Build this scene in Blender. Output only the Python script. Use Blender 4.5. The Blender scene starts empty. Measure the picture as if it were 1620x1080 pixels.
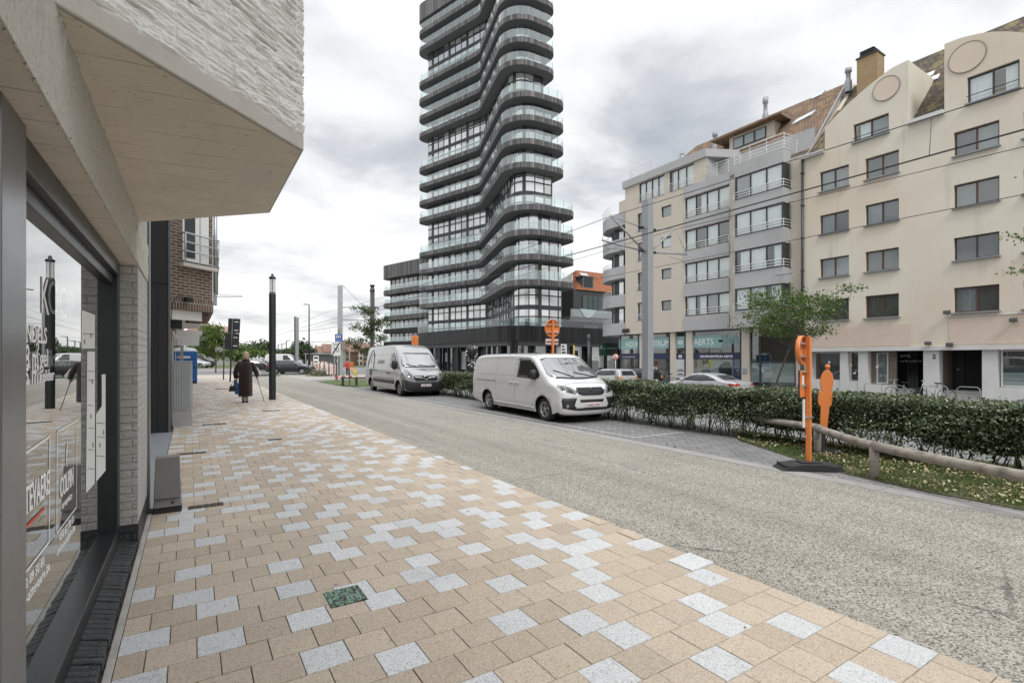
import bpy, bmesh, math, random
from mathutils import Vector, Matrix, noise as mnoise
from mathutils.bvhtree import BVHTree
from mathutils.geometry import tessellate_polygon
R = math.radians
rnd = random.Random(7)
SC = bpy.context.scene
COL = SC.collection

# ---------------------------------------------------------------- camera, sky, sun, exposure
EYE = 1.6                                   # eye height above the pavement
YAW = math.atan(508/800)                    # view turned to the right of the street axis (+Y)
CY, SY = math.cos(YAW), math.sin(YAW)
cam = bpy.data.objects.new("camera", bpy.data.cameras.new("camera"))
COL.objects.link(cam)
cam.location = (0, 0, EYE)
cam.rotation_euler = (R(90), 0, -YAW)
cam.data.sensor_width = 36
cam.data.lens = 800/1620*36
cam.data.shift_y = 27/1620
cam.data.clip_start = 0.05
cam.data.clip_end = 6000
SC.camera = cam

SUN_EL, SUN_AZ = 50, 198                    # degrees; azimuth clockwise from +Y
W = bpy.data.worlds.new("World"); SC.world = W; W.use_nodes = True
wn, wl = W.node_tree.nodes, W.node_tree.links
wn.clear()
def WN(t, **k):
    n = wn.new(t)
    for a, b in k.items(): setattr(n, a, b)
    return n
def wmath(op, a, b=None):
    n = WN('ShaderNodeMath', operation=op)
    for i, s in enumerate((a, b)):
        if s is None: continue
        if isinstance(s, (int, float)): n.inputs[i].default_value = s
        else: wl.new(s, n.inputs[i])
    return n.outputs[0]
sky = WN('ShaderNodeTexSky', sky_type='NISHITA', sun_disc=False)
sky.sun_elevation = R(SUN_EL); sky.sun_rotation = R(SUN_AZ); sky.air_density = 1.4; sky.dust_density = 2.0
bg_sky = WN('ShaderNodeBackground'); bg_sky.inputs[1].default_value = 0.12
wl.new(sky.outputs[0], bg_sky.inputs[0])
tc = WN('ShaderNodeTexCoord'); sx = WN('ShaderNodeSeparateXYZ'); wl.new(tc.outputs['Generated'], sx.inputs[0])
zz = wmath('ADD', wmath('MAXIMUM', sx.outputs[2], 0.0), 0.16)   # cloud layer: a plane seen in perspective
cb = WN('ShaderNodeCombineXYZ')
wl.new(wmath('DIVIDE', sx.outputs[0], zz), cb.inputs[0]); wl.new(wmath('DIVIDE', sx.outputs[1], zz), cb.inputs[1])
cb.inputs[2].default_value = 3.1
n1 = WN('ShaderNodeTexNoise'); n1.inputs['Scale'].default_value = 1.3; n1.inputs['Detail'].default_value = 9
n1.inputs['Roughness'].default_value = .53; n1.inputs['Distortion'].default_value = .25
wl.new(cb.outputs[0], n1.inputs['Vector'])
n2 = WN('ShaderNodeTexNoise'); n2.inputs['Scale'].default_value = .42; n2.inputs['Detail'].default_value = 3
wl.new(cb.outputs[0], n2.inputs['Vector'])
cl = wmath('ADD', wmath('MULTIPLY', n1.outputs[0], .62), wmath('MULTIPLY', n2.outputs[0], .38))
rp = WN('ShaderNodeValToRGB'); wl.new(cl, rp.inputs[0])
e = rp.color_ramp.elements
e[0].position = .36; e[0].color = (.43, .455, .50, 1)
e[1].position = .56; e[1].color = (.96, .96, .955, 1)
for p, c in ((.415, (.60, .62, .65, 1)), (.445, (.76, .77, .785, 1)), (.49, (.88, .885, .89, 1))):
    q = e.new(p); q.color = c
bg_cl = WN('ShaderNodeBackground')              # an overcast sky is about three times brighter overhead than low down
ov = wmath('SUBTRACT', sx.outputs[2], .50); ov = wmath('MULTIPLY', wmath('MAXIMUM', ov, 0.0), 3.4)
wl.new(wmath('ADD', .97, ov), bg_cl.inputs[1])
wl.new(rp.outputs[0], bg_cl.inputs[0])
mx = WN('ShaderNodeMixShader'); mx.inputs[0].default_value = .93
wl.new(bg_sky.outputs[0], mx.inputs[1]); wl.new(bg_cl.outputs[0], mx.inputs[2])
wo = WN('ShaderNodeOutputWorld'); wl.new(mx.outputs[0], wo.inputs[0])

sun = bpy.data.objects.new("sun", bpy.data.lights.new("sun", 'SUN'))
COL.objects.link(sun)
sun.data.energy = 1.5; sun.data.angle = R(14); sun.data.color = (1, .965, .92)
sun.rotation_euler = (R(90-SUN_EL), 0, R(180-SUN_AZ))
SC.view_settings.view_transform = 'Standard'; SC.view_settings.look = 'None'
SC.view_settings.exposure = 0.27; SC.view_settings.gamma = 1; SC.view_settings.use_curve_mapping = False
SC.render.engine = 'CYCLES'
SC.cycles.max_bounces = 6; SC.cycles.transparent_max_bounces = 16; SC.cycles.glossy_bounces = 3
SC.cycles.use_denoising = True

# ---------------------------------------------------------------- survey of the photograph: image points to places
def ray(u, v):
    l = (u-810)/800
    return Vector((l*CY+SY, -l*SY+CY, -(v-567)/800))
ORI = Vector((0, 0, EYE))
def onZ(u, v, z=0.0):
    d = ray(u, v); return ORI + d*((z-EYE)/d.z)
def onX(u, v, x):
    d = ray(u, v); return ORI + d*(x/d.x)
def onY(u, v, y):
    d = ray(u, v); return ORI + d*(y/d.y)
def atD(u, v, t): return ORI + ray(u, v)*t

# ---------------------------------------------------------------- mesh builder
ORG = {}
class MB:
    def __init__(s, M=None):
        s.v = []; s.f = []; s.m = []; s.uv = []; s.M = M; s.sm = []
    def face(s, pts, m=0, uv=None, sm=False):
        i = len(s.v)
        for p in pts: s.v.append(Vector(p) if s.M is None else s.M @ Vector(p))
        s.f.append(tuple(range(i, i+len(pts)))); s.m.append(m); s.uv.append(uv); s.sm.append(sm)
    def mesh(s, vs, fs, m=0, uvs=None, sm=False):
        i = len(s.v)
        for p in vs: s.v.append(Vector(p) if s.M is None else s.M @ Vector(p))
        for k, f in enumerate(fs):
            s.f.append(tuple(i+a for a in f)); s.m.append(m); s.uv.append(uvs[k] if uvs else None); s.sm.append(sm)
    def box(s, x0, x1, y0, y1, z0, z1, m=0):
        P = [(x0,y0,z0),(x1,y0,z0),(x1,y1,z0),(x0,y1,z0),(x0,y0,z1),(x1,y0,z1),(x1,y1,z1),(x0,y1,z1)]
        s.mesh(P, [(0,3,2,1),(4,5,6,7),(0,1,5,4),(1,2,6,5),(2,3,7,6),(3,0,4,7)], m)
    def obox(s, c, sz, rz=0, m=0, rx=0, ry=0):
        T = Matrix.Translation(c) @ Matrix.Rotation(rz, 4, 'Z') @ Matrix.Rotation(ry, 4, 'Y') @ Matrix.Rotation(rx, 4, 'X')
        a, b, c2 = sz[0]/2, sz[1]/2, sz[2]/2
        P = [T @ Vector(p) for p in ((-a,-b,-c2),(a,-b,-c2),(a,b,-c2),(-a,b,-c2),(-a,-b,c2),(a,-b,c2),(a,b,c2),(-a,b,c2))]
        s.mesh(P, [(0,3,2,1),(4,5,6,7),(0,1,5,4),(1,2,6,5),(2,3,7,6),(3,0,4,7)], m)
    def tube(s, pts, r, n=8, m=0, caps=True):
        pts = [Vector(p) for p in pts]; k = len(pts)
        rr = r if isinstance(r, (list, tuple)) else [r]*k
        up = None; vs = []
        for i, p in enumerate(pts):
            t = (pts[min(i+1, k-1)]-pts[max(i-1, 0)]).normalized()
            if up is None: up = Vector((0,0,1)) if abs(t.z) < .9 else Vector((1,0,0))
            a = t.cross(up).normalized(); up = a.cross(t).normalized()
            for j in range(n):
                q = 2*math.pi*j/n
                vs.append(p + (a*math.cos(q)+up*math.sin(q))*rr[i])
        fs = [(i*n+j, i*n+(j+1) % n, (i+1)*n+(j+1) % n, (i+1)*n+j) for i in range(k-1) for j in range(n)]
        s.mesh(vs, fs, m, sm=True)
        if caps:
            s.face([vs[j] for j in range(n)][::-1], m); s.face([vs[(k-1)*n+j] for j in range(n)], m)
    def lathe(s, prof, c=(0,0,0), n=24, m=0, axis='Z', sm=True):
        vs = []
        for (r, h) in prof:
            for j in range(n):
                q = 2*math.pi*j/n; a, b = r*math.cos(q), r*math.sin(q)
                p = {'Z': (a, b, h), 'Y': (a, h, b), 'X': (h, a, b)}[axis]
                vs.append((p[0]+c[0], p[1]+c[1], p[2]+c[2]))
        k = len(prof)
        fs = [(i*n+j, i*n+(j+1) % n, (i+1)*n+(j+1) % n, (i+1)*n+j) for i in range(k-1) for j in range(n)]
        s.mesh(vs, fs, m, sm=sm)
    def prism(s, poly, fn0, fn1, m=0):
        """poly of 2D points; fn0/fn1 map (a,b) to 3D on the two end planes"""
        a = [fn0(*p) for p in poly]; b = [fn1(*p) for p in poly]; n = len(poly)
        s.face(a[::-1], m); s.face(b, m)
        for i in range(n): s.face([a[i], a[(i+1) % n], b[(i+1) % n], b[i]], m)
    def build(s, name, mats, parent=None, bevel=0, org=None, smooth=None, fix=True):
        if parent is not None: o0 = ORG.get(parent.name, Vector((0,0,0)))
        else: o0 = Vector(org) if org is not None else Vector((0,0,0))
        me = bpy.data.meshes.new(name)
        me.from_pydata([p-o0 for p in s.v], [], s.f)
        if not isinstance(mats, (list, tuple)): mats = [mats]
        for mt in mats: me.materials.append(mt)
        me.polygons.foreach_set('material_index', s.m)
        me.polygons.foreach_set('use_smooth', [bool(a) if smooth is None else smooth for a in s.sm])
        uvl = me.uv_layers.new(name="UVMap"); buf = [0.0]*(2*len(me.loops)); li = 0
        for f, u in zip(s.f, s.uv):
            if u is None:
                pts = [s.v[i] for i in f]
                d = pts[0]
                nrm = Vector((0,0,0))
                for i in range(1, len(pts)-1): nrm += (pts[i]-d).cross(pts[i+1]-d)
                if nrm.length < 1e-12: nrm = Vector((0,0,1))
                nrm.normalize()
                if abs(nrm.z) > .8: u = [(p.x, p.y) for p in pts]
                else:
                    t = Vector((-nrm.y, nrm.x, 0)).normalized()
                    w = nrm.cross(t)
                    u = [(p.dot(t), p.dot(w)) for p in pts]
            for a in u:
                buf[2*li] = a[0]; buf[2*li+1] = a[1]; li += 1
        uvl.data.foreach_set('uv', buf)
        me.update()
        if fix:
            bm = bmesh.new(); bm.from_mesh(me)
            bmesh.ops.remove_doubles(bm, verts=bm.verts, dist=1e-5)
            bm.to_mesh(me); bm.free()
        o = bpy.data.objects.new(name, me); COL.objects.link(o)
        if parent is not None: o.parent = parent
        else: o.location = o0
        ORG[o.name] = o0
        if bevel:
            b = o.modifiers.new("bevel", 'BEVEL'); b.width = bevel; b.segments = 2; b.limit_method = 'ANGLE'; b.angle_limit = R(40)
            b.harden_normals = False
        return o

def tag(o, label=None, cat=None, group=None, kind=None):
    if label: o["label"] = label
    if cat: o["category"] = cat
    if group: o["group"] = group
    if kind: o["kind"] = kind
    return o
def thing(name, label, cat, loc=(0,0,0), rz=0, group=None, scale=None):
    o = bpy.data.objects.new(name, None); COL.objects.link(o)
    o.empty_display_size = .2
    o.location = loc; o.rotation_euler = (0, 0, rz)
    if scale: o.scale = scale
    ORG[o.name] = Vector(loc) if (rz == 0 and scale is None) else Vector((0,0,0))
    return tag(o, label, cat, group)
def struct(o): return tag(o, kind="structure")
def dup(root, loc, rz=0, label=None, group=None, scale=None):
    """a copy of a thing with copies of its parts and sub-parts"""
    r = root.copy(); COL.objects.link(r); r.location = loc; r.rotation_euler = (0, 0, rz)
    if scale: r.scale = scale
    if label: r["label"] = label
    if group: r["group"] = group
    for ch in list(root.children):
        c = ch.copy(); COL.objects.link(c); c.parent = r
        for g in list(ch.children):
            d = g.copy(); COL.objects.link(d); d.parent = c
    return r
_txt = {}
def text_mesh(body, name="lettering", shear=0, extrude=.002, space=1, bold=0):
    cu = bpy.data.curves.new("t", 'FONT'); cu.body = body; cu.extrude = extrude; cu.shear = shear; cu.space_character = space
    cu.offset = bold; cu.resolution_u = 4
    ob = bpy.data.objects.new("t", cu); COL.objects.link(ob)
    dg = bpy.context.evaluated_depsgraph_get(); dg.update()
    me = bpy.data.meshes.new_from_object(ob.evaluated_get(dg))
    bpy.data.objects.remove(ob); bpy.data.curves.remove(cu)
    return me
def add_text(mb, body, org, ux, uy, height=None, width=None, m=0, shear=0, bold=0, space=1, ext=.002):
    """writes text starting at org, along ux, up uy; cap height and/or width in metres"""
    me = text_mesh(body, shear=shear, bold=bold, space=space, extrude=ext)
    vs = [v.co.copy() for v in me.vertices]
    x0 = min(v.x for v in vs); x1 = max(v.x for v in vs)
    y1 = .69 if not any(c.isupper() or c.isdigit() for c in body) else max(v.y for v in vs)
    ux, uy = Vector(ux).normalized(), Vector(uy).normalized(); uz = ux.cross(uy)
    sy = height/y1 if height else width/(x1-x0)
    sxx = width/(x1-x0) if width else sy
    P = [Vector(org)+ux*((v.x-x0)*sxx)+uy*(v.y*sy)+uz*v.z for v in vs]
    mb.mesh(P, [tuple(p.vertices) for p in me.polygons], m)
    bpy.data.meshes.remove(me)

# ---------------------------------------------------------------- materials
class NT:
    def __init__(s, name):
        s.mat = bpy.data.materials.new(name); s.mat.use_nodes = True
        s.n = s.mat.node_tree.nodes; s.l = s.mat.node_tree.links
        s.n.clear(); s.out = s.n.new('ShaderNodeOutputMaterial')
        s.tc = s.n.new('ShaderNodeTexCoord')
    def N(s, t, ins=None, **k):
        n = s.n.new(t)
        for a, b in k.items(): setattr(n, a, b)
        for a, b in (ins or {}).items():
            if hasattr(b, 'is_output'): s.l.new(b, n.inputs[a])
            else: n.inputs[a].default_value = b
        return n
    def math(s, op, a, b=0.0, c=None):
        n = s.n.new('ShaderNodeMath'); n.operation = op
        for i, x in enumerate((a, b, c)):
            if x is None: continue
            if hasattr(x, 'is_output'): s.l.new(x, n.inputs[i])
            else: n.inputs[i].default_value = x
        return n.outputs[0]
    def mix(s, f, a, b, bt='MIX'):
        n = s.n.new('ShaderNodeMix'); n.data_type = 'RGBA'; n.blend_type = bt
        for i, x in ((0, f), (6, a), (7, b)):
            if hasattr(x, 'is_output'): s.l.new(x, n.inputs[i])
            elif i == 0: n.inputs[i].default_value = x
            else: n.inputs[i].default_value = tuple(x)+(1,) if len(x) == 3 else x
        return n.outputs[2]
    def ramp(s, f, stops):
        n = s.n.new('ShaderNodeValToRGB'); s.l.new(f, n.inputs[0]); e = n.color_ramp.elements
        while len(e) > 1: e.remove(e[0])
        for i, (p, c) in enumerate(stops):
            q = e[0] if i == 0 else e.new(p)
            q.position = p; q.color = tuple(c)+(1,) if len(c) == 3 else c
        return n.outputs[0]
    def noise(s, scale, detail=4, vec=None, rough=.55, dist=0):
        n = s.N('ShaderNodeTexNoise', {'Scale': scale, 'Detail': detail, 'Roughness': rough, 'Distortion': dist})
        s.l.new(vec if vec is not None else s.tc.outputs['Object'], n.inputs['Vector'])
        return n.outputs[0]
    def mapping(s, vec, scale=(1,1,1), loc=(0,0,0), rot=(0,0,0)):
        n = s.N('ShaderNodeMapping'); s.l.new(vec, n.inputs[0])
        n.inputs['Scale'].default_value = scale; n.inputs['Location'].default_value = loc; n.inputs['Rotation'].default_value = rot
        return n.outputs[0]
    def bump(s, h, strength=.5, dist=.01):
        return s.N('ShaderNodeBump', {'Height': h, 'Strength': strength, 'Distance': dist}).outputs[0]
    def principled(s, col, rough=.6, metal=0, normal=None, spec=.5, coat=0, **k):
        p = s.N('ShaderNodeBsdfPrincipled')
        for nm, x in (('Base Color', col), ('Roughness', rough), ('Metallic', metal), ('Specular IOR Level', spec), ('Coat Weight', coat)):
            if hasattr(x, 'is_output'): s.l.new(x, p.inputs[nm])
            elif nm == 'Base Color': p.inputs[nm].default_value = tuple(x)+(1,)
            else: p.inputs[nm].default_value = x
        if normal is not None: s.l.new(normal, p.inputs['Normal'])
        for a, b in k.items(): p.inputs[a.replace('_', ' ')].default_value = b
        s.l.new(p.outputs[0], s.out.inputs[0])
        return p
    @property
    def obj(s): return s.tc.outputs['Object']
    @property
    def uvw(s): return s.tc.outputs['UV']
def mul(c, k): return tuple(min(1, a*k) for a in c)
def M(name, col, rough=.6, metal=0, var=.15, vs=3, bump=0, bs=60, coat=0, spec=.5, dirt=0, dcol=(.1,.09,.08)):
    t = NT(name)
    f = t.noise(vs, 5)
    c = t.mix(f, mul(col, 1-var), mul(col, 1+var))
    if dirt:
        d = t.ramp(t.noise(vs*.7, 6, rough=.7), [(.5, (0,0,0)), (.75, (1,1,1))])
        c = t.mix(t.math('MULTIPLY', d, dirt), c, dcol)
    rr = t.math('ADD', rough-.06, t.math('MULTIPLY', t.noise(vs*4, 3), .12))
    nm = t.bump(t.noise(bs, 4), bump, .01) if bump else None
    t.principled(c, rr, metal, nm, spec, coat)
    return t.mat
def glass_mat(name, tint=(.9,.95,.95), ior=1.55, rough=.01, base=0.0, bcol=(.6,.75,.75), wob=0, surf=2.0):
    """pane: clear glass that mirrors more at a grazing angle; base mixes in a pale body colour"""
    t = NT(name)
    bf = t.N('ShaderNodeNewGeometry').outputs['Backfacing']
    fr = t.N('ShaderNodeFresnel', {'IOR': t.math('ADD', ior, t.math('MULTIPLY', bf, 1/ior-ior))})
    gl = t.N('ShaderNodeBsdfGlossy', {'Color': (.97,.98,.98,1), 'Roughness': rough})
    if wob:
        nn = t.bump(t.noise(wob, 2), .02, .05)
        t.l.new(nn, gl.inputs['Normal']); t.l.new(nn, fr.inputs['Normal'])
    tr = t.N('ShaderNodeBsdfTransparent', {'Color': tuple(tint)+(1,)})
    body = tr.outputs[0]
    if base:
        df = t.N('ShaderNodeBsdfDiffuse', {'Color': tuple(bcol)+(1,)})
        mm = t.N('ShaderNodeMixShader', {0: base}); t.l.new(tr.outputs[0], mm.inputs[1]); t.l.new(df.outputs[0], mm.inputs[2])
        body = mm.outputs[0]
    fac = t.math('SUBTRACT', 1.0, t.math('POWER', t.math('SUBTRACT', 1.0, fr.outputs[0]), surf))
    mx = t.N('ShaderNodeMixShader'); t.l.new(fac, mx.inputs[0]); t.l.new(body, mx.inputs[1]); t.l.new(gl.outputs[0], mx.inputs[2])
    t.l.new(mx.outputs[0], t.out.inputs[0])
    return t.mat
def brick_mat(name, c1, c2, mortar, bw=.22, bh=.065, ms=.012, rough=.85, bump=.6, grime=.3, nb=.35, nscale=55, rot=0):
    t = NT(name)
    vec = t.mapping(t.uvw, rot=(0,0,rot))
    b = t.N('ShaderNodeTexBrick', {'Scale': 1, 'Mortar Size': ms, 'Mortar Smooth': .25, 'Bias': 0, 'Brick Width': bw, 'Row Height': bh,
                                   'Color1': tuple(c1)+(1,), 'Color2': tuple(c2)+(1,), 'Mortar': tuple(mortar)+(1,)})
    t.l.new(vec, b.inputs['Vector'])
    c = t.mix(t.noise(1.3, 5), b.outputs[0], t.mix(1, b.outputs[0], mul((1,1,1), 1-grime), 'MULTIPLY'))
    c = t.mix(t.math('MULTIPLY', t.noise(30, 3), .5), c, t.mix(1, c, (.75,.75,.75), 'MULTIPLY'))
    h = t.math('ADD', t.math('MULTIPLY', b.outputs[1], -1), t.math('MULTIPLY', t.noise(nscale, 5, rough=.7), nb))
    t.principled(c, rough, 0, t.bump(h, bump, .012), .3)
    return t.mat
# ---------------------------------------------------------------- palette
m_white_metal = M("white_painted_metal", (.7,.71,.71), .4, 0, .05)
m_dark_metal = M("dark_grey_metal", (.045,.047,.05), .38, .3, .2, 6)
m_black = M("black_plastic", (.012,.012,.013), .45, 0, .2)
m_rubber = M("black_rubber", (.018,.018,.019), .75, 0, .3, 8, .3)
m_galv = M("galvanised_steel", (.42,.44,.46), .45, .7, .12, 4, .1, 30)
m_grey_metal = M("grey_painted_metal", (.30,.315,.33), .45, .2, .1, 3)
m_chrome = M("polished_metal", (.65,.66,.67), .18, 1, .05)
m_orange = M("orange_sign_back", (.66,.20,.05), .42, 0, .12, 3, .05)
m_white = M("white_paint", (.72,.72,.70), .55, 0, .06)
m_red = M("faded_red_paint", (.46,.10,.08), .5, 0, .15)
m_navy = M("navy_film", (.018,.026,.085), .35, 0, .1)
m_teal = M("teal_frosted_film", (.25,.42,.42), .4, 0, .08)
m_room = M("dim_interior", (.10,.105,.10), .9, 0, .5, 1.2)
m_pane = glass_mat("window_glass", (.85,.90,.90), 1.52, .012, surf=4.0)
m_shopglass = glass_mat("shop_glass", (.80,.90,.88), 1.55, .003, surf=2.2)

# ---------------------------------------------------------------- ground, pavement, road
def sstep(a, b, x):
    t = max(0, min(1, (x-a)/(b-a))); return t*t*(3-2*t)
def gz(x, y):
    return -.17 - .36*sstep(11, 21, x)*(1-sstep(30, 44, y))
def asphalt(name, col, specks=.35, warm=(1.15,1.1,1.0), vs=70):
    t = NT(name)
    v = t.N('ShaderNodeTexVoronoi', {'Scale': vs}); t.l.new(t.obj, v.inputs['Vector'])
    big = t.noise(.35, 6); mid = t.noise(6, 5, rough=.65)
    c = t.mix(big, mul(col, .86), mul(col, 1.12))
    c = t.mix(t.math('MULTIPLY', mid, .5), c, mul(col, .8))
    sp = t.N('ShaderNodeSeparateColor', {0: v.outputs['Color']})
    c = t.mix(t.math('MULTIPLY', t.math('GREATER_THAN', sp.outputs[0], .62), specks), c, tuple(a*1.6*w for a, w in zip(col, warm)))
    c = t.mix(t.math('MULTIPLY', t.math('LESS_THAN', sp.outputs[1], .22), specks), c, mul(col, .35))
    t.principled(c, .85, 0, t.bump(v.outputs['Distance'], .4, .006), .3)
    return t.mat
m_ground = asphalt("asphalt_ground", (.20,.20,.205), .2, vs=40)
b = MB()
xs = [-400,-120,-40,-10,0,6,9,11,12.5,14,15.5,17,18.5,20,21.5,24,28,34,45,70,140,300,700]
ys = [-60,-20,-5,0,5,10,15,20,25,30,33,36,39,42,45,52,60,80,120,200,400,900]
vs = [(x, y, gz(x, y)) for y in ys for x in xs]
nx = len(xs)
b.mesh(vs, [(j*nx+i, j*nx+i+1, (j+1)*nx+i+1, (j+1)*nx+i) for j in range(len(ys)-1) for i in range(nx-1)], sm=True)
struct(b.build("ground", m_ground))
b = MB(); b.face([(-3000,-3000,-1.2),(3000,-3000,-1.2),(3000,4000,-1.2),(-3000,4000,-1.2)])
struct(b.build("far_ground", M("far_land", (.16,.19,.11), .95, 0, .4, .02)))

# pavement: real slabs on a bed
KX = 3.44
b = MB(); b.box(-1.6, KX-.012, -4, 57.5, -.18, -.007)
b.face([(KX-.012,-4,-.18),(KX-.012,57.5,-.18),(KX-.012,57.5,-.007),(KX-.012,-4,-.007)])
struct(b.build("pavement_bed", M("slab_joint_sand", (.055,.05,.042), .95, 0, .3, 9)))
def slab_mat(name, base, alt, spk_d, spk_l, amt):
    t = NT(name)
    at = t.N('ShaderNodeAttribute', attribute_name="shade")
    v = t.N('ShaderNodeTexVoronoi', {'Scale': 230}); t.l.new(t.obj, v.inputs['Vector'])
    v2 = t.N('ShaderNodeTexVoronoi', {'Scale': 120}); t.l.new(t.obj, v2.inputs['Vector'])
    sp = t.N('ShaderNodeSeparateColor', {0: v.outputs['Color']}); sp2 = t.N('ShaderNodeSeparateColor', {0: v2.outputs['Color']})
    c = t.mix(at.outputs['Fac'], base, alt)
    c = t.mix(t.math('MULTIPLY', t.noise(2.2, 6, rough=.7), .55), c, t.mix(1, c, (.74,.72,.70), 'MULTIPLY'))
    st = t.ramp(t.noise(.9, 7, rough=.72), [(.56, (0,0,0)), (.72, (1,1,1))])      # damp and grime patches
    c = t.mix(t.math('MULTIPLY', st, .22), c, (.20,.18,.155))
    c = t.mix(t.math('MULTIPLY', t.math('GREATER_THAN', sp.outputs[0], .72), amt), c, spk_l)
    c = t.mix(t.math('MULTIPLY', t.math('LESS_THAN', sp.outputs[1], .2), amt), c, spk_d)
    c = t.mix(t.math('MULTIPLY', t.math('LESS_THAN', sp2.outputs[2], .10), amt), c, spk_d)
    gv = t.N('ShaderNodeTexVoronoi', {'Scale': 3.1}); t.l.new(t.mapping(t.obj, loc=(3.3, 1.7, 0)), gv.inputs['Vector'])
    gs = t.N('ShaderNodeSeparateColor', {0: gv.outputs['Color']})
    gum = t.math('MULTIPLY', t.math('LESS_THAN', t.math('ADD', gv.outputs['Distance'], t.math('MULTIPLY', t.noise(40, 3), .04)), t.math('ADD', .045, t.math('MULTIPLY', gs.outputs[1], .05))), t.math('GREATER_THAN', gs.outputs[0], .72))
    c = t.mix(t.math('MULTIPLY', gum, .6), c, (.13,.115,.10))
    t.principled(c, t.math('ADD', .52, t.math('MULTIPLY', t.noise(8, 4), .3)), 0, t.bump(v.outputs['Distance'], .25, .003), .4)
    return t.mat
m_beige = slab_mat("beige_slab", (.40,.33,.255), (.515,.433,.343), (.21,.17,.128), (.60,.53,.44), .42)
m_whites = slab_mat("white_granite_slab", (.52,.53,.535), (.60,.61,.615), (.17,.18,.19), (.70,.71,.72), .42)
T = .2345; G = .0020; C2 = .0014
vs, fs, mi, shade = [], [], [], []
r2 = random.Random(21)
prev = set()
row = 0; y = -.8
while y < 57.2:
    x = -.335; off = (.5 if row % 2 else 0)*T; k = 0; cur = set()
    xa = x
    edges = [x]
    q = x + (T*.55 if off else T)
    while q < KX-.05: edges.append(q); q += T
    edges.append(KX)
    for a, c in zip(edges[:-1], edges[1:]):
        key = round((a+c)/2/T*2)
        near = (key-1 in prev) or (key+1 in prev)
        pw = .43 - (.13 if near else 0) - (.24 if (key-2 in cur) else 0)
        wt = r2.random() < pw
        if wt: cur.add(key)
        dz = r2.gauss(0, .0006); tx = r2.gauss(0, .0011); ty = r2.gauss(0, .0011)
        if c == KX and r2.random() < .2 and y < 9: dz += .012; tx += .008
        def hz(px, py): return dz + tx*((px-a)/T-.5) + ty*((py-y)/T-.5)
        x0, x1, y0, y1 = a+G, c-G, y+G, y+T-G
        i0 = len(vs)
        for px, py in ((x0,y0),(x1,y0),(x1,y1),(x0,y1)): vs.append((px, py, hz(px,py)-.0035))
        for px, py in ((x0+C2,y0+C2),(x1-C2,y0+C2),(x1-C2,y1-C2),(x0+C2,y1-C2)): vs.append((px, py, hz(px,py)))
        for px, py in ((x0,y0),(x1,y0),(x1,y1),(x0,y1)): vs.append((px, py, -.016))
        for f in ((4,5,6,7),(0,1,5,4),(1,2,6,5),(2,3,7,6),(3,0,4,7),(8,9,1,0),(9,10,2,1),(10,11,3,2),(11,8,0,3)):
            fs.append(tuple(i0+n for n in f)); mi.append(1 if wt else 0)
        s = r2.random()
        shade += [s]*12
        k += 1
    prev = cur; row += 1; y += T
me = bpy.data.meshes.new("pavement"); me.from_pydata(vs, [], fs)
me.materials.append(m_beige); me.materials.append(m_whites)
me.polygons.foreach_set('material_index', mi)
at = me.attributes.new("shade", 'FLOAT', 'POINT'); at.data.foreach_set('value', shade)
me.update()
o = bpy.data.objects.new("pavement", me); COL.objects.link(o); struct(o)
m_kerbconc = M("pale_concrete", (.40,.385,.36), .85, 0, .2, 5, .3, 90, dirt=.5)
b = MB(); b.box(-.375, -.337, -.8, 6.4, -.05, .004); struct(b.build("pavement_edging", m_kerbconc, bevel=.004))

# road: exposed aggregate concrete
t = NT("aggregate_concrete")
v1 = t.N('ShaderNodeTexVoronoi', {'Scale': 86}); t.l.new(t.obj, v1.inputs['Vector'])
v2 = t.N('ShaderNodeTexVoronoi', {'Scale': 115}); t.l.new(t.obj, v2.inputs['Vector'])
s1 = t.N('ShaderNodeSeparateColor', {0: v1.outputs['Color']}); s2 = t.N('ShaderNodeSeparateColor', {0: v2.outputs['Color']})
c = t.ramp(s1.outputs[0], [(0, (.04,.038,.034)), (.20, (.07,.066,.058)), (.28, (.26,.246,.212)), (.7, (.365,.345,.30)), (1, (.52,.495,.435))])
c2 = t.ramp(s2.outputs[1], [(0, (.09,.083,.073)), (.3, (.32,.303,.262)), (1, (.50,.475,.42))])
c = t.mix(.25, c, c2)
tread = t.noise(1, 4, t.mapping(t.obj, (1.6, .05, 1)))
c = t.mix(t.ramp(tread, [(.4, (0,0,0)), (.66, (.5,.5,.5))]), c, t.mix(1, c, (.66,.65,.63), 'MULTIPLY'))
c = t.mix(t.math('MULTIPLY', t.ramp(t.noise(.55, 7, rough=.7), [(.5,(0,0,0)),(.7,(1,1,1))]), .35), c, t.mix(1, c, (.72,.71,.70), 'MULTIPLY'))
cr_ = t.N('ShaderNodeTexVoronoi', {'Scale': .42}, feature='DISTANCE_TO_EDGE'); t.l.new(t.mapping(t.obj, (1, .45, 1)), cr_.inputs['Vector'])
wv = t.math('ADD', cr_.outputs['Distance'], t.math('MULTIPLY', t.math('SUBTRACT', t.noise(9, 5), .5), .02))
crack = t.math('MULTIPLY', t.math('LESS_THAN', t.math('ABSOLUTE', wv), .0035), t.ramp(t.noise(.3, 3), [(.52, (0,0,0)), (.58, (1,1,1))]))
c = t.mix(t.math('MULTIPLY', crack, .7), c, (.045,.042,.04))
oil = t.ramp(t.noise(.8, 6, t.mapping(t.obj, (1.3, .35, 1)), .7), [(.60, (0,0,0)), (.74, (.5,.5,.5))]); c = t.mix(oil, c, (.11,.105,.095))
t.principled(c, .8, 0, t.bump(t.math('ADD', v1.outputs['Distance'], v2.outputs['Distance']), .7, .006), .35)
m_road = t.mat
RX = 7.55
b = MB()
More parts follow.
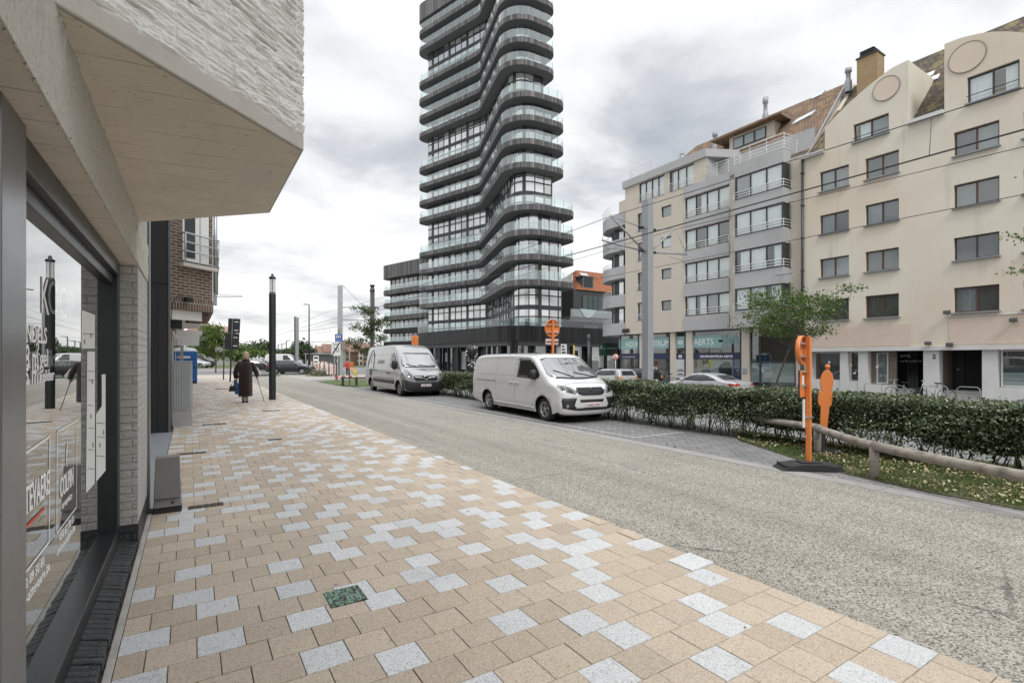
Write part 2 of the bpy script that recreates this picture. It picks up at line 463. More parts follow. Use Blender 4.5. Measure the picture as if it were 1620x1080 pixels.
for j in range(-1, 10):                       # cast bays with sealed joints
    y0 = -6+j*6.0+.006
    b.box(KX+.004, RX, y0, y0+5.988, -.3, -.12)
b.box(KX, RX, -12, 60, -.32, -.128, 1)
struct(b.build("road", [m_road, m_rubber]))
b = MB()
for j in range(40):
    y0 = -6+j*1.5+.004
    b.box(RX+.004, RX+.30, y0, y0+1.492, -.3, -.116)
struct(b.build("gutter_band", M("grey_gutter_concrete", (.285,.28,.27), .85, 0, .15, 4, .3, 90, dirt=.5)))

def cobble_mat(name, c1, c2, mortar, rot=0, bw=.2, bh=.1):
    t = NT(name)
    bk = t.N('ShaderNodeTexBrick', {'Scale': 1, 'Mortar Size': .007, 'Mortar Smooth': .3, 'Brick Width': bw, 'Row Height': bh,
                                    'Color1': tuple(c1)+(1,), 'Color2': tuple(c2)+(1,), 'Mortar': tuple(mortar)+(1,)})
    t.l.new(t.mapping(t.obj, rot=(0,0,rot)), bk.inputs['Vector'])
    c = t.mix(t.noise(.8, 6), t.mix(1, bk.outputs[0], (.78,.78,.78), 'MULTIPLY'), bk.outputs[0])
    c = t.mix(t.math('MULTIPLY', t.noise(50, 3), .4), c, t.mix(1, c, (.6,.6,.6), 'MULTIPLY'))
    t.principled(c, .7, 0, t.bump(t.math('MULTIPLY', bk.outputs[1], -1), .7, .01), .4)
    return t.mat
m_cobble = cobble_mat("grey_paver", (.20,.20,.203), (.29,.29,.29), (.085,.082,.075), R(90))
b = MB()
cob = [(RX+.304, 1.2), (7.95, 1.2), (8.0, 2.6), (8.25, 3.8), (8.9, 5.0), (9.7, 6.4), (11.2, 7.6), (11.2, 31), (RX+.304, 31)]
b.prism(cob, lambda x, y: (x, y, -.3), lambda x, y: (x, y, -.12))
struct(b.build("parking_bay", m_cobble))
b = MB()
m_line = cobble_mat("white_paver", (.42,.42,.41), (.50,.50,.49), (.2,.2,.19), R(90))
for (x0, x1, y0, y1) in ((8.12, 8.22, 7.8, 26), (8.224, 9.75, 7.8, 7.9), (8.224, 9.75, 18.3, 18.4)):
    b.face([(x0,y0,-.116),(x1,y0,-.116),(x1,y1,-.116),(x0,y1,-.116)])
struct(b.build("bay_marking", m_line))

# cross street and paved crossing beyond the pavement
b = MB(); b.box(3.9, 26, 43, 56.5, -.3, -.136); b.box(-60, 3.896, 57.6, 60, -.3, -.132)
struct(b.build("crossing_apron", asphalt("pale_concrete_paving", (.36,.35,.325), .25, vs=25)))
b = MB(); b.box(-60, 40, 60.004, 104, -.3, -.142)
struct(b.build("cross_street", asphalt("worn_asphalt", (.225,.225,.225), .2, vs=30)))
b = MB(); b.box(-60, 3.8, 57.62, 57.9, -.3, -.02); struct(b.build("kerb", m_kerbconc))
m_grass = M("short_grass", (.085,.12,.04), .95, 0, .5, 6, .8, 200)
m_soil = M("leafy_soil", (.085,.085,.04), .95, 0, .5, 7, .6, 60)
def ribbon(poly, z0, z1, name, m):
    b = MB(); b.prism(poly, lambda x, y: (x, y, z0), lambda x, y: (x, y, z1)); return struct(b.build(name, m))
ISL = [(7.95,1.196),(8.0,2.6),(8.25,3.8),(8.9,5.0),(9.7,6.4),(11.2,7.6),(11.2,-6),(7.95,-6)]
ribbon(ISL, -.3, -.105, "verge", m_soil)
ribbon([(7.9,34.5),(8.9,31.1),(11.2,31.1),(12.5,34),(12.5,40.5),(9.2,41),(7.95,39)], -.3, -.1, "verge", m_grass)
ribbon([(4.5,60.2),(13,60.2),(13,62.5),(4.5,62.5)], -.3, -.09, "verge", m_grass)
ribbon([(-14,104.1),(40,104.1),(40,150),(-14,150)], -.3, -.08, "verge", m_grass)
# ---------------------------------------------------------------- corner shop building on the left, at arm's length
t = NT("white_split_brick")
bk = t.N('ShaderNodeTexBrick', {'Scale': 1, 'Mortar Size': .006, 'Mortar Smooth': .6, 'Brick Width': .21, 'Row Height': .066,
      'Color1': (.80,.79,.76,1), 'Color2': (.85,.84,.81,1), 'Mortar': (.73,.72,.69,1)})
t.l.new(t.uvw, bk.inputs['Vector'])
st = t.mapping(t.uvw, (7, 26, 1))
n1_ = t.noise(1.0, 7, st, .68, .6); n2_ = t.noise(2.6, 6, st, .7, .3)
c = t.mix(t.math('MULTIPLY', t.noise(.9, 6, t.uvw), .6), bk.outputs[0], (.50,.48,.43))
c = t.mix(t.ramp(n2_, [(.30, (.75,.75,.75)), (.42, (0,0,0))]), c, (.20,.185,.16))
c = t.mix(t.ramp(t.noise(9, 6, t.uvw, .75), [(.64, (0,0,0)), (.72, (.7,.7,.7))]), c, (.24,.215,.18))
h = t.math('ADD', t.math('MULTIPLY', bk.outputs[1], -.55), t.math('ADD', t.math('MULTIPLY', n1_, .9), t.math('MULTIPLY', n2_, .5)))
t.principled(c, .85, 0, t.bump(h, 1.0, .06), .25)
m_wbrick = t.mat
def board_conc(name, col, ang, board=.16, streak=(4, 26), seam=.7, strength=.8, dist=.015):
    """cast concrete that kept the print of its shuttering boards: scratches, blow holes, lime bloom"""
    t = NT(name)
    v0 = t.mapping(t.uvw, rot=(0, 0, ang))
    st = t.mapping(v0, (streak[0], streak[1], 1))
    fine = t.noise(1, 8, st, .75, .5); scr = t.noise(2.7, 6, t.mapping(v0, (streak[0]*.6, streak[1]*1.6, 1)), .7, .2)
    blot = t.noise(2.1, 7, t.uvw, .7); big = t.noise(.8, 3, t.uvw)
    pv = t.N('ShaderNodeTexVoronoi', {'Scale': 34, 'Randomness': 1}); t.l.new(t.mapping(v0, (.6, 1, 1)), pv.inputs['Vector'])
    pits = t.math('MULTIPLY', t.math('LESS_THAN', pv.outputs['Distance'], .16), t.math('GREATER_THAN', t.noise(9, 5, t.uvw, .8), .56))
    sp = t.N('ShaderNodeSeparateXYZ'); t.l.new(v0, sp.inputs[0])
    k = t.math('DIVIDE', t.math('ADD', sp.outputs[1], t.math('MULTIPLY', t.noise(2, 2, t.uvw), .012)), board)
    jt = t.math('LESS_THAN', t.math('ABSOLUTE', t.math('SUBTRACT', t.math('FRACT', k), .5)), .012)
    jt = t.math('MULTIPLY', jt, t.ramp(t.noise(3.2, 5, v0), [(.42, (0,0,0)), (.55, (1,1,1))]))
    c = t.mix(blot, mul(col, .84), mul(col, 1.12))
    c = t.mix(t.ramp(big, [(.4, (0,0,0)), (.65, (.6,.6,.6))]), c, t.mix(1, c, (.86,.87,.90), 'MULTIPLY'))
    c = t.mix(t.ramp(scr, [(.32, (.8,.8,.8)), (.43, (0,0,0))]), c, mul(col, .28))  # dark scratches and pits carry the shade of deep relief in colour
    c = t.mix(t.ramp(fine, [(.60, (0,0,0)), (.75, (.5,.5,.5))]), c, mul(col, 1.35))
    c = t.mix(t.math('MULTIPLY', pits, .9), c, mul(col, .22)); c = t.mix(t.math('MULTIPLY', jt, seam), c, mul(col, .3))
    h = t.math('ADD', t.math('MULTIPLY', fine, .6), t.math('ADD', t.math('MULTIPLY', scr, .7), t.math('ADD', t.math('MULTIPLY', jt, -.6), t.math('MULTIPLY', pits, -.8))))
    t.principled(c, .9, 0, t.bump(h, strength, dist), .2)
    return t.mat
m_soffit = board_conc("board_marked_soffit", (.80,.715,.605), R(8), .23, (5, 34), .75)
m_fascia = board_conc("board_marked_fascia", (.86,.82,.73), R(90), .07, (9, 52), .3, 1.0, .03)
m_smoothconc = M("smooth_concrete", (.50,.475,.43), .85, 0, .12, 4, .25, 70, dirt=.35, dcol=(.25,.22,.18))
m_frame = M("anthracite_aluminium", (.04,.043,.046), .32, .55, .2, 2.5)
m_framelight = M("grey_aluminium", (.20,.205,.215), .30, .75, .15, 2)
m_bluestone = M("bluestone", (.24,.26,.28), .55, 0, .2, 5, .2, 60)
t = NT("black_painted_brick")
bk = t.N('ShaderNodeTexBrick', {'Scale': 1, 'Mortar Size': .006, 'Mortar Smooth': .4, 'Brick Width': .21, 'Row Height': .066, 'Color1': (.022,.025,.028,1), 'Color2': (.036,.04,.044,1), 'Mortar': (.012,.012,.013,1)})
t.l.new(t.uvw, bk.inputs['Vector'])
t.principled(t.mix(t.ramp(t.noise(40, 5), [(.55,(0,0,0)),(.75,(.5,.5,.5))]), bk.outputs[0], (.16,.17,.18)), .42, 0, t.bump(t.math('ADD', t.math('MULTIPLY', bk.outputs[1], -1), t.noise(60, 5, rough=.7)), .9, .015), .5)
m_blackbrick = t.mat
WX = -.38
shop = thing("shop_building", "white brick shop building with concrete bay hanging over the pavement and big lettered window", "building", (WX, 5.3, 0))
# pier at the far side of the window
b = MB(); b.box(-1.5, WX, 5.32, 6.42, .2, 2.39); b.build("wall", m_wbrick, shop)
b = MB(); b.box(-1.5, WX+.004, 5.316, 6.424, -.15, .2); b.build("plinth", m_blackbrick, shop)
# lintel with flared underside
b = MB()
b.box(-1.5, WX, -4, 6.42, 2.392, 2.76)
b.build("lintel", m_fascia, shop)
NY, NZ2 = 620, 52; vs_ = []
for iz in range(NZ2+1):
    z = 2.386+.368*iz/NZ2
    for iy in range(NY+1):
        y = 1.3+5.11*iy/NY
        d = .004*mnoise.noise((y*9, z*3, 2))+.009*mnoise.fractal((y*42, z*5, 1), .7, 2.2, 4)-.016*max(0, mnoise.noise((y*75, z*11, 6))-.22)
        if iz == 0: d -= .006*abs(mnoise.noise((y*30, 0, 3)))
        vs_.append((WX+.008+d, y, z+(.006*mnoise.noise((y*25, 1, 9)) if iz == 0 else 0)))
b = MB(); b.mesh(vs_, [(a*(NY+1)+c_, a*(NY+1)+c_+1, (a+1)*(NY+1)+c_+1, (a+1)*(NY+1)+c_) for a in range(NZ2) for c_ in range(NY)]); b.build("lintel_face", m_fascia, shop, fix=False)
b = MB(); b.face([(-.60,-4,2.389),(-.60,5.32,2.389),(WX+.010,5.32,2.389),(WX+.010,-4,2.389)]); b.build("lintel_underside", m_soffit, shop)
for y0, y1 in ((-4, 2.19), (5.33, 6.42)):
    b = MB(); b.box(-1.5, WX, y0, y1, 2.762, 9); b.build("upper_wall", m_wbrick, shop)
BAY = [(WX, 2.19), (.52, 3.0), (.52, 4.42), (WX, 5.32)]
BAYo = [(WX, 2.175), (.53, 2.995), (.53, 4.425), (WX, 5.335)]
bay = MB(); bay.prism(BAYo, lambda x, y: (x, y, 2.755), lambda x, y: (x, y, 2.835)); bayo = bay.build("bay_edge_band", m_smoothconc, shop, bevel=.006)
b = MB(); b.face([(x, y, 2.752) for x, y in [(WX+.004, 2.2), (.515, 3.005), (.515, 4.415), (WX+.004, 5.31)]][::-1]); b.build("bay_underside", m_soffit, shop)
b = MB(); b.prism([(WX, 2.2), (.51, 3.0), (.51, 4.42), (WX, 5.32)], lambda x, y: (x, y, 2.835), lambda x, y: (x, y, 9))
bw = MB()
zc = 2.84; k = 0
while zc < 8.8:                                   # toothed corner: bricks alternate proud of the joint
    if k % 2 == 0: b.box(.5, .528, 3.0, 3.012+.02*rnd.random(), zc, zc+.058)
    zc += .068; k += 1
b.build("bay_wall", m_wbrick, shop)
# the face towards the viewer is rock-faced brick: real relief
p0, p1 = Vector((WX, 2.185, 0)), Vector((.525, 2.995, 0)); fd = (p1-p0).normalized(); fnm = Vector((fd.y, -fd.x, 0)); Lf = (p1-p0).length
NS, NZ, Z0, Z1 = 250, 200, 2.836, 3.90
def relief(s, z):
    r_ = math.floor((z-Z0)/.068); o = .145 if r_ % 2 else 0; bi = math.floor((s+o)/.29)
    fz_ = ((z-Z0)/.068) % 1; fs_ = ((s+o)/.29) % 1
    ed = min(fz_, 1-fz_)*.068; es = min(fs_, 1-fs_)*.29
    j = min(1, ed/.011)*min(1, es/.010)
    hsh = mnoise.noise((bi*7.3, r_*3.1, .5))
    k = mnoise.fractal((s*9+bi*3, z*30+r_*5, 1.7), .8, 2.1, 4)
    k2 = abs(mnoise.noise((s*16+2, z*62, 4.2)))
    k3 = mnoise.noise((s*70, z*150, 8))
    led = max(0, mnoise.noise((s*5+r_, z*62+bi, 11))-.22)
    return j*(.006+.005*hsh+.007*k-.009*k2+.003*k3)-led*.055-.004*(1-j)
vs_ = []
for iz in range(NZ+1):
    z = Z0+(Z1-Z0)*iz/NZ
    for i_ in range(NS+1):
        s_ = Lf*i_/NS; q = p0+fd*s_+fnm*(relief(s_, z)+.004); vs_.append((q.x, q.y, z))
b = MB(); b.mesh(vs_, [(a*(NS+1)+c_, a*(NS+1)+c_+1, (a+1)*(NS+1)+c_+1, (a+1)*(NS+1)+c_) for a in range(NZ) for c_ in range(NS)], 0, sm=False)
t = NT("white_painted_rockface")
c = t.mix(t.noise(3, 6, rough=.7), (.66,.65,.62), (.78,.77,.74))
c = t.mix(t.ramp(t.noise(7, 7, t.mapping(t.obj, (1,1,3)), .75), [(.60,(0,0,0)),(.70,(.8,.8,.8))]), c, (.30,.275,.235))
t.principled(c, .85, 0, t.bump(t.noise(160, 4), .35, .004), .25)
b.build("rockface", t.mat, shop)
# window: frame, glass, sill
fr = MB()
fr.box(-.63, -.50, 2.33, 5.17, .08, .20); fr.box(-.60, -.49, 2.33, 5.17, 2.27, 2.388); fr.box(-.64, -.53, 2.33, 5.17, 2.20, 2.27)
fr.box(-.64, -.50, 5.17, 5.312, .08, 2.388)
win = fr.build("window", m_frame, shop, bevel=.004)
b = MB(); b.box(-.66, -.47, 2.06, 2.33, .06, 2.388); b.build("mullion", m_framelight, win, bevel=.006)
b = MB(); b.box(-.645, -.49, .5, 2.055, .08, .20); b.build("near_frame", m_frame, win); b = MB(); b.box(-.64, -.49, .5, 2.055, 2.2, 2.388); b.build("near_frame", m_frame, win)
b = MB(); b.face([(-.565,2.33,.195),(-.565,5.175,.195),(-.565,5.175,2.24),(-.565,2.33,2.24)]); b.build("pane", m_shopglass, win)
b = MB(); b.face([(-.565,.4,.195),(-.565,2.07,.195),(-.565,2.07,2.24),(-.565,.4,2.24)]); b.build("pane", m_shopglass, win)
sb = MB()
y = .3
while y < 5.3:                                    # rowlock course of black painted bricks
    w = .058+rnd.uniform(-.003, .003); z = .055+rnd.uniform(-.004, .004); x1 = -.383+rnd.uniform(-.006, .004)
    sb.mesh([(-.505,y,-.1),(x1,y,-.1),(x1,y+w,-.1),(-.505,y+w,-.1),(-.505,y,z+.035),(x1,y,z),(x1,y+w,z),(-.505,y+w,z+.035)],
            [(0,3,2,1),(4,5,6,7),(0,1,5,4),(1,2,6,5),(2,3,7,6),(3,0,4,7)]); y += w+.007
sill = sb.build("sill", m_blackbrick, shop, bevel=.007)
# shop interior seen faintly through the glass
b = MB()
b.face([(-.66,.3,.15),(-.66,5.3,.15),(-4.5,5.3,.15),(-4.5,.3,.15)], 1)
b.face([(-4.5,.3,.15),(-4.5,5.3,.15),(-4.5,5.3,2.7),(-4.5,.3,2.7)]); b.face([(-.66,5.31,.15),(-.66,5.31,2.7),(-4.5,5.31,2.7),(-4.5,5.31,.15)])
b.face([(-.66,.3,.15),(-4.5,.3,.15),(-4.5,.3,2.7),(-.66,.3,2.7)]); b.face([(-.66,.3,2.7),(-4.5,.3,2.7),(-4.5,5.3,2.7),(-.66,5.3,2.7)])
b.build("interior", [m_room, M("shop_floor", (.2,.2,.19), .5)], shop)
# writing on the glass
GX = -.5625
m_letter = M("white_vinyl", (.88,.88,.87), .6, 0, .02)
m_letterred = M("red_vinyl", (.62,.10,.05), .6, 0, .02)
wt = MB()
def gtext(body, u0, v0, u1, cap, bold=0, m=0, inside=False):
    p = onX(u0, v0, GX); gx = -.568 if inside else GX; q = onX(u1, v0, GX)
    add_text(wt, body, (gx, p.y, p.z), (0,1,0), (0,0,1), height=cap*(p.y-0)*0+cap, width=q.y-p.y, m=m, bold=bold, ext=.0008)
def vh(u, va, vb): return onX(u, va, GX).z-onX(u, vb, GX).z
def gline(pts, w=.012, m=0):
    P = [onX(u, v, GX) for u, v in pts]
    for a, c in zip(P[:-1], P[1:]):
        d = (c-a).normalized(); n = Vector((1,0,0)).cross(d)*w/2
        wt.face([a-n, c-n, c+n, a+n], m)
gtext("K", 66, 495, 77.5, vh(66, 437, 495), -.004); gtext("OOP", 79, 495, 119, vh(66, 437, 495), -.004, 0, True)
wt.build("lettering", [m_letter, m_letterred], win); wt = MB()
gtext("HANDELS", 22, 538, 74, vh(55, 514, 541), .012)
gtext("228 m", 24, 588, 60, vh(50, 549, 590), .008); gtext("2", 57, 561, 62, vh(58, 542, 561))
gtext("gel", 63, 580, 76, vh(70, 551, 579), .008); gtext("ijkvloers", 77, 580, 113, vh(70, 551, 579), .008, 0, True)
gtext("105 m", 24, 612, 60, vh(50, 583, 616), .008); gtext("2", 57, 592, 62, vh(58, 575, 592))
gtext("kelder", 63, 604, 86, vh(68, 588, 604)*1.15, .01)
wt.build("lettering", [m_letter, m_letterred], win); wt = MB()
gline([(33,722),(79,690),(78,856),(33,915)], .012); gtext("ATTEVAERE", 24, 830, 78, vh(50, 780, 822), .012); gline([(35,840),(71,803)], .014, 1)
wt.build("lettering", [m_letter, m_letterred], win); wt = MB()
gline([(90,843),(91,682),(122,665),(121,802),(90,843)], .010)
gtext("COLPIN", 95, 788, 116, vh(105, 752, 782), .01); gtext("IMMO", 99, 805, 114, vh(105, 790, 800)*.8)
gline([(106,737),(105,722),(107,700)], .018)
wt.build("lettering", [m_letter, m_letterred], win); wt = MB()
gtext("050 67 70 51", 94, 857, 117, vh(105, 838, 853)*.8); wt.build("lettering", [m_letter, m_letterred], win); wt = MB(); gtext("immocolpin.be", 90, 880, 119, vh(105, 855, 870)*.8)
wt.build("lettering", [m_letter, m_letterred], win); wt = MB(); gtext("050 89 50 60", 33, 943, 70, vh(50, 915, 932)*.9); wt.build("lettering", [m_letter, m_letterred], win); wt = MB(); gtext("immo-attevaere.be", 22, 985, 79, vh(50, 935, 955)*.85)
wt.build("lettering", [m_letter, m_letterred], win)
pp = MB(); GP = -.5635
def sheet(q, m=0): pp.face([onX(u, v, GP+(.001 if m else 0)) for u, v in q], m)
sheet([(129,490),(150,498),(150,551),(129,551)]); sheet([(138,556),(150,556),(150,764),(136,780)]); sheet([(152,655),(161,642),(161,592),(167,592),(167,744),(152,762)])
for (u0, u1, v) in ((131,149,527),(139,149,586),(140,149,600),(139,148,640),(140,149,676),(139,148,710),(139,149,740),(153,166,668),(154,166,690),(153,166,720)):
    sheet([(u0,v),(u1,v+1),(u1,v+2.2),(u0,v+1.2)], 1)
for (u, v) in ((133,537),(143,527),(145,600),(143,655),(146,700),(157,700),(163,680)):
    sheet([(u,v),(u+2,v),(u+2,v+7),(u,v+7)], 1)
pp.build("paper_plan", [M("white_paper", (.72,.74,.72), .7), M("print_grey", (.2,.2,.2), .7)], win)
# grey trim and recessed porch of the neighbour
b = MB(); b.box(-1.5, -.36, 6.43, 6.56, 0, 8.5)
tag(b.build("corner_pilaster", m_framelight, None, org=(-.4, 6.5, 0), bevel=.005), "pale grey metal corner strip where the white brick shop ends", "pilaster")

gb = thing("gas_meter_cover", "tapered grey steel meter cover with black foot standing against the white wall", "meter cover", (-.19, 6.36, 0))
b = MB()
for (w0, w1, d0, d1, z0, z1, m) in ((.125, .122, .13, .128, .0, .06, 1), (.123, .116, .13, .11, .06, .15, 0), (.118, .104, .11, .08, .15, .575, 0)):
    x0, y0 = -.205, 6.36
    A = [(x0-w0, y0-.02), (x0+w0, y0-.02), (x0+w0, y0-.02+d0*1.6), (x0-w0, y0-.02+d0*1.6)]
    off = .02+.26*(z0 > .1); s0 = -.02+(.05 if z0 > .1 else 0)
    B = [(x0-w1, y0+s0*0+.02*(z1>.1)), (x0+w1, y0+.02*(z1>.1)), (x0+w1, y0-.02+d0*1.6), (x0-w1, y0-.02+d0*1.6)]
    b.mesh([(x, y, z0) for x, y in A]+[(x, y, z1) for x, y in B], [(0,3,2,1),(4,5,6,7),(0,1,5,4),(1,2,6,5),(2,3,7,6),(3,0,4,7)], m)
o = b.build("casing", [M("grey_brown_steel", (.20,.195,.19), .5, .2, .12, 3, dirt=.3), m_rubber], gb, bevel=.008)
b = MB(); b.lathe([(0,0),(.012,0),(.012,.006),(0,.006)], (-.16, 6.343, .105), 10, axis='Y'); b.build("lock", m_black, gb)

porch = thing("dark_portal", "tall black metal clad entrance portal between white shop and brown brick house", "entrance", (-.6, 13.3, 0))
b = MB(); b.box(-.85, -.415, 13.2, 13.32, 0, 3.2); b.box(-.85, -.415, 13.2, 13.32, 3.212, 8); b.build("cladding", M("black_steel_cladding", (.026,.027,.03), .42, .3, .3, 2), porch)
b = MB(); b.box(-.60, -.592, 13.19, 13.199, 0, 3.19); b.build("seam", m_black, porch)
b = MB(); b.box(-.41, -.375, 13.17, 13.33, 0, 8); b.build("edge_strip", m_framelight, porch)
b = MB(); b.box(-1.0, -.86, 6.57, 13.4, 0, 8); b.build("back_wall", m_smoothconc, porch)
b = MB(); b.box(-.855, -.34, 6.57, 13.19, -.02, .012); b.build("threshold", m_bluestone, porch)

# brown brick house with canted bay
m_brown = brick_mat("brown_brick", (.115,.070,.048), (.19,.122,.085), (.36,.33,.29), .22, .068, .013, grime=.35)
m_soldier = brick_mat("soldier_brick", (.115,.070,.048), (.19,.122,.085), (.36,.33,.29), .068, .22, .013)
house = thing("brick_house", "brown brick house with canted bay and french balcony past the black portal", "house", (-.38, 13.4, 0))
b = MB(); b.box(-3, -.40, 13.35, 40, -.05, 9.5); b.build("wall", m_brown, house)
C0 = (-.40, 13.34); C1 = (.44, 14.05); C3 = (.44, 17.6); C4 = (-.40, 18.3)
P4 = [C0, C1, C3, C4]
b = MB(); b.prism(P4, lambda x, y: (x, y, 2.96), lambda x, y: (x, y, 9.5)); b.build("bay_wall", m_brown, house)
P5 = [(x+.012 if x > 0 else x, y-.012 if y < 15 else y+.012) for x, y in P4]
b = MB(); b.prism(P5, lambda x, y: (x, y, 2.70), lambda x, y: (x, y, 2.958)); b.build("soldier_course", m_soldier, house)
P6 = [(-.40,13.5),(.22,14.05),(.22,17.5),(-.40,18)]
b = MB(); b.prism(P6, lambda x, y: (x, y, 2.48), lambda x, y: (x, y, 2.698)); b.build("bay_underside", m_white, house)
b = MB(); b.obox((.12, 14.15, 2.56), (.5, .12, .26), R(40)); b.build("bracket", M("brown_timber", (.10,.07,.05), .7), house)
# french window on the canted face
ux = Vector((C1[0]-C0[0], C1[1]-C0[1], 0)).normalized(); nr = Vector((ux.y, -ux.x, 0))
Pf = lambda a, z, d=0.0: Vector((C0[0], C0[1], z))+ux*a+nr*d
def fpanel(mb, a0, a1, z0, z1, d0, d1, m=0):
    q = [Pf(a0,z0,d0),Pf(a1,z0,d0),Pf(a1,z0,d1),Pf(a0,z0,d1),Pf(a0,z1,d0),Pf(a1,z1,d0),Pf(a1,z1,d1),Pf(a0,z1,d1)]
    mb.mesh(q, [(0,1,2,3)[::-1],(4,5,6,7),(0,1,5,4),(1,2,6,5),(2,3,7,6),(3,0,4,7)], m)
ZW0, ZW1 = 3.80, 5.6
b = MB(); fpanel(b, .30, .72, ZW0, ZW1, .004, .03)
fwin = b.build("window", m_white, house)
b = MB(); fpanel(b, .34, .60, ZW0+.08, ZW1-.06, .031, .04); b.build("pane", M("dark_window_glass", (.05,.06,.07), .06, 0, .4, 2, spec=.8), fwin)
b = MB(); fpanel(b, .74, .95, ZW0, ZW1, .004, .05); b.build("side_panel", m_white_metal, house)
b = MB()
for z in (3.78, 4.0, 4.2, 4.4):
    b.tube([Pf(.24, z, .06), Pf(.26, z, .16), Pf(1.12, z, .16), Vector((.60, 15.6, z))], .016 if z < 4.4 else .02, 6)
for a in (.26, 1.10): b.tube([Pf(a, 3.72, .16), Pf(a, 4.42, .16)], .016, 6)
b.tube([Vector((.6, 15.6, 3.3)), Vector((.6, 15.6, 4.4))], .018, 6)
b.build("railing", m_galv, house)
b = MB(); fpanel(b, .2, 1.1, 3.66, 3.74, .0, .17); b.build("balcony_slab", m_smoothconc, house)
b = MB(); b.box(.46, .54, 14.3, 14.42, 2.9, 4.6); b.tube([(.5,14.2,3.2),(.5,14.2,5.5)], .04, 8); b.build("downpipe", m_galv, house)
# shop front below
for k, (y0, y1) in enumerate(((15.2, 17.0), (17.6, 20.5), (21, 24.5))):
    b = MB(); b.box(-.398, -.37, y0, y1, .35 if k else .02, 2.3); f = b.build("shop_window" if k else "door", m_white_metal, house)
    b = MB(); b.box(-.372, -.362, y0+.12, y1-.12, .5, 2.2); b.build("pane", m_pane if False else M("dark_pane", (.03,.035,.04), .06, 0, .4, 2), f)
b = MB(); b.prism([(-.39,18.6),(.30,18.6),(.25,26),(-.39,26)], lambda x, y: (x, y, 2.35), lambda x, y: (x, y, 2.47)); b.prism([(-.39,18.6),(.22,18.6),(-.39,18.7)], lambda x, y: (x, y, 2.0), lambda x, y: (x, y, 2.348))
b.build("canopy", m_white, house)
fl = MB(); c = Pf(.36, 2.92, .12); fl.obox((c.x, c.y, c.z), (.17, .09, .10), R(45)); fl.tube([Pf(.36, 2.92, .0), c], .015, 6)
fl.tube([Pf(.02, 2.45, .03), Pf(.04, 2.8, .05), Pf(.14, 2.98, .07), Pf(.34, 2.96, .08)], .009, 6)
tag(fl.build("floodlight", m_black, None, org=c), "small black floodlight with looping cable under the brick bay", "floodlight")
sg = MB(); sg.box(-.40, -.17, 13.9, 13.96, 2.28, 2.5)
tag(sg.build("hanging_sign", M("black_sign_panel", (.012,.014,.02), .4), None, org=(-.3, 13.9, 2.3), bevel=.004), "small square black sign panel below the brick bay", "sign")

cab = thing("utility_cabinet", "tall pale grey ribbed utility cabinet beside the brick house wall", "cabinet", (-.18, 14.3, 0))
m_cab = M("pale_grey_polyester", (.40,.42,.43), .55, 0, .08, 3, dirt=.25)
b = MB(); b.box(-.36, .02, 14.2, 14.5, .36, 1.50); b.box(-.37, .03, 14.19, 14.51, 1.502, 1.54)
body = b.build("body", m_cab, cab, bevel=.008)
b = MB()
for i in range(7): b.box(-.335+i*.05, -.31+i*.05, 14.185, 14.199, .40, 1.46)
for i in range(5): b.box(.021, .034, 14.22+i*.055, 14.245+i*.055, .40, 1.46)
b.build("ribs", m_cab, body, bevel=.003)
b = MB(); b.box(-.365, .025, 14.195, 14.505, -.02, .358); b.build("base", M("cast_concrete_grey", (.42,.41,.39), .8, 0, .12), cab, bevel=.005)

# blue portable toilet
pt = thing("portable_toilet", "bright blue portable toilet cabin with pale domed roof at the end of the pavement", "portable toilet", (-.1, 38.8, 0))
m_blue = M("blue_plastic", (.012,.115,.36), .45, 0, .12, 2)
b = MB(); b.box(-1.05, .35, 38.4, 39.9, .12, 2.06); pb = b.build("cabin", m_blue, pt, bevel=.03)
b = MB(); b.box(-.75, .25, 38.372, 38.395, .2, 1.98)
for i in range(4): b.box(-.70, .2, 38.355, 38.372, .3+i*.42, .62+i*.42)
d = b.build("door", m_blue, pt, bevel=.01)
b = MB(); b.box(-.45, -.02, 38.348, 38.354, 1.62, 1.76); b.build("label_plate", m_white, d)
b = MB(); b.box(.12, .20, 38.33, 38.37, 1.0, 1.12); b.build("latch", m_black, d)
b = MB(); b.lathe([(.72,2.06),(.72,2.12),(.55,2.26),(.25,2.32),(0,2.33)], (-.35,39.15,0), 24); b.M = None
b.build("roof", M("translucent_white_roof", (.6,.63,.65), .5), pt)
b = MB(); b.box(-1.0, .33, 38.45, 39.85, -.02, .118); b.build("skid", m_black, pt)
for k, (x, y, sx_, sy_) in enumerate(((.06,6.0,0,0),)): pass
# access covers set in the pavement
m_cast = M("rusty_cast_iron", (.09,.075,.06), .7, .4, .4, 20, .6, 120)
def cover(u, v, w, l, label, mat_, name="access_cover", cat="access cover", grid=(5, 8)):
    p = onZ(u, v); b = MB()
    b.box(p.x-w/2, p.x+w/2, p.y-l/2, p.y+l/2, -.02, .0045)
    for i in range(grid[0]):
        for j in range(grid[1]):
            xx = p.x-w/2+w*(i+.5)/grid[0]; yy = p.y-l/2+l*(j+.5)/grid[1]
            sx2, sy2 = w/grid[0]*rnd.uniform(.28,.42), l/grid[1]*rnd.uniform(.28,.42)
            b.box(xx-sx2, xx+sx2, yy-sy2, yy+sy2, .003, .0085)
    tag(b.build(name, mat_, None, org=(p.x, p.y, 0)), label, cat)
t = NT("verdigris_lid")
c = t.ramp(t.noise(38, 4, rough=.7), [(.40,(.035,.03,.022)),(.48,(.10,.11,.08)),(.55,(.26,.46,.38)),(.66,(.15,.16,.11))])
t.principled(c, .6, .2, t.bump(t.noise(45, 4), .8, .02)); m_verd = t.mat
cover(546, 943, .235, .245, "square lid with worn green and rust pattern in the near paving", m_verd, "valve_lid", "lid", (9, 8))
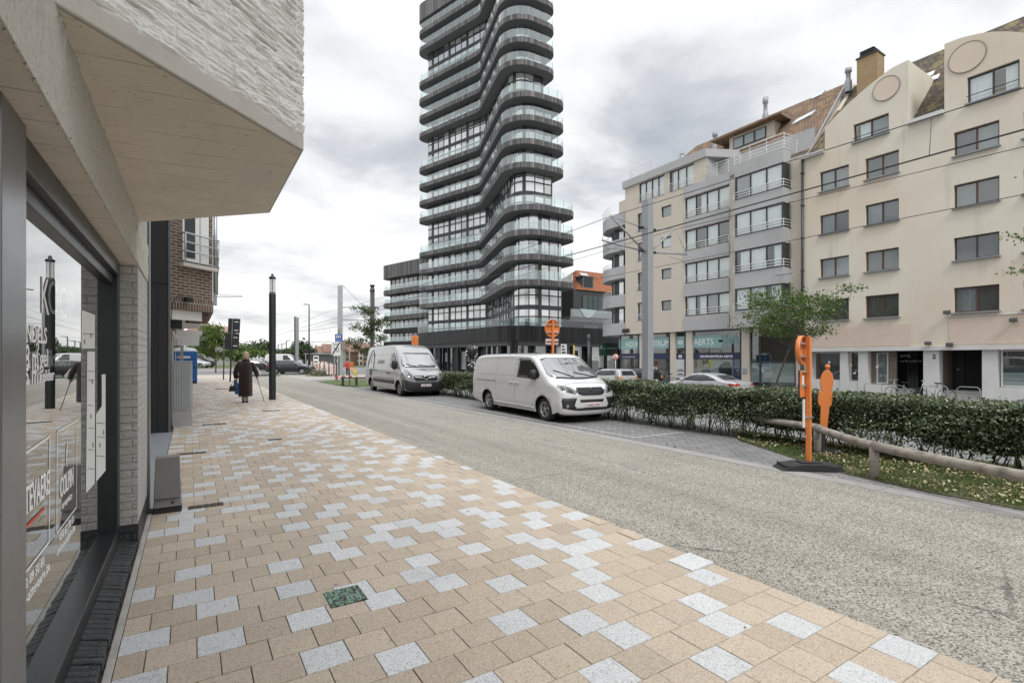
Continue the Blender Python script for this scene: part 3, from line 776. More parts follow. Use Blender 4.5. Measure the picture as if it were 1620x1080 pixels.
cover(326, 800, .33, .12, "rusty iron grating right beside the tapered grey meter cover", m_cast)
cover(303, 717, .42, .14, "dark iron grating on the pavement behind the meter cover", m_cast)
cover(435, 695, .24, .16, "small iron lid alone in the middle of the pavement", m_cast)
cover(339, 671, .5, .2, "flat iron lid on the pavement in front of the grey utility cabinet", m_cast)
cover(429, 649.5, .5, .25, "flat iron lid at the foot of the dark lamp post", m_cast)
cover(356, 615, .9, .5, "long dark iron lid left of the walking woman", m_cast)
# ---------------------------------------------------------------- wavy apartment tower
def fillet(pts, rads, seg=8, closed=True):
    out = []; n = len(pts)
    for i in range(n):
        p = Vector(pts[i]).to_2d(); r = rads[i]
        if r <= 0 or (not closed and i in (0, n-1)): out.append(p); continue
        a = Vector(pts[i-1]).to_2d(); c = Vector(pts[(i+1) % n]).to_2d()
        d1 = (a-p).normalized(); d2 = (c-p).normalized()
        ang = d1.angle(d2); tl = min(r/math.tan(ang/2), (a-p).length*.48, (c-p).length*.48); r = tl*math.tan(ang/2)
        ce = p+(d1+d2).normalized()*(r/math.sin(ang/2))
        q0 = p+d1*tl; q1 = p+d2*tl
        a0 = math.atan2(q0.y-ce.y, q0.x-ce.x); a1 = math.atan2(q1.y-ce.y, q1.x-ce.x)
        da = (a1-a0+math.pi) % (2*math.pi)-math.pi
        for k in range(seg+1):
            q = a0+da*k/seg; out.append(Vector((ce.x+r*math.cos(q), ce.y+r*math.sin(q))))
    return out
def inset(pts, d):
    """miter offset of a closed polygon, positive = inwards"""
    n = len(pts); P = [Vector(p).to_2d() for p in pts]
    area = sum(P[i].x*P[(i+1) % n].y-P[(i+1) % n].x*P[i].y for i in range(n))
    s = 1 if area > 0 else -1; out = []
    for i in range(n):
        e1 = (P[i]-P[i-1]).normalized(); e2 = (P[(i+1) % n]-P[i]).normalized()
        n1 = Vector((-e1.y, e1.x))*s; n2 = Vector((-e2.y, e2.x))*s
        b = (n1+n2); b = b/(b.length_squared/2) if b.length > 1e-6 else n1
        out.append(tuple(P[i]+b*d))
    return out
def strip(mb, line, z0, z1, m=0, closed=True, out=0.0):
    n = len(line); L = 0; rng = range(n if closed else n-1)
    for i in rng:
        a, c = line[i], line[(i+1) % n]; l = (c-a).length
        if l < 1e-5: continue
        mb.face([(a.x,a.y,z0),(c.x,c.y,z0),(c.x,c.y,z1),(a.x,a.y,z1)], m, [(L,z0),(L+l,z0),(L+l,z1),(L,z1)])
        L += l
def cap(mb, line, z, m=0, up=True):
    pts = [(p.x, p.y, z) for p in line]
    mb.face(pts if up else pts[::-1], m)
def ribbed(name, base):
    t = NT(name)
    sp = t.N('ShaderNodeSeparateXYZ'); t.l.new(t.uvw, sp.inputs[0])
    k = t.math('DIVIDE', sp.outputs[0], .23)
    fr = t.math('FRACT', k)
    w1 = t.N('ShaderNodeTexWhiteNoise', noise_dimensions='1D'); t.l.new(t.math('FLOOR', k), w1.inputs['W'])
    k2 = t.math('DIVIDE', sp.outputs[0], 1.38)
    w2 = t.N('ShaderNodeTexWhiteNoise', noise_dimensions='1D'); t.l.new(t.math('FLOOR', k2), w2.inputs['W'])
    seam = t.math('LESS_THAN', t.math('FRACT', k2), .045)
    c = t.mix(w1.outputs[0], mul(base, .45), mul(base, 1.5))
    c = t.mix(t.math('MULTIPLY', w2.outputs[0], .5), c, mul(base, .6))
    c = t.mix(t.math('LESS_THAN', fr, .2), c, mul(base, .22))
    c = t.mix(t.math('MULTIPLY', seam, .6), c, mul(base, 2.6))
    h = t.math('ADD', t.math('SMOOTH_MIN', fr, .3, .1), t.math('MULTIPLY', w1.outputs[0], .5))
    t.principled(c, .42, .35, t.bump(h, .6, .05), .4)
    return t.mat
m_rib = ribbed("ribbed_dark_cladding", (.135,.130,.130))
m_rib2 = ribbed("ribbed_black_cladding", (.022,.022,.024))
m_slab = M("dark_balcony_underside", (.15,.151,.155), .7, 0, .15, 1)
m_balu = glass_mat("frosted_balustrade_glass", (.86,.95,.945), 1.5, .03, .24, (.74,.85,.85))
def curtain_wall(name, pw=1.35, ph=2.85, z0=0.0, light=.35, ior=2.0):
    """glazing: each pane has its own blind, curtain or dark room behind it"""
    t = NT(name)
    sp = t.N('ShaderNodeSeparateXYZ'); t.l.new(t.uvw, sp.inputs[0])
    cx = t.math('FLOOR', t.math('DIVIDE', sp.outputs[0], pw)); cy = t.math('FLOOR', t.math('DIVIDE', t.math('SUBTRACT', sp.outputs[1], z0), ph))
    cb_ = t.N('ShaderNodeCombineXYZ', {0: cx, 1: cy})
    w = t.N('ShaderNodeTexWhiteNoise', noise_dimensions='3D'); t.l.new(cb_.outputs[0], w.inputs['Vector'])
    fy_ = t.math('FRACT', t.math('DIVIDE', t.math('SUBTRACT', sp.outputs[1], z0), ph))
    w2 = t.N('ShaderNodeSeparateColor', {0: w.outputs['Color']})
    blind = t.math('MULTIPLY', t.math('LESS_THAN', w.outputs['Value'], light), t.math('GREATER_THAN', fy_, t.math('MULTIPLY', w2.outputs[1], .6)))
    fold = t.noise(9, 2, t.mapping(t.uvw, (1, .02, 1)))
    cl_ = t.mix(fold, (.42,.44,.45), (.62,.64,.645))
    c = t.mix(blind, t.mix(w2.outputs[2], (.016,.02,.022), (.12,.135,.14)), cl_)
    t.principled(c, .03, 0, t.bump(t.noise(.9, 1), .06, .08), 1.0, 0, IOR=ior)
    return t.mat
m_cw = curtain_wall("tower_glazing", light=.68, ior=2.9)
m_cwdark = curtain_wall("podium_glazing", 1.6, 3.6, 0, .12)

A = (31.6, 80.6); Bf = (36.2, 66.2)
LV = [ # slab tops, nose corner, right corner
    ([10.6, 13.5, 16.3, 19.15], (29.7, 46.7), (39.2, 46.7)),
    ([24.9, 27.7, 30.5, 33.3], (30.9, 49.3), (39.5, 49.0)),
    ([39.0, 41.85, 44.7, 47.5], (32.5, 52.4), (40.4, 52.2)),
    ([53.2, 56.0, 58.0], (33.6, 55.2), (41.0, 55.0))]
def outline(N, E): return [(46, 81.6), A, Bf, N, E, (E[0], 70), (46, 70)]
RAD = [0, 1.6, 1.6, 3.4, 1.7, 0, 0]
tower = thing("residential_tower", "tall dark apartment tower with stacked wavy balconies and pale glass rails", "tower", (36, 62, -.2))
def storey(z, N, E, balcony=True, band=.66, ro=True, glass_h=1.05):
    o = outline(N, E)
    ln = fillet(o, RAD, 8)
    b = MB(); strip(b, ln, z-band, z); cap(b, ln, z-.02, 1); cap(b, ln, z-band, 1, False)
    # tidy inner lip so the parapet has thickness
    s = b.build("balcony", [m_rib, m_slab], tower)
    if glass_h:
        g = MB(); gl_ = fillet(inset(o, .08), [max(0, r-.08) for r in RAD], 8); strip(g, gl_, z, z+glass_h)
        p = g; L = 0; step = 1.35; acc = 0
        n = len(gl_)
        for i in range(1, 44):
            a, c = gl_[i % n], gl_[(i+1) % n]; l = (c-a).length; d = step-acc
            while d < l:
                q = a.lerp(c, d/l); p.box(q.x-.02, q.x+.02, q.y-.02, q.y+.02, z, z+glass_h+.01, 1); d += step
            acc = l-(d-step)
            if i > 34: break
        g.build("balustrade", [m_balu, m_galv], s)
def glazing(z0, z1, N, E, ins=1.45, tr=None):
    o = inset(outline(N, E), ins)
    ln = fillet(o, [max(.3, r-ins) if r else 0 for r in RAD], 6)
    b = MB(); strip(b, ln, z0, z1)
    g = b.build("window_wall", m_cw, tower)
    f = MB(); n = len(ln); acc = 0; step = 1.35; kk = 0
    for i in range(0, n):
        a, c = ln[i], ln[(i+1) % n]; l = (c-a).length
        if l < 1e-4: continue
        d = step-acc; dr = (c-a)/l
        ang = math.atan2(dr.y, dr.x)
        while d < l:
            q = a.lerp(c, d/l); kk += 1
            w = .09 if kk % 3 else .42
            f.obox((q.x, q.y, (z0+z1)/2), (w, .14, z1-z0), ang); d += step
        acc = l-(d-step)
    zs = [z0+.06, z1-.15] + ([(z0+z1)/2] if z1-z0 > 4 else []) + ([(z0+z1)/2-1.1, (z0+z1)/2+1.4] if z1-z0 > 4 else [])
    for z in zs:
        h = .26 if (z1-z0 > 4 and abs(z-(z0+z1)/2) < .1) else .07
        l2 = fillet(inset(outline(N, E), ins-.05), [max(.3, r-ins+.05) if r else 0 for r in RAD], 6)
        strip(f, l2, z-h, z+h)
    f.build("mullion", m_dark_metal, g)
prevz = 5.25
for gi, (zs, N, E) in enumerate(LV):
    for k, z in enumerate(zs):
        last = (gi == 3 and k == 2)
        glazing(prevz, z-.66, N if (k or gi == 0) else N, E)
        storey(z if not last else 60.4, N, E, band=.66 if not last else 2.8, glass_h=1.05 if not last else 0)
        prevz = z if not last else 60.4
# podium
PO = [(46, 70.5), (27.5, 69.4), (29.3, 46.3), (64, 46.3), (64, 70.5)]
PR = [0, .6, 3.0, 0, 0]
ln = fillet(PO, PR, 10)
b = MB(); strip(b, ln, 3.55, 5.25); cap(b, ln, 5.23, 1); cap(b, ln, 3.55, 1, False); pod = b.build("podium_band", [m_rib2, m_slab], tower)
g = MB(); strip(g, fillet(inset(PO, .1), PR, 10), 5.25, 6.15); g.build("podium_rail", glass_mat("smoked_rail_glass", (.60,.72,.71), 1.5, .03, .05, (.4,.5,.5)), pod)
b = MB(); l2 = fillet(inset(PO, .55), [0, .5, 2.5, 0, 0], 8); strip(b, l2, 3.05, 3.55); b.build("shop_fascia", m_slab, tower)
b = MB(); l2 = fillet(inset(PO, 1.3), [0, .3, 1.8, 0, 0], 8); strip(b, l2, -.3, 3.55); sg_ = b.build("shop_front", m_cwdark, tower)
l2 = inset(PO, .9)
P0, P1, P2 = [Vector(p) for p in (l2[1], l2[2], l2[3])]
for a, c, nn in ((P0, P1, 9), (P1, P2, 12)):
    for i in range(nn+1):
        q = a.lerp(c, i/nn); w = .32 if i % 2 else .7; f = MB()
        f.obox((q.x, q.y, 1.6), (.35, w, 3.9) if a is P0 else (w, .35, 3.9)); f.build("shop_column", m_rib2, tower)
wl_ = MB()
for (y0, y1, z0, z1) in ((62, 63, 1.2, 2.4), (57.5, 59.5, .2, 2.5), (54, 56, .4, 2.6)):
    x = 27.5+(69.4-(y0+y1)/2)/23.1*1.8+1.22
    wl_.box(x, x+.04, y0, y1, z0, z1)
wl_.build("shop_display", M("pale_display", (.30,.34,.33), .5, 0, .6, 1.5), sg_)

# lower wing left of the tower
wing = thing("apartment_wing", "lower dark apartment wing with curved balconies left of the tower", "building", (38, 105, -.2))
WO = [(62, 114), (35.6, 112.3), (40.4, 95.5), (62, 95.5)]
WR = [0, 2.2, 2.5, 0]
def wstorey(z, band, gh):
    ln = fillet(WO, WR, 8); b = MB(); strip(b, ln, z-band, z); cap(b, ln, z-.02, 1); cap(b, ln, z-band, 1, False)
    s = b.build("balcony", [m_rib if z > 10 else m_rib2, m_slab], wing)
    if gh:
        g = MB(); strip(g, fillet(inset(WO, .1), WR, 8), z, z+gh); g.build("balustrade", m_balu, s)
zprev = -.3
for z, bd, gh in ((5.3, 1.7, 1.0), (8.1, .95, 1.1), (10.95, .95, 1.1), (13.8, .95, 1.1), (16.65, .95, 1.1), (22.2, 2.9, 0)):
    b = MB(); l2 = fillet(inset(WO, 1.5), [0, .8, 1, 0], 6); strip(b, l2, zprev, z-bd)
    g = b.build("window_wall", m_cwdark, wing)
    f = MB()
    for i in range(len(l2)):
        a, c = l2[i], l2[(i+1) % len(l2)]; L = (c-a).length
        if L < 3: continue
        nn = int(L/1.5); ang = math.atan2(c.y-a.y, c.x-a.x)
        for j in range(nn+1):
            q = a.lerp(c, j/nn); f.obox((q.x, q.y, (zprev+z-bd)/2), (.5 if j % 3 == 0 else .1, .14, z-bd-zprev), ang)
    f.build("mullion", m_dark_metal, g)
    wstorey(z, bd, gh); zprev = z

# dark house with orange tiled roof behind the podium
def tile_mat(name, c1, c2, dark, bw=.25, bh=.34, moss=None):
    t = NT(name)
    bk = t.N('ShaderNodeTexBrick', {'Scale': 1, 'Mortar Size': .022, 'Mortar Smooth': .5, 'Brick Width': bw, 'Row Height': bh, 'Color1': tuple(c1)+(1,), 'Color2': tuple(c2)+(1,), 'Mortar': tuple(dark)+(1,)})
    t.l.new(t.uvw, bk.inputs['Vector'])
    c = t.mix(t.math('MULTIPLY', t.noise(.5, 7, rough=.7), .8), bk.outputs[0], t.mix(1, bk.outputs[0], (.5,.5,.52), 'MULTIPLY'))
    if moss: c = t.mix(t.ramp(t.noise(1.6, 8, rough=.75), [(.48, (0,0,0)), (.60, (.8,.8,.8))]), c, moss)
    t.principled(c, .8, 0, t.bump(t.math('ADD', t.math('MULTIPLY', bk.outputs[1], -1), t.noise(9, 4)), .8, .04), .3)
    return t.mat
m_orangetile = tile_mat("orange_roof_tile", (.36,.125,.05), (.45,.17,.075), (.16,.06,.03))
dh = thing("orange_roof_house", "dark house with orange tiled roof and skylight between tower and pale apartment block", "house", (50, 60, 5))
b = MB(); b.box(45.4, 62, 55.4, 68, 5.24, 11.4); b.build("wall", M("dark_grey_render", (.05,.05,.052), .7, 0, .15, 1), dh)
b = MB()
Rf = [(45.9,55.2,11.35),(62.2,55.2,11.35),(62.2,59.6,15.0),(49.4,59.6,15.0)]
b.face(Rf); b.face([(49.4,59.6,15.0),(62.2,59.6,15.0),(62.2,66,11.3),(45.9,66,11.3)]); b.face([(45.9,55.2,11.35),(49.4,59.6,15.0),(45.9,66,11.3)])
rf = b.build("roof", m_orangetile, dh)
b = MB(); b.obox((50.0, 58.3, 14.05), (1.5, 1.3, .12), 0, 0, R(39.5)); b.build("skylight", M("bright_skylight", (.5,.53,.55), .08, 0, .1), rf)
b = MB(); b.box(47.4, 49.4, 55.7, 57.3, 11.7, 13.35); b.box(47.2, 49.6, 55.55, 57.4, 13.351, 13.5); b.build("dormer", m_slab, rf)
b = MB(); b.box(47.6, 49.2, 55.66, 55.698, 11.9, 13.2); b.build("dormer_window", M("black_glass", (.015,.017,.02), .08), rf)
b = MB(); b.box(47.0, 52, 55.34, 55.398, 8.0, 10.6); w = b.build("window", M("dim_glass", (.05,.075,.075), .05, 0, .7, .5), dh)
b = MB()
for i in range(6): b.box(47.05+i*.98-.05, 47.05+i*.98+.05, 55.30, 55.338, 8.0, 10.6)
b.build("mullion", m_dark_metal, w)
b = MB(); b.box(42.4, 52.2, 52.4, 55.39, 6.6, 7.2); b.build("terrace", m_slab, dh)
b = MB(); b.face([(42.5,52.42,7.2),(52.2,52.42,7.2),(52.2,52.42,8.2),(42.5,52.42,8.2)]); b.build("terrace_glass", m_balu, dh)
b = MB(); b.prism([(44.0,8.3),(46.9,8.2),(46.2,7.3),(45.5,7.1),(44.9,7.2)], lambda x, z: (x, 52.34, z), lambda x, z: (x, 52.37, z)); b.build("terrace_screen", M("pale_screen", (.42,.50,.50), .4), dh)
b = MB(); b.box(47.2, 49.9, 55.32, 55.37, 5.3, 6.5); b.build("lower_window", M("curtained_glass", (.25,.27,.27), .1, 0, .4, 1.2), dh)
# ---------------------------------------------------------------- long facade on the right: pale apartment block and cream building
FX = 32.0
def fy(u, x=FX): return onX(u, 567, x).y
def fz(u, v, x=FX): return onX(u, v, x).z
def wall_holes(mb, x, y0, y1, z0, z1, holes, depth=.22, m=0, mr=None):
    """facade sheet facing -X with reveals round every opening; holes are (ya,yb,za,zb)"""
    ys = sorted({y0, y1, *[h[0] for h in holes], *[h[1] for h in holes]}); zs = sorted({z0, z1, *[h[2] for h in holes], *[h[3] for h in holes]})
    ys = [y for y in ys if y0 <= y <= y1]; zs = [z for z in zs if z0 <= z <= z1]
    for a, c in zip(ys[:-1], ys[1:]):
        for d, e_ in zip(zs[:-1], zs[1:]):
            my, mz = (a+c)/2, (d+e_)/2
            if any(h[0] < my < h[1] and h[2] < mz < h[3] for h in holes): continue
            mb.face([(x,c,d),(x,a,d),(x,a,e_),(x,c,e_)], m)
    mr = m if mr is None else mr
    for (a, c, d, e_) in holes:
        X2 = x+depth
        mb.face([(x,a,d),(x,c,d),(X2,c,d),(X2,a,d)], mr); mb.face([(x,a,e_),(X2,a,e_),(X2,c,e_),(x,c,e_)], mr)
        mb.face([(x,a,d),(X2,a,d),(X2,a,e_),(x,a,e_)], mr); mb.face([(x,c,d),(x,c,e_),(X2,c,e_),(X2,c,d)], mr)
m_curtain = M("net_curtain", (.80,.81,.81), .9, 0, .08, 2)
m_skyblind = M("sky_grey_blind", (.27,.285,.295), .9, 0, .3, .8)  # grey stands in for pale sky mirrored in the panes
def fwindow(parent, x, ya, yb, za, zb, n=2, fm=None, sillm=None, cur=.6, rail=None, name="window", fw=.07, sill=True, mull=None):
    """framed window standing in a facade that faces -X; ya<yb"""
    b = MB(); F = fw
    b.box(x, x+.07, ya, yb, za, za+F); b.box(x, x+.07, ya, yb, zb-F, zb)
    for k in range(n+1):
        yy = ya+(yb-ya)*k/n
        lo, hi = max(ya, yy-F/2 if 0 < k < n else (yy if k == 0 else yy-F)), min(yb, yy+F/2 if 0 < k < n else (yy+F if k == 0 else yy))
        b.box(x-.002, x+.068, lo, hi, za+F, zb-F)
    f = b.build(name, fm or m_dark_metal, parent)
    b = MB(); b.face([(x+.04,yb-.02,za+.02),(x+.04,ya+.02,za+.02),(x+.04,ya+.02,zb-.02),(x+.04,yb-.02,zb-.02)]); b.build("pane", m_pane, f)
    b = MB()
    for k in range(n):
        a = ya+(yb-ya)*k/n; c = ya+(yb-ya)*(k+1)/n; top = zb; bot = za
        q = rnd.random()
        if q < cur: mi = 0
        else: mi = 2 if rnd.random() < .65 else 3
        if mi == 0 and rnd.random() < .3: c = a+(c-a)*rnd.uniform(.4, .8)
        nn = max(2, int((c-a)/.12))
        for j in range(nn):
            ya_, yb_ = a+(c-a)*j/nn, a+(c-a)*(j+1)/nn
            xa, xb = x+.07+.025*(j % 2), x+.07+.025*((j+1) % 2)
            b.face([(xb,yb_,bot),(xa,ya_,bot),(xa,ya_,top),(xb,yb_,top)], mi)
    b.face([(x+.6,yb+.1,za-.1),(x+.6,ya-.1,za-.1),(x+.6,ya-.1,zb+.1),(x+.6,yb+.1,zb+.1)], 1)
    b.build("curtain", [m_curtain, m_room, m_room, m_skyblind], f)
    if sill:
        b = MB(); b.box(x-.30, x-.02, ya-.06, yb+.06, za-.06, za-.002); b.build("sill", sillm or m_bluestone, f)
    return f
def frail(parent, x, pts, z, hs=(0, .18, .36), r=.018, posts=3):
    """horizontal bar railing along pts (x,y) at height z"""
    b = MB()
    for h in hs: b.tube([(p[0], p[1], z+h) for p in pts], r if h < hs[-1] else r*1.3, 6)
    tot = []
    for a, c in zip(pts[:-1], pts[1:]):
        k = max(1, round(math.dist(a, c)/1.0))
        for i in range(k+1): tot.append((a[0]+(c[0]-a[0])*i/k, a[1]+(c[1]-a[1])*i/k))
    for p in tot: b.box(p[0]-.014, p[0]+.014, p[1]-.014, p[1]+.014, z-.08, z+hs[-1])
    return b.build("railing", m_white_metal, parent)

t = NT("beige_facing_brick")
bk = t.N('ShaderNodeTexBrick', {'Scale': 1, 'Mortar Size': .008, 'Brick Width': .22, 'Row Height': .07, 'Color1': (.56,.51,.44,1), 'Color2': (.62,.57,.50,1), 'Mortar': (.53,.48,.42,1)})
t.l.new(t.uvw, bk.inputs['Vector'])
c = t.mix(t.math('MULTIPLY', t.noise(.5, 7, t.mapping(t.uvw, (1.5, .25, 1)), .7), .6), bk.outputs[0], (.48,.43,.365))
t.principled(c, .85, 0, None, .25); m_beigebrick = t.mat
m_greyconc = M("grey_precast_concrete", (.40,.40,.405), .8, 0, .12, .6, .15, 40, dirt=.35, dcol=(.2,.2,.2))
t = NT("brown_roof_tile")
m_brownroof = tile_mat("brown_roof_tile", (.20,.135,.10), (.27,.185,.14), (.12,.08,.06), .2, .3, (.30,.20,.10))
m_mossroof = tile_mat("mossy_roof_tile", (.085,.068,.055), (.13,.10,.08), (.05,.04,.035), .26, .36, (.26,.21,.09))

apt = thing("apartment_block", "pale five storey apartment block with grey bands and hearing centre shop below", "building", (FX, 24, -.3))
Y0, Y1 = fy(1268), fy(989)
cols = {'B': (1008.5, 1027), 'S': (1046, 1062), 'C': (1083.5, 1154), 'D': (1173.6, 1251)}
ROW = [(4.82, 6.31), (7.33, 8.85), (9.82, 11.37), (12.30, 13.85)]
holes = []
for r_, (za, zb) in enumerate(ROW):
    for k in ('B', 'C'): holes.append((fy(cols[k][1]), fy(cols[k][0]), za, zb))
    holes.append((fy(1062), fy(1046), za+.62, zb-.08))
TOP = [(1011, 1051), (1059, 1098)]
for u0, u1 in TOP: holes.append((fy(u1), fy(u0), 14.75, 16.35))
YD0, YD1 = fy(cols['D'][1]), fy(cols['D'][0])
b = MB()
wall_holes(b, FX, Y0, Y1, 3.7, 14.2, holes)
YT = fy(1118)
wall_holes(b, FX, YT, Y1, 14.2, 16.4, [h for h in holes if h[2] > 14])
b.face([(FX,Y1,3.7),(FX,Y1,16.4),(FX+9,Y1,16.4),(FX+9,Y1,3.7)][::-1])
b.build("wall", m_beigebrick, apt)
b = MB(); b.face([(FX,Y0,14.19),(FX,Y1,14.19),(FX+2.2,Y1,14.19),(FX+2.2,Y0,14.19)][::-1]); b.box(FX+1.4, FX+1.6, Y0, YT, 14.2, 16.3); b.box(FX+.02, FX+1.6, YT-.0, YT+.15, 14.2, 16.38)
b.build("terrace_floor", m_greyconc, apt)
# grey spandrels proud of the wall in bay C, under every window row
b = MB()
yc0, yc1 = fy(1154.5), fy(1083)
for (za, zb), zn in zip(ROW, [3.7]+[r_[1] for r_ in ROW[:-1]]):
    b.box(FX-.10, FX-.003, yc0, yc1, zn+.02, za-.07)
b.box(FX-.10, FX-.003, yc0, yc1, ROW[3][1]+.02, 14.7)
b.build("spandrel", m_greyconc, apt)
for k, (za, zb) in enumerate(ROW):
    f = fwindow(apt, FX+.1, fy(1154), fy(1083.5), za, zb, 4, cur=.85, sill=False); frail(f, FX, [(FX-.05, fy(1153.5)), (FX-.05, fy(1084))], za+.12)
    f = fwindow(apt, FX+.1, fy(1027), fy(1008.5), za, zb, 2, cur=.3, sill=False); frail(f, FX, [(FX-.05, fy(1026.5)), (FX-.05, fy(1009))], za+.12)
    fwindow(apt, FX+.1, fy(1062), fy(1046), za+.62, zb-.08, 1, cur=.2, sill=False)
for u0, u1 in TOP:
    f = fwindow(apt, FX+.1, fy(u1), fy(u0), 14.75, 16.35, 4 if u0 < 1020 else 3, cur=.8, sill=False); frail(f, FX, [(FX-.05, fy(u1)), (FX-.05, fy(u0))], 14.85, (0, .17, .34, .5))
# projecting bay D
BX = FX-.85
b = MB()
zz_ = [3.7]+[z for r_ in ROW for z in r_]+[14.7]
for a, c in zip(zz_[::2], zz_[1::2]): b.box(BX, FX-.001, YD0, YD1, a, c)
b.build("bay_band", m_greyconc, apt)
for k, (za, zb) in enumerate(ROW):
    f = fwindow(apt, BX+.05, YD0+.02, YD1-.02, za+.01, zb-.01, 3, cur=.8, sill=False, name="bay_window")
    b = MB(); b.box(BX+.06, FX-.01, YD0+.05, YD0+.14, za+.01, zb-.01); b.box(BX+.06, FX-.01, YD1-.14, YD1-.05, za+.01, zb-.01); b.box(BX+.12, FX-.04, YD0+.03, YD0+.05, za+.1, zb-.1)
    b.build("side_light", m_dark_metal, f)
    frail(f, FX, [(FX-.02, YD0-.05), (BX-.06, YD0-.05), (BX-.06, YD1)], za+.12)
# roof terrace rail above bay D
frail(apt, FX, [(FX+.6, YD0-.05), (BX-.0, YD0-.05), (BX, YD1), (FX-.1, YD1+.05), (FX-.1, YT)], 14.78, (0, .2, .4, .62, .85))
# flat roof edge, left terrace
b = MB(); b.prism([(FX-.15, YT-.0), (FX-.15, Y1+.2), (FX+9, Y1+.2), (FX+9, YT-.0)], lambda x, y: (x, y, 16.4), lambda x, y: (x, y, 17.02))
b.prism([(FX-.15, YT-.002), (FX+2.2, YT-1.2), (FX+3, YT-.002)], lambda x, y: (x, y, 16.42), lambda x, y: (x, y, 17.0))
b.build("roof_edge", m_greyconc, apt)
frail(apt, FX, [(FX+6, Y1+.1), (FX+1.2, Y1+.1), (FX+.3, Y1-.3), (FX+.1, Y1-1), (FX+.1, Y1-3.2)], 17.1, (0, .25, .5, .8))
# rounded corner balconies
BO = [(FX-.05, Y1+.05), (FX-.05, Y1+2.2), (FX+1.0, Y1+4.2), (FX+5.0, Y1+4.6), (FX+5, Y1+.05)]
BR = [0, 2.0, 1.8, 0, 0]
BL = [3.68, 6.18, 8.65, 11.1, 13.3]
for k, z in enumerate(BL):
    ln = fillet(BO, BR, 8); b = MB(); strip(b, ln, z, z+1.05); cap(b, ln, z, 0, False); cap(b, ln, z+.5, 0)
    s = b.build("corner_balcony", m_greyconc, apt)
    pts = [(p.x+.03, p.y) for p in ln[1:-1]]
    bb = MB()
    for h in ((1.13, 1.28, 1.43) if k < 4 else (1.15, 1.4, 1.65, 1.9)): bb.tube([(p[0], p[1], z+h) for p in pts], .018, 6)
    for p in pts[::4]: bb.box(p[0]-.014, p[0]+.014, p[1]-.014, p[1]+.014, z+1.0, z+(1.43 if k < 4 else 1.9))
    bb.build("railing", m_white_metal, s)
b = MB(); l2 = fillet(inset(BO, .9), [0, 1.2, 1, 0, 0], 6); strip(b, l2, 3.7, 13.4); cb2 = b.build("corner_glazing", m_cw, apt)
b = MB()
for i in range(len(l2)):
    q = l2[i]; b.box(q.x-.05, q.x+.05, q.y-.05, q.y+.05, 3.7, 13.4)
b.build("mullion", m_dark_metal, cb2)
b = MB(); b.box(FX+2.2, FX+9, Y1+.02, Y1+3, 13.4, 16.4); b.build("setback_wall", m_beigebrick, apt)
# pitched roof
RXD, RZ = 37.8, 20.4
yh = fy(1101, RXD)
b = MB()
b.face([(33.3,Y0+.12,14.9),(33.3,YT+.6,14.9),(33.3,YT+.6,14.9),(RXD,yh,RZ),(RXD,Y0+.12,RZ)][::-1])
b.face([(33.3,YT+.6,14.9),(34.3,fy(1035,34.3),17.0),(RXD,yh,RZ)][::-1])
b.face([(RXD,Y0+.12,RZ),(RXD,yh,RZ),(44,yh,14.9),(44,Y0+.12,14.9)][::-1])
roof = b.build("roof", m_brownroof, apt, fix=False)
b = MB(); b.face([(33.2,Y0+.118,13.5),(44,Y0+.118,13.5),(44,Y0+.118,14.9),(RXD,Y0+.118,RZ),(33.3,Y0+.118,14.9)]); b.build("gable_end", m_beigebrick, apt)
b = MB(); b.prism([(33.2,14.95),(RXD,RZ+.06),(RXD,RZ-.16),(33.2,14.73)], lambda x, z: (x, Y0+.02, z), lambda x, z: (x, Y0+.115, z)); b.build("verge_flashing", m_grey_metal, apt)
def on_roof(u, v):
    # plane through (33.3,.,14.9) and (37.8,.,20.4)
    d = ray(u, v); k = (RZ-14.9)/(RXD-33.3)
    tt = (14.9-EYE-k*33.3)/(d.z-k*d.x); return ORI+d*tt
def roof_patch(mb, quad, off=.06, m=0):
    n = Vector((-(RZ-14.9), 0, RXD-33.3)).normalized(); P = [on_roof(u, v) for u, v in quad]
    mb.mesh([p for p in P]+[p+n*off for p in P], [(4,5,6,7),(0,1,5,4),(1,2,6,5),(2,3,7,6),(3,0,4,7)], m)
m_skyl = M("skylight_glass", (.55,.58,.60), .05, 0, .05, 1)
for q in (((1253,199),(1284,183),(1292,175),(1262,190)), ((1283,159),(1300,151),(1307,144),(1290,152))):
    b = MB(); roof_patch(b, q, .10); sk = b.build("skylight", m_skyl, roof)
b = MB(); roof_patch(b, ((1250,222),(1272,208),(1278,213),(1256,232)), .04); b.build("roof_hatch", m_room, roof)
# dormer
pa = on_roof(1161, 240); pb = on_roof(1212, 222)
b = MB(); b.box(pa.x-.05, pa.x+3.0, pb.y-.6, pa.y+.35, pa.z-.1, pa.z+1.25)
dm = b.build("dormer", m_beigebrick, apt)
b = MB(); zt = pa.z+1.25
b.mesh([(pa.x-.7,pb.y-1.4,zt),(pa.x-.7,pa.y+1.6,zt),(pa.x+2.4,pa.y+.9,zt+1.15),(pa.x+2.4,pb.y-.5,zt+1.15),(pa.x-.7,pb.y-1.4,zt-.12),(pa.x-.7,pa.y+1.6,zt-.12),(pa.x+2.6,pa.y+1.4,zt-.12),(pa.x+2.6,pb.y-1.2,zt-.12)],
       [(0,1,2,3)[::-1],(0,4,5,1),(1,5,6,2),(3,7,4,0),(4,7,6,5)]); b.build("dormer_roof", m_brownroof, dm)
f = MB(); f.box(pa.x-.09, pa.x-.052, pb.y, pa.y, pa.z+.1, pa.z+.95); fw_ = f.build("dormer_window", m_dark_metal, dm)
b = MB()
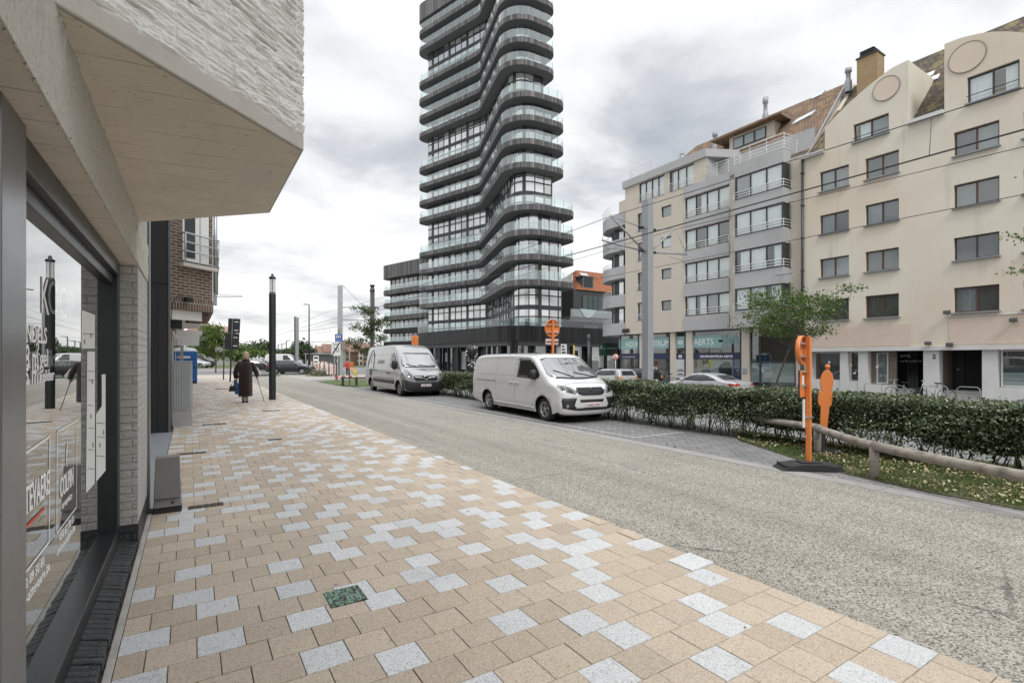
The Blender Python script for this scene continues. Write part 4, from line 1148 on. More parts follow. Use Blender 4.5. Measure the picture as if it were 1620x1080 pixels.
for k in range(3):
    w = (pa.y-pb.y)/3; b.box(pa.x-.105, pa.x-.092, pb.y+w*k+.08, pb.y+w*(k+1)-.08, pa.z+.18, pa.z+.88)
b.build("pane", M("sky_lit_glass", (.30,.34,.36), .04, 0, .1), fw_)
def flue(u, vb, vt, x, label=None):
    p = onX(u, vb, x); q = onX(u, vt, x); b = MB(); c = (p.x, p.y, 0); h = q.z-p.z
    b.lathe([(.22,p.z-.6),(.22,p.z+h*.08),(.16,p.z+h*.25),(.14,p.z+h*.3),(.14,p.z+h*.66),(.20,p.z+h*.7),(.20,p.z+h*.97),(0,q.z)], c, 12)
    b.build("flue", m_grey_metal, roof)
flue(1131, 231, 209, 36.2); flue(1211, 186, 154, 37.0); flue(1342, 132, 108, 37.2); flue(1079, 246, 244, 36)
# shop below
SXp = FX+.32
shopf = thing("hearing_centre_front", "teal banded glass shopfront lettered HOORCENTRUM AERTS below the pale apartments", "shopfront", (SXp, 25, -.3))
for u0, u1 in ((1012, 1018.5), (1060, 1067.5), (1085, 1094.5), (1173, 1185), (1259, 1269)):
    b = MB(); b.box(FX+.12, SXp+.02, fy(u1, FX+.12), fy(u0, FX+.12), -.5, 3.69); b.build("pillar", m_beigebrick, apt)
b = MB(); b.face([(FX-.05,Y0,3.695),(FX-.05,Y1,3.695),(FX+6,Y1,3.695),(FX+6,Y0,3.695)]); b.build("soffit", m_greyconc, apt)
ya, yb = fy(1172, SXp), fy(981, SXp)
b = MB(); b.face([(SXp,yb,-.45),(SXp,ya,-.45),(SXp,ya,3.69),(SXp,yb,3.69)]); b.face([(SXp,yb,-.45),(SXp,yb,3.69),(SXp+3.5,yb,3.69),(SXp+3.5,yb,-.45)])
b.build("glazing", m_pane, shopf)
b = MB()
for u in (982, 1010, 1031, 1059, 1068, 1084, 1095.5, 1172): 
    y = fy(u, SXp); b.box(SXp-.04, SXp+.04, y-.05, y+.05, -.45, 3.69)
for z in (3.62, 2.0, -.3): b.box(SXp-.03, SXp+.03, ya, yb, z-.04, z+.04)
b.build("frame", m_dark_metal, shopf)
b = MB(); bx = SXp-.012
def band(mb, u0, u1, z0, z1, m=0, x=None):
    x = bx if x is None else x
    mb.box(x-.008, x, fy(u1, x), fy(u0, x), z0, z1, m)
band(b, 979.5, 1012, 2.42, 3.32); band(b, 1018, 1059, 2.42, 3.32); band(b, 1068.5, 1084, 2.42, 3.32); band(b, 1095.5, 1143, 2.42, 3.32)
for k in range(13):
    u = 1143.5+k*2.2; hh = [.15,.3,.45,.42,.38,.25,.18,.25,.38,.44,.3,.2,.12][k]; band(b, u, u+1.1, 2.87-hh, 2.87+hh)
band(b, 1137, 1143, 2.8, 2.95)
b.build("teal_band", m_teal, shopf)
b = MB(); band(b, 980, 1012, 1.56, 1.97); band(b, 1018, 1059, 1.56, 1.97); band(b, 1068.5, 1084, 1.56, 1.97); band(b, 1095.5, 1172, 1.56, 1.97); band(b, 1068.5, 1084, -.4, .0)
b.build("navy_band", m_navy, shopf)
b = MB(); band(b, 1069, 1083.5, .05, 1.54); b.build("white_panel", M("white_film", (.55,.58,.60), .5), shopf)
b = MB(); tx = bx-.012
def stext(mb, body, u0, u1, z, cap, bold=0.0, m=0):
    y0_, y1_ = fy(u0, tx), fy(u1, tx)
    add_text(mb, body, (tx, y0_, z), (0,-1,0), (0,0,1), height=cap, width=y0_-y1_, m=m, bold=bold)
stext(b, "HOOR", 990.2, 1010.8, 2.62, .47); stext(b, "CENTRUM", 1019, 1058.6, 2.62, .47); stext(b, "AERTS", 1097.4, 1128.5, 2.62, .47)
stext(b, "HOORCENTRUM AERTS", 1107.5, 1159, 1.68, .16, .02); stext(b, "HOORCENTRUM AERTS", 985, 1005, 1.70, .07)
stext(b, "GRATIS", 1020, 1032, 1.18, .16, .03); stext(b, "HOORTEST &", 1020, 1040, .72, .18, .03); stext(b, "PROEFPERIODE", 1020, 1044, .42, .20, .03)
for zc_, u in ((2.87, 1076), (1.77, 1076)):
    yy = fy(u, tx); s_ = .16 if zc_ > 2 else .12
    for k in range(20):
        a0, a1 = 2*math.pi*k/20, 2*math.pi*(k+1)/20
        b.face([(tx, yy-s_*1.5*math.cos(a0), zc_+s_*math.sin(a0)), (tx, yy-s_*1.5*math.cos(a1), zc_+s_*math.sin(a1)), (tx, yy-s_*.75*math.cos(a1), zc_+s_*.5*math.sin(a1)), (tx, yy-s_*.75*math.cos(a0), zc_+s_*.5*math.sin(a0))])
b.build("lettering", m_letter, shopf)
b = MB(); [band(b, u0, u1, z_, z_+.05, 0, tx) for u0, u1, z_ in ((1073, 1080, .72), (1071, 1082, .62), (1074, 1079, .40), (1071, 1082, .32))]; b.build("small_lettering", m_dark_metal, shopf)
# window poster with a seated person in blue, plants and light shapes behind
b = MB(); px_ = SXp+.05
def pq(q, m): b.face([onX(u, v, px_-.004*m) for u, v in q], m)
pq([(1096,568),(1160,567),(1160,601),(1096,603)], 0); pq([(1111,568),(1128,568),(1130,580),(1112,581)], 1); pq([(1096,568),(1112,568),(1111,580),(1096,581)], 4)
pq([(1106,594),(1112,585),(1116,582),(1121,584),(1126,592),(1127,603),(1105,603)], 2); pq([(1112,574),(1115,571),(1119,573),(1119,582),(1116,585),(1113,582)], 3)
pq([(1112,576),(1112,571),(1116,569),(1120,573),(1119,575)], 5)
pq([(1137,580),(1146,572),(1154,572),(1158,582),(1158,600),(1137,600)], 5); pq([(1160,567),(1172,567),(1172,600),(1160,601)], 2)
b.build("poster", [M("poster_grey", (.34,.37,.36), .5), M("poster_yellow", (.42,.37,.10), .5), M("poster_blue", (.03,.06,.16), .5), M("poster_skin", (.40,.26,.19), .5), M("poster_brown", (.25,.21,.14), .5), M("poster_dark", (.02,.025,.025), .5)], shopf)
b = MB(); b.face([(SXp+3,yb+.01,-.5),(SXp+3,ya-.3,-.5),(SXp+3,ya-.3,3.7),(SXp+3,yb+.01,3.7)]); b.face([(SXp+.02,ya-.3,-.5),(SXp+3,ya-.3,-.5),(SXp+3,ya-.3,3.7),(SXp+.02,ya-.3,3.7)]); b.face([(SXp,ya,-.48),(SXp,yb,-.48),(SXp+3,yb,-.48),(SXp+3,ya,-.48)]); b.build("interior", m_room, shopf)
# second shop window
y2, y3 = fy(1259, SXp), fy(1186, SXp)
b = MB(); b.face([(SXp,y3,-.45),(SXp,y2,-.45),(SXp,y2,3.69),(SXp,y3,3.69)]); 
g2 = b.build("corner_glazing", m_pane, apt)
b = MB()
for u in (1186.5, 1203, 1259): y = fy(u, SXp); b.box(SXp-.04, SXp+.04, y-.06, y+.06, -.45, 3.69)
b.box(SXp-.03, SXp+.03, y2, y3, 1.32, 1.42); b.build("frame", m_dark_metal, g2)
b = MB(); b.face([onX(u, v, SXp+.02) for u, v in ((1187,573),(1202,573),(1202,605),(1187,605))]); b.face([onX(u, v, SXp+.02) for u, v in ((1204,573),(1258,573),(1258,605),(1204,605))]); b.build("frosted_film", M("frosted_film", (.33,.38,.37), .5), g2)
b = MB(); b.face([(SXp+2,y3+.3,-.5),(SXp+2,y2-1,-.5),(SXp+2,y2-1,3.7),(SXp+2,y3+.3,3.7)]); b.face([(SXp+.02,y3+.3,-.5),(SXp+2,y3+.3,-.5),(SXp+2,y3+.3,3.7),(SXp+.02,y3+.3,3.7)]); b.face([(SXp+.02,y2-1,-.5),(SXp+2,y2-1,-.5),(SXp+2,y2-1,3.7),(SXp+.02,y2-1,3.7)]); b.face([(SXp+.02,y3,-.49),(SXp+.02,y2-1,-.49),(SXp+2,y2-1,-.49),(SXp+2,y3,-.49)]); b.build("room", m_room, g2)
b = MB(); p = onX(1178.5, 586, FX+.2); b.box(p.x-.12, p.x+.04, p.y-.22, p.y+.22, p.z-.22, p.z+.22)
tag(b.build("letterbox", m_galv, None, org=p, bevel=.03), "rounded grey letterbox on the beige pillar right of the shop poster", "letterbox")
sp_ = MB(); p = onX(990, 523, FX-.08); sp_.box(p.x-.02, p.x, p.y-.42, p.y+.42, p.z-.16, p.z+.16)
tag(sp_.build("street_nameplate", m_black, None, org=p, bevel=.01), "small black street nameplate under the curved corner balconies", "nameplate")

# ---------------------------------------------------------------- cream building with curved gables
t = NT("stained_cream_render")
drip = t.math('MULTIPLY', t.noise(1.0, 6, t.mapping(t.uvw, (2.2, .16, 1)), .7), t.math('ADD', .55, t.math('MULTIPLY', t.noise(.28, 4, t.uvw), .9)))
blot = t.noise(.35, 7, t.uvw, .65)
c = t.mix(blot, (.59,.55,.465), (.68,.64,.555))
c = t.mix(t.ramp(drip, [(.56, (0,0,0)), (.76, (.5,.5,.5))]), c, (.42,.395,.34))
c = t.mix(t.ramp(t.noise(.16, 3, t.uvw), [(.46, (0,0,0)), (.60, (.34,.34,.34))]), c, (.56,.42,.32))
t.principled(c, .88, 0, t.bump(t.noise(30, 4), .15, .01), .2); m_cream = t.mat
m_pink = M("pink_render", (.58,.475,.40), .88, 0, .12, .7, dirt=.3, dcol=(.35,.27,.22))
m_ww = M("aged_white_paint", (.58,.585,.575), .7, 0, .1, 1.0, dirt=.35, dcol=(.38,.37,.35))
m_redframe = M("brown_window_frame", (.085,.04,.028), .5, 0, .2)
cr = thing("cream_building", "stained cream rendered building with curved gables and mossy roof at the right", "building", (FX, 10, -.3))
YA, YB = -4.0, fy(1269.5)
FL = [(3.86, 5.10), (6.44, 7.57), (9.04, 10.19), (11.6, 12.8)]
WC = [(1297, 1343), (1369, 1422), (1509, 1581), (1619, 1700)]
holes = []; wins = []
for k, (u0, u1) in enumerate(WC):
    for j, (za, zb) in enumerate(FL):
        if k == 0 and j == 4: continue
        holes.append((fy(u1), fy(u0), za, zb)); wins.append(holes[-1]+(k, j))
g1 = (fy(1406), fy(1350), 13.75, 14.95); g2_ = (fy(1613), fy(1530), 14.0, 15.3)
EZ = 13.9
b = MB()
wall_holes(b, FX, YA, YB, 2.22, EZ, [h for h in holes])
# curved gables: outline in (y,z) walked as columns
def gable(mb, yl, yr, top, hole, zbase=EZ):
    n = 22
    ys = sorted({*(yl+(yr-yl)*i/n for i in range(n+1)), hole[0], hole[1]})
    for a, c_ in zip(ys[:-1], ys[1:]):
        m_ = (a+c_)/2
        if hole[0] < m_ < hole[1]:
            if hole[2] > zbase: mb.face([(FX,c_,zbase),(FX,a,zbase),(FX,a,hole[2]),(FX,c_,hole[2])])
            mb.face([(FX,c_,hole[3]),(FX,a,hole[3]),(FX,a,top(a)),(FX,c_,top(c_))])
        else: mb.face([(FX,c_,zbase),(FX,a,zbase),(FX,a,top(a)),(FX,c_,top(c_))])
        mb.face([(FX,c_,top(c_)),(FX,a,top(a)),(FX+.3,a,top(a)),(FX+.3,c_,top(c_))], 1)
    a, d, e_, h_ = hole; X2 = FX+.22
    mb.face([(FX,a,e_),(FX,d,e_),(X2,d,e_),(X2,a,e_)]); mb.face([(FX,a,h_),(X2,a,h_),(X2,d,h_),(FX,d,h_)]); mb.face([(FX,a,e_),(X2,a,e_),(X2,a,h_),(FX,a,h_)]); mb.face([(FX,d,e_),(FX,d,h_),(X2,d,h_),(X2,d,e_)])
yl1, yr1 = fy(1437), fy(1305)
def interp(tab):
    tab = sorted(tab)
    def f(y):
        if y <= tab[0][0]: return tab[0][1]
        for (a, za), (c_, zb_) in zip(tab[:-1], tab[1:]):
            if y <= c_: return za+(zb_-za)*(y-a)/(c_-a)
        return tab[-1][1]
    return f
t1 = interp([(fy(u), fz(u, v)) for u, v in ((1305,203),(1318,188),(1340,166),(1362,146),(1390,123),(1412,107),(1437,95))])
t2 = interp([(fy(u), fz(u, v)) for u, v in ((1494,70),(1520,60),(1550,53),(1575,50),(1600,50),(1640,54),(1690,66),(1740,84))])
gable(b, yl1, yr1, t1, (g1[0], g1[1], max(g1[2], EZ), g1[3])); yl2, yr2 = fy(1740), fy(1494)
gable(b, yl2, yr2, t2, g2_)
# cheeks going back to the roof
for y, tz in ((yl1, t1(yl1)), (yr2, t2(yr2)), (yl2, t2(yl2)), (yr1, t1(yr1))):
    b.face([(FX,y,EZ),(FX,y,tz),(FX+(tz-EZ)*.95+.2,y,tz),(FX+.2,y,EZ)])
wallo = b.build("wall", [m_cream, m_dark_metal], cr, fix=False)
for (a, c_, za, zb, k, j) in wins:
    fwindow(cr, FX+.14, a, c_, za, zb, 2, fm=m_redframe if (k+j) % 3 else m_dark_metal, cur=.08, fw=.065)
fwindow(cr, FX+.14, g1[0], g1[1], max(g1[2], EZ), g1[3], 2, fm=m_redframe, cur=.2); fwindow(cr, FX+.14, g2_[0], g2_[1], g2_[2], g2_[3], 2, fm=m_dark_metal, cur=.2)
b = MB()
for hh_ in (13.95, 14.2): pass
b.tube([(FX-.06, g1[0], EZ+.25), (FX-.06, g1[1], EZ+.25)], .02, 6); b.tube([(FX-.06, g2_[0], 14.35), (FX-.06, g2_[1], 14.35)], .02, 6); b.build("guard_rail", m_dark_metal, cr)
for u, v, rw in ((1402, 140, .62), (1530, 90.5, .70)):
    p = onX(u, v, FX-.02); b = MB(); b.lathe([(rw+.025,-.01),(rw+.025,-.03),(rw,-.03),(rw,-.004)], p, 32, axis='X', m=1); b.lathe([(rw,-.015),(0,-.015)], p, 32, axis='X')
    b.build("round_panel", [M("faded_pink_panel", (.60,.51,.43), .88, 0, .1, 1), M("stained_rim", (.22,.17,.14), .8)], cr)
b = MB(); b.box(FX-.25, FX+.35, yr2+.002, yl1-.002, EZ-.02, EZ+.18); b.box(FX-.25, FX+.35, yr1+.002, YB, EZ-.02, EZ+.16); b.build("gutter", m_ww, cr)
def rtop(x): return EZ+.1+(x-FX-.2)*1.02
b = MB()
for a, c_ in ((YA, YB-.05),):
    b.face([(FX+.2,c_,rtop(FX+.2)),(FX+.2,a,rtop(FX+.2)),(38.3,a,rtop(38.3)),(38.3,c_,rtop(38.3))])
    b.face([(38.3,c_,rtop(38.3)),(38.3,a,rtop(38.3)),(45,a,13),(45,c_,13)])
rfc = b.build("roof", m_mossroof, cr)
b = MB(); b.face([(FX,YB,2),(FX,YB,EZ),(38.3,YB,rtop(38.3)),(45,YB,13),(45,YB,2)]); b.face([(FX+.35,YB+.001,EZ),(FX+.35,YB-.3,EZ),(38.3,YB-.3,rtop(38.3)+.15),(38.3,YB,rtop(38.3)+.15)]); b.build("party_wall", m_beigebrick, cr)
p = onX(1375, 128, 37.2); q = onX(1375, 92, 37.2)
b = MB(); b.box(p.x-.4, p.x+.6, p.y-.62, p.y+.55, p.z-1.5, q.z); ch = b.build("chimney", brick_mat("ochre_brick", (.42,.27,.11), (.50,.34,.16), (.38,.33,.26)), cr)
b = MB(); b.box(p.x-.46, p.x+.66, p.y-.67, p.y+.60, q.z, q.z+.08); b.box(p.x-.3, p.x+.5, p.y-.35, p.y+.35, q.z+.101, q.z+.48)
for k in range(3): b.box(p.x-.36, p.x+.56, p.y-.42, p.y+.42, q.z+.16+k*.12, q.z+.20+k*.12)
b.build("chimney_cap", m_dark_metal, ch)
for u, v in ((1471, 120), (1479, 125)):
    d = ray(u, v); k_ = 1.02; tt = (EZ+.1-k_*(FX+.2)-EYE)/(d.z-k_*d.x); p = ORI+d*tt; b = MB(); b.obox(p+Vector((-.04,0,.05)), (.5,.4,.06), 0, 0, 0, -R(45)); b.build("roof_vent", m_white_metal, rfc)
# pink bands, white beam
b = MB(); ya1, yb1 = fy(1441), YB-.05
b.box(FX-.03, FX-.002, ya1, yb1, 2.3, 3.42); b.box(FX-.03, FX-.002, YA, fy(1502), 2.3, 3.62); b.build("pink_band", m_pink, cr)
b = MB(); b.box(FX-.14, FX+.5, YA, YB, 2.02, 2.22); b.build("white_beam", m_ww, cr)
# ground floor
for u0, u1 in ((1271, 1283.5), (1328, 1340.5), (1357, 1372), (1460, 1485), (1553, 1578), (1660, 1680)):
    b = MB(); b.box(FX+.05, FX+.55, fy(u1), fy(u0), -.35, 2.018); b.build("pillar", m_ww, cr)
for u0, u1, z in ((1283.5, 1328, .28), (1340.5, 1357, .28), (1578, 1660, .25), (1372, 1412, .16)):
    b = MB(); b.box(FX+.10, FX+.5, fy(u1)+.001, fy(u0)-.001, -.35, z); b.build("plinth", m_ww, cr)
def gfl(u0, u1, z0, z1, n, fm, x=FX+.3): return fwindow(cr, x, fy(u1), fy(u0), z0, z1, n, fm=fm, cur=0, sill=False, name="shop_window")
f1 = gfl(1284, 1327.5, .28, 2.0, 1, m_ww); gfl(1341, 1356.5, .28, 2.0, 1, m_ww); gfl(1580, 1660, .27, 2.0, 1, m_ww)
b = MB(); b.box(FX+.35, FX+.36, fy(1660), fy(1580), .3, .95); b.build("frosted_film", M("frosted_glass_film", (.36,.41,.40), .4), f1)
b = MB()
for u in (1289, 1343): b.box(FX+.31, FX+.38, fy(u+4), fy(u), .35, 1.95)
b.build("inner_frame", m_redframe, cr)
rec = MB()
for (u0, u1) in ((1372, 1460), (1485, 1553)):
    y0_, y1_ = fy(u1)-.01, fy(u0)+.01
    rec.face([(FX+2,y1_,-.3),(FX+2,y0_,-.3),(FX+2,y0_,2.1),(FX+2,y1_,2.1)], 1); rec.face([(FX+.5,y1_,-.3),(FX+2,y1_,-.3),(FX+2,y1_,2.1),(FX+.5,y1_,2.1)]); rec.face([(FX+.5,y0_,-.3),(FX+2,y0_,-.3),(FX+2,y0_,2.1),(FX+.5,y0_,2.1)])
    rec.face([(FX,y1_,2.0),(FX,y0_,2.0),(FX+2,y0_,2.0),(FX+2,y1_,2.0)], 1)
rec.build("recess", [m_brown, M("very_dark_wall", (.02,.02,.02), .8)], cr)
b = MB()
m_steps = M("worn_stone_steps", (.34,.34,.325), .8, 0, .15, 2)
for u0, u1 in ((1485, 1553), (1412, 1440)):
    b = MB()
    for k in range(3): b.box(FX+.02+k*.3, FX+2, fy(u1)+.02, fy(u0)-.02, -.5+k*.16, -.34+k*.16)
    b.build("steps", m_steps, cr)
b = MB(); b.box(FX+1.9, FX+1.97, fy(1525, FX+1.9), fy(1500, FX+1.9), 0, 1.95); dr = b.build("door", M("black_door", (.012,.012,.013), .4), cr)
b = MB(); b.box(FX+1.86, FX+1.895, fy(1518, FX+1.9), fy(1514, FX+1.9), 1.0, 1.06); b.build("handle", m_galv, dr)
b = MB(); b.box(FX+1.2, FX+1.27, fy(1453, FX+1.2), fy(1415, FX+1.2), -.1, 1.95); dr = b.build("door", M("black_glass_door", (.01,.011,.012), .08), cr)
b = MB(); tp = onX(1431, 565, FX+1.18); [b.box(FX+1.18, FX+1.19, fy(1423, FX+1.19)-.13*k-.09, fy(1423, FX+1.19)-.13*k, 1.42, 1.46+.03*(k % 3)) for k in range(8)]
for k in range(7): b.box(FX+1.18, FX+1.19, tp.y-.25+k*.07, tp.y-.2+k*.07, 1.72-.03*abs(k-3), 1.80+.02*(k % 2)); 
b.build("lettering", M("faded_sign", (.3,.29,.27), .6), dr)
f3 = fwindow(cr, FX+.5, fy(1399), fy(1380), .2, 1.95, 1, fm=m_ww, cur=0, sill=False, name="shop_window")
b = MB(); b.box(FX+.49, FX+.62, fy(1412), fy(1400), -.1, 2.0); b.box(FX+.49, FX+.62, fy(1379.5), fy(1373), -.1, 2.0); b.build("brick_pier", m_brown, cr)
b = MB(); add_text(b, "2", (FX+.03, fy(1474.5), 1.60), (0,-1,0), (0,0,1), height=.22, bold=.02); b.build("house_number", m_black, cr)
b = MB()
for u, v in ((1312,573),(1346,577),(1388,580),(1352,590)):
    p = onX(u, v, FX+.28); b.lathe([(.075,-.01),(0,-.01)], p, 14, axis='X')
b.build("sticker", m_white, cr)
# wiring and lamps on the cream wall
b = MB(); z1_ = 3.66; b.tube([(FX-.05, fy(1502), 3.9), (FX-.05, fy(1502), z1_), (FX-.05, YA, z1_+.05)], .025, 6); b.build("conduit", m_ww, cr)
for u, v, l in ((1498, 494, "small dark floodlight on bracket below the large cream wall windows"), (1468, 543, "small floodlight above white pillar numbered two"), (1502, 545, "spot lamp under pink band left of the white porch"), (1603, 506, "dark twin floodlight on conduit at the far right wall")):
    p = onX(u, v, FX-.25); b = MB(); b.obox(p, (.16, .28, .14), .2, 0, 0, .3); b.tube([p, (FX-.002, p.y+.05, p.z-.1)], .02, 6); tag(b.build("wall_lamp", m_dark_metal, None, org=p), l, "wall lamp")
dp = MB(); dp.tube([(FX-.12, fy(1271), -.4), (FX-.12, fy(1271), 14)], .07, 10)
for z in range(1, 14, 2): dp.box(FX-.2, FX-.03, fy(1271)-.09, fy(1271)+.09, z, z+.06)
tag(dp.build("downpipe", m_dark_metal, None, org=(FX, fy(1271), 0)), "long dark rainwater pipe between pale apartment block and cream building", "downpipe")
# ---------------------------------------------------------------- planting
import numpy as np
def leaf_mat(name, greens, gloss=.35, trans=.25, spec=.5):
    t = NT(name)
    at = t.N('ShaderNodeAttribute', attribute_name="shade")
    k = len(greens)
    c = t.ramp(at.outputs['Fac'], [(i/(k-1), g) for i, g in enumerate(greens)])
    p = t.principled(c, gloss, 0, None, spec)
    tr = t.N('ShaderNodeBsdfTranslucent'); t.l.new(t.mix(1, c, (1.1,1.2,.6), 'MULTIPLY'), tr.inputs[0])
    m = t.N('ShaderNodeMixShader', {0: trans}); t.l.new(p.outputs[0], m.inputs[1]); t.l.new(tr.outputs[0], m.inputs[2]); t.l.new(m.outputs[0], t.out.inputs[0])
    return t.mat
def leaves(name, P, size, mat, parent=None, seed=1, up=.35, ratio=.5, org=(0,0,0), nrm=None):
    """many small folded leaf blades at points P (N,3)"""
    rg = np.random.default_rng(seed); P = np.asarray(P, dtype=np.float64); N = len(P)
    d = rg.normal(size=(N,3)); d[:,2] += rg.normal(size=N)*.1; d /= np.linalg.norm(d,axis=1)[:,None]
    n = rg.normal(size=(N,3)); n[:,2] += up*3
    if nrm is not None: n += np.asarray(nrm)*1.6
    n -= d*(n*d).sum(1)[:,None]; n /= np.linalg.norm(n,axis=1)[:,None]
    s = np.cross(n, d)
    L = (np.asarray(size)*rg.uniform(.5,1.4,N))[:,None]; Wd = L*ratio
    fold = n*L*.12
    a = P-d*L*.5; c = P+d*L*.5; b1 = P+s*Wd*.5+fold+d*L*.05; b2 = P-s*Wd*.5+fold+d*L*.05
    V = np.stack([a,b1,c,b2],1).reshape(-1,3)-np.asarray(org)
    idx = np.arange(N)*4
    F = np.stack([idx,idx+1,idx+2, idx,idx+2,idx+3],1).reshape(-1)
    me = bpy.data.meshes.new(name)
    me.vertices.add(4*N); me.vertices.foreach_set('co', V.astype(np.float32).ravel())
    me.loops.add(6*N); me.loops.foreach_set('vertex_index', F.astype(np.int32))
    me.polygons.add(2*N); me.polygons.foreach_set('loop_start', np.arange(0,6*N,3,dtype=np.int32)); 
    try: me.polygons.foreach_set('loop_total', np.full(2*N,3,dtype=np.int32))
    except Exception: pass
    at = me.attributes.new("shade",'FLOAT','POINT'); at.data.foreach_set('value', np.repeat(rg.random(N),4).astype(np.float32))
    me.materials.append(mat); me.update(calc_edges=True); me.validate()
    o = bpy.data.objects.new(name, me); COL.objects.link(o)
    if parent is not None: o.parent = parent; 
    else: o.location = org
    ORG[o.name] = Vector(org)
    return o
m_bark = M("grey_bark", (.10,.085,.07), .9, 0, .4, 9, .6, 30)
m_hedgeleaf = leaf_mat("glossy_hedge_leaf", [(.016,.032,.012), (.03,.055,.02), (.05,.082,.03), (.095,.13,.058), (.17,.205,.11), (.36,.40,.27)], .26, .18, .7)  # palest greens stand in for specular glints on the leaves
m_treeleaf = leaf_mat("street_tree_leaf", [(.04,.075,.02), (.07,.12,.032), (.105,.165,.048), (.15,.20,.07)], .5, .3)
m_darkleaf = leaf_mat("far_tree_leaf", [(.03,.055,.018), (.05,.09,.028), (.08,.12,.04)], .6, .25)
m_limeleaf = leaf_mat("bright_tree_leaf", [(.06,.10,.022), (.10,.16,.035), (.15,.21,.05)], .6, .3)
rg = np.random.default_rng(5)
def wob(y, s): return .07*math.sin(y*1.3+s)+.05*math.sin(y*3.1+2*s)
HX0, HX1, HZ = 9.80, 10.95, .93
hedge = thing("hedge", "long clipped dark green hedge along the parking bays with bare stems at its foot", "hedge", (10.4, 10, -.12))
def hedge_pts(y0, y1, dens, seed):
    r = np.random.default_rng(seed); L = y1-y0
    n = int(L*1.15*dens*1.25); y = r.uniform(y0,y1,n); z = -.08+(HZ+.10)*np.sqrt(r.random(n)); 
    dep = np.abs(r.normal(size=n))*.10
    x = HX0+dep+np.array([wob(a,0.) for a in y])*.6+.05*np.sin(z*9+y*2)
    keep = (z > .22) | (r.random(n) < .5+.5*(z+.1)/.32)
    hol = np.sin(y*2.3+z*4)+np.sin(y*5.1-z*3)+r.normal(size=n)*.8
    keep &= hol > -1.25
    A = np.stack([x,y,z],1)[keep]
    n2 = int(L*(HX1-HX0)*dens*1.2); y = r.uniform(y0,y1,n2); x = r.uniform(HX0-.02,HX1,n2)
    z = HZ-np.abs(r.normal(size=n2))*.05+np.array([wob(a,1.) for a in y])*.45+.03*np.sin(x*8+y*6)+(r.random(n2) < .02)*r.random(n2)*.1
    B = np.stack([x,y,z],1)
    n3 = int(L*dens*.5); y = r.uniform(y0,y1,n3); Cc = np.stack([HX1-np.abs(r.normal(size=n3))*.1, y, .1+.85*r.random(n3)],1)
    return np.concatenate([A,B,Cc])
Pn = np.concatenate([hedge_pts(-3.5,12,2300,1), hedge_pts(12,20,1300,2), hedge_pts(20,30.5,800,3)])
sz = np.where(Pn[:,1]<12,.052,np.where(Pn[:,1]<20,.058,.075))
nr_ = np.zeros_like(Pn); nr_[:,0] = -.8*(Pn[:,0] < HX0+.3)
leaves("foliage", Pn-np.array([10.4,10,-.12]), sz, m_hedgeleaf, hedge, 3, nrm=nr_)
b = MB()
y = -3.4
while y < 30.4:
    x = rnd.uniform(10.0, 10.75); p0 = Vector((x,y,-.2))
    for k in range(2):
        b.tube([p0, p0+Vector((rnd.uniform(-.1,.1), rnd.uniform(-.1,.1), .28)), p0+Vector((rnd.uniform(-.28,.28), rnd.uniform(-.25,.25), .62))], [.013,.011,.006], 5)
    y += rnd.uniform(.07, .16)
b.build("stems", m_bark, hedge)
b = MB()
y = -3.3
while y < 30.2:                                    # added dark boxes: shade of the hedge's heart as colour, blocking gaps
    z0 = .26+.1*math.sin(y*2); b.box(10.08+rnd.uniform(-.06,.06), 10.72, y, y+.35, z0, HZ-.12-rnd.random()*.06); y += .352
b.build("dark_core", M("painted_hedge_shade", (.018,.022,.012), .95, 0, .5, 20, .8, 40), hedge)

# verge: grass blades and fallen leaves
def in_poly(x, y, poly):
    c = False; j = len(poly)-1
    for i in range(len(poly)):
        (xi, yi), (xj, yj) = poly[i], poly[j]
        if (yi > y) != (yj > y) and x < (xj-xi)*(y-yi)/(yj-yi)+xi: c = not c
        j = i
    return c
m_blade = leaf_mat("grass_blade", [(.045,.085,.02), (.075,.13,.03), (.115,.17,.05), (.17,.19,.075)], .6, .3)
m_litter = leaf_mat("fallen_leaf", [(.20,.15,.06), (.42,.36,.19), (.54,.50,.32), (.33,.28,.11), (.15,.085,.04), (.60,.56,.42)], .6, .1)
pts = []
while len(pts) < 38000:
    x, y = rnd.uniform(7.95, 10.6), rnd.uniform(-1.5, 7.0)
    if in_poly(x, y, ISL) and mnoise.noise((x*1.6, y*1.6, 3)) > -.22+.5*rnd.random()-.25 : pts.append((x, y, -.098+rnd.random()*.022))
g = leaves("grass", pts, .052, m_blade, None, 8, up=-.1, ratio=.13); tag(g, kind="stuff")
pts = []
while len(pts) < 4800:
    x, y = rnd.uniform(7.95, 10.9), rnd.uniform(-1.5, 7.4)
    if in_poly(x, y, ISL) and mnoise.noise((x*.9, y*.9, 9)) > -.45+.4*rnd.random(): pts.append((x, y, -.08+rnd.random()*.03))
for _ in range(60):
    y = rnd.uniform(1.5, 7); pts.append((rnd.uniform(RX+.3, 8.6), y, -.112))
g = leaves("leaf_litter", pts, .043, m_litter, None, 9, up=1.2, ratio=.62); tag(g, kind="stuff")
# a few dark specks and leaves on the pavement and road
pts = [(rnd.uniform(-.2, 3.4), rnd.uniform(1.4, 14), .004) for _ in range(45)]+[(rnd.uniform(3.5, 7.5), rnd.uniform(2, 20), -.116) for _ in range(60)]
g = leaves("stray_leaves", pts, .022, m_litter, None, 12, up=2, ratio=.6); tag(g, kind="stuff")

